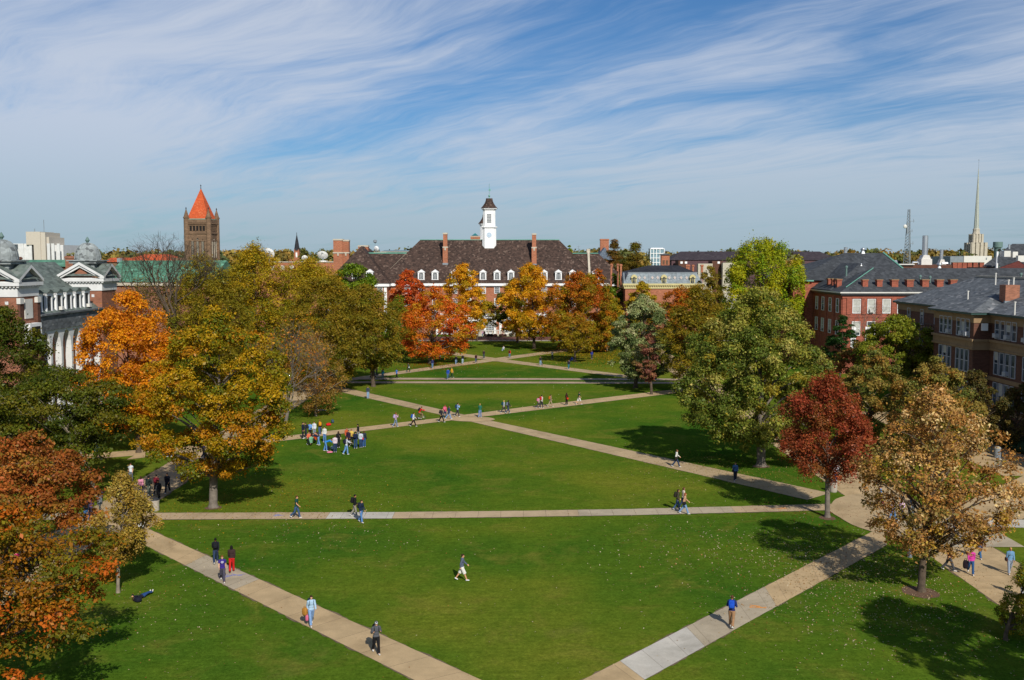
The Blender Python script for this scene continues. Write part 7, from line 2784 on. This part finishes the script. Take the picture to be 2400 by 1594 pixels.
# the gathering
person(710, 1029, 'stand', -100, '#1a2038', '#22242c', BD, 'person in navy jacket at the left end of the gathering', {}, k=1.1, group=GG)
person(717, 1028, 'hold', 100, '#30343c', '#30343c', BR, 'person in charcoal clothes facing the navy jacket', {'bp': '#24262c'}, k=1.06, group=GG)
person(727, 1026, 'hold', 180, '#6a9cd8', '#2a1c20', BR, 'person in light blue hoodie in the gathering', {}, skin='b', group=GG)
person(737, 1024, 'stand', 170, '#d8dce0', '#8a94a0', BR, 'person in plain white shirt behind the sitters', {}, group=GG)
person(750, 1021, 'walk', 20, '#40302a', JE, RD, 'person in brown shirt with yellow backpack', {'bp': '#d09018'}, k=1.1, group=GG)
person(761, 1037, 'stand', 170, '#dcdcd4', '#5c84b8', BD, 'person in white sweatshirt and jeans standing past the sitters', {}, group=GG)
person(729, 1045, 'sit', 40, '#7cae88', '#24302c', BR, 'person in mint green sitting with back turned', {}, k=1.15, group=GG)
person(724.5, 1036, 'sit', 200, '#d86a48', '#4a3030', RD, 'person in coral sitting behind the mint green one', {}, group=GG)
person(739, 1038, 'sit', 120, '#c84820', '#302428', BN, 'person in rust orange sitting in the circle', {}, k=1.1, group=GG)
person(747, 1044, 'bend', 80, '#1c2440', '#6c94c8', BD, 'person in navy stripes leaning over the sitters', {}, group=GG)
person(763, 1058, 'bend', -80, '#2c84d0', '#5c8cc8', BR, 'person in bright blue bending towards a black bag', {}, k=1.05, group=GG)
person(785.5, 1061, 'stand', 5, '#dccad0', '#2c3c5c', BN, 'person in pale pink shirt with back turned', {}, k=1.05, group=GG)
person(793.5, 1050, 'stand', 20, '#1c181c', '#22222a', BR, 'person in black with long brown hair and tan bag', {'lh': 1, 'bag': '#b8a480'}, k=1.05, group=GG)
person(812, 1066, 'reach', -60, '#c8ccd4', '#6c98cc', BN, 'person in white and dark top stepping out, arms forward', {'bp': '#1c1c34'}, k=1.08, group=GG)
person(813, 1040, 'stand', -150, '#c85a30', '#24242c', BN, 'brown haired person in burnt orange behind the group', {'lh': 1}, group=GG)
person(817, 1047, 'stand', 170, '#301c34', '#1c1820', '#4a1c1c', 'person in dark plum with long dark red hair', {'lh': 1}, k=1.05, group=GG)
person(824, 1043, 'hold', 180, '#e0bc58', '#1c1c20', RD, 'curly haired person in pale yellow shirt with folded arms', {'tee': 1}, skin='b', group=GG)
person(833.5, 1052, 'stand', -10, '#1c2848', '#2c4870', BR, 'person in navy jacket and dark jeans with back turned in the group', {'bp': '#1a2240'}, k=1.08, group=GG)
person(840, 1031, 'walk2', 75, '#1a1a1e', '#8a8c94', BD, 'person in black jacket and black cap behind the group', {'cap': '#141418'}, k=1.05, group=GG)
person(846, 1050, 'stand', 10, '#c4ccd8', '#2c446c', BD, 'person in grey white top with a red bag', {'bag': '#d01c34'}, group=GG)
person(853.5, 1048.5, 'stand', 15, '#2a3440', '#34588c', BN, 'person in dark jacket at the right end of the gathering', {'bag': '#20242c', 'lh': 1}, k=1.04, group=GG)
person(749, 965, 'lie', -75, '#c8b8a0', '#5c7084', BN, 'person lying in the grass under the leafless tree', {'k': .95}, group=GG)
# under the trees, left
person(333, 1273, 'hold', 190, '#dcdcd8', '#20202a', BD, 'person in black and white top just past the small young tree', {}, k=1.03, group=GS)
person(170, 1220, 'raise', 100, '#e0a890', '#241c24', BD, 'person in peach top shading eyes under the rust oak', {'tee': 1}, skin='d', group=GS)
person(203, 1223, 'walk', 10, '#1c2438', '#34608c', BD, 'person with navy backpack and jeans by the lantern post', {'bp': '#1c2030'}, k=1.04, group=GS)
person(213, 1216, 'walk2', 10, '#5a4060', '#3c3848', BR, 'person in plum jacket beside the navy backpack', {'lh': 1}, group=GS)
person(307, 1130, 'stand', 180, '#d8dce0', '#6a7484', BN, 'person in white shirt above the small young tree top', {'tee': 1}, group=GS)
person(349, 1163, 'walk2', 5, '#22302c', '#7c8474', BD, 'person in dark top and grey green trousers on west walk', {}, group=GS)
person(331, 1164, 'step', 5, '#d890a8', '#4a5468', BR, 'person in pink hidden behind the young tree', {'lh': 1}, group=GS)
person(367, 1160, 'walk', 0, '#70242c', '#30343c', BD, 'person with maroon backpack walking away on west walk', {'bp': '#7a2030'}, k=1.05, group=GS)
person(372, 1174, 'walk2', 175, '#20222c', '#1c1c22', BD, 'person in black carrying white papers near the bin', {'bag': '#d8dce4'}, skin='b', k=1.05, group=GS)
person(393, 1156, 'walk', 185, '#1c2030', '#1c2230', BD, 'person in navy track suit with white stripe on west walk', {}, k=1.05, group=GS)
person(75, 1312, 'step', 180, '#d8dce4', '#6c98b0', BN, 'person in white glimpsed through the brown oak', {}, group=GS)
person(40, 1352, 'walk', 60, '#d82c78', '#3c2c34', BR, 'person in hot pink glimpsed through the brown oak', {'tee': 1}, group=GS)
person(2, 1352, 'stand', 180, '#f07020', '#d0d4d8', BN, 'person in bright orange at the left picture edge', {'tee': 1}, group=GS)
person(231, 1078, 'walk', 90, '#2c6c98', '#3c4858', BD, 'person in blue on the link path behind the thorn tree', {}, group=GS)
person(396, 1072, 'step', 90, '#c8ccd4', '#34405c', BN, 'person in pale grey behind the golden oak leaves', {}, group=GS)
person(478, 1076, 'step', -90, '#4c5488', '#34384c', BD, 'person in dusty blue behind the golden oak branches', {}, group=GS)
# under the trees, right
person(2224, 1338, 'walk', -110, '#7a1c24', '#4c4c50', BN, 'person in maroon jacket and grey trousers on east walk', {}, k=1.06, group=GS)
person(2275, 1347, 'walk2', 165, '#d0409c', '#2c5484', BR, 'woman in pink cardigan and jeans on east walk', {'lh': 1}, skin='d', k=1.02, group=GS)
person(2297, 1309, 'walk', 180, '#2a2428', '#34608c', BD, 'person in jeans mostly hidden by tan oak leaves', {}, group=GS)
person(2288, 1272, 'hold', 160, '#16161e', '#22242c', BD, 'tall person in black behind the tan oak', {}, k=1.08, group=GS)
person(2366, 1346, 'step', 175, '#6a94b8', '#8c98a8', BL, 'person in faded denim shirt above the edge evergreen', {'bag': '#4a2c24'}, skin='b', k=1.03, group=GS)
person(2092, 1226, 'walk', -60, '#b0a8c8', '#5c8cc0', BN, 'person in lilac top and bright jeans left of the tan oak', {}, group=GS)
person(2112, 1222, 'step', -40, '#d8b4d0', '#3c3c4c', BR, 'person in pale pink top behind tan oak leaves', {'lh': 1}, group=GS)
person(2063, 1188, 'step', 90, '#6c98c8', '#884048', BR, 'person in light blue at the right corner paving', {}, group=GS)
person(2237, 1246, 'walk', 170, '#34446c', '#2c3c5c', BD, 'person in dull blue on the grey slabs', {}, group=GS)
person(2397, 1400, 'step', 170, '#d8a890', '#c8ccd4', BN, 'person in peach and white at the right picture edge', {'tee': 1}, group=GS)
person(1960, 1130, 'step', 180, '#d0d4dc', '#3c5078', BD, 'person in white behind the wine red tree', {}, group=GS)
person(1840, 1032, 'sit', 90, '#1c1c24', '#24242c', BD, 'person in black seated behind the wine red tree', {}, group=GS)


# bags and bundles
def bag(label, px_, py_, r, col, z=None, name='bag', grp='bags lying on the lawn', wpos=None, seed=0, strap=True):
    x, y = wpos[:2] if wpos else G(px_, py_)
    z0 = wpos[2] if wpos else 0.02
    rr = random.Random(seed)
    t = thing(name, label, 'bag', (x, y, z0), rad(rr.uniform(0, 180)), grp)
    m = MB()
    m.ell((0, 0, r[2]), r, 14, 10, None, pw=.62)
    m.ell((r[0] * .3, -r[1] * .7, r[2] * .8), (r[0] * .55, r[1] * .5, r[2] * .55), 12, 8, None, pw=.7)
    put('pouch', remesh(m, 'pouch', min(r) * .16), t).data.materials.append(cloth(col))
    m = MB()
    m.tube([(-r[0] * .5, 0, r[2] * 1.8), (-r[0] * .3, 0, r[2] * 2.35), (r[0] * .3, 0, r[2] * 2.35), (r[0] * .5, 0, r[2] * 1.8)], .018, 6)
    obj('strap', m, cloth(col), t, local=True)
    return t


bag('pink bag lying flat in front of the gathering', 773, 1062, (.34, .17, .09), '#e08098', seed=1)
bag('black bag beside the bending bright blue figure', 768.5, 1056, (.22, .16, .24), '#16181e', seed=2)
bag('white plastic bag by the pale pink shirt', 778.5, 1054, (.18, .14, .17), '#c8d4e8', seed=3)
bag('red bundle on the lawn beyond the walk', 770, 998, (.34, .22, .16), '#d81c24', seed=4)
bag('black and white bag beside the red bundle', 779.5, 991.5, (.26, .18, .22), '#3c5468', seed=5)
bag('dark backpack used as pillow by the lying reader', 323, 1411, (.26, .20, .15), '#1a1c2a', seed=6)
gx, gy = G(730, 1466)
bag('tan folded jacket hanging from the hand of the light blue walker', 0, 0, (.17, .14, .24), '#b07a30', wpos=(gx - .36, gy - .05, .62), grp='things carried in the hand', name='folded_jacket')
bag('pink shopping bag under the tan jacket of the light blue walker', 0, 0, (.09, .07, .19), '#e07090', wpos=(gx - .24, gy - .10, .30), grp='things carried in the hand')
gx, gy = G(2275, 1347)
bag('black coat carried by the pink cardigan woman', 0, 0, (.17, .13, .30), '#221620', wpos=(gx - .38, gy, .42), grp='things carried in the hand', name='folded_coat')


def bicycle(label, x, y, head, col='#2c3038', lean=0):
    t = thing('bicycle', label, 'bicycle', (x, y, 0.03), rad(head), 'bicycles')
    t.rotation_euler = (0, rad(lean), rad(head))
    m = MB()
    A, Bf, S, Hd, BB = (0, -.52, .34), (0, .53, .34), (0, -.20, .88), (0, .36, .86), (0, -.06, .30)
    for a, b in ((A, BB), (A, (0, -.17, .78)), (BB, S), ((0, -.17, .78), Hd), (BB, (0, .38, .78)), (Hd, Bf)):
        m.tube([a, b], .02, 8)
    fr = obj('frame', m, cloth(col, 'paint'), t, local=True)
    for c in (A, Bf):
        w_ = MB()
        n = 28
        w_.tube([(0, c[1] + .33 * math.cos(2 * math.pi * i / n), c[2] + .33 * math.sin(2 * math.pi * i / n)) for i in range(n + 1)], .02, 6)
        wo = obj('wheel', w_, M['darkmetal'], t, local=True)
        s_ = MB()
        for i in range(14):
            a = 2 * math.pi * i / 14
            s_.tube([(0, c[1], c[2]), (0, c[1] + .32 * math.cos(a), c[2] + .32 * math.sin(a))], .004, 3)
        s_.tube([(-.05, c[1], c[2]), (.05, c[1], c[2])], .02, 6)
        obj('spokes', s_, M['steel'], wo, local=True)
    m = MB()
    m.ell((0, -.22, .94), (.075, .14, .035), 10, 6)
    m.tube([(0, -.2, .85), (0, -.21, .93)], .014, 6)
    obj('saddle', m, M['darkmetal'], t, local=True)
    m = MB()
    m.tube([Hd, (0, .34, .98), (-.28, .30, 1.02)], .014, 6)
    m.tube([(0, .34, .98), (.28, .30, 1.02)], .014, 6)
    obj('handlebar', m, M['darkmetal'], t, local=True)
    m = MB()
    m.lathe([(.09, -.01), (.09, .01)], 14)
    m.V = [(v[2] + .05, BB[1] + v[0], BB[2] + v[1]) for v in m.V]
    m.tube([(.06, BB[1], BB[2]), (.07, BB[1] + .10, BB[2] - .12), (.16, BB[1] + .10, BB[2] - .12)], .014, 6)
    m.tube([(-.06, BB[1], BB[2]), (-.07, BB[1] - .10, BB[2] + .12), (-.16, BB[1] - .10, BB[2] + .12)], .014, 6)
    obj('crank', m, M['steel'], t, local=True)
    return t


gx, gy = G(982.5, 985.5)
bicycle('bicycle ridden by the cyclist in the red jacket', gx, gy, -75)
gx, gy = G(1270.5, 856.5)
bicycle('bicycle pushed along the right diagonal', gx, gy, 185)
gx, gy = G(2352, 1094)
bicycle('dark bicycle parked beside the grey bin', gx, gy, -70, '#20242a')
gx, gy = G(2343, 1098)
bicycle('green bicycle parked in front of the dark one', gx, gy, -78, '#1c5a44')
gx, gy = G(2345, 1082)
bicycle('grey bicycle leaning at the bin', gx, gy, -110, '#5a6068')
gx, gy = G(2306, 1058)
bicycle('teal bicycle parked left of the grey bin', gx, gy, 20, '#2c8c84')
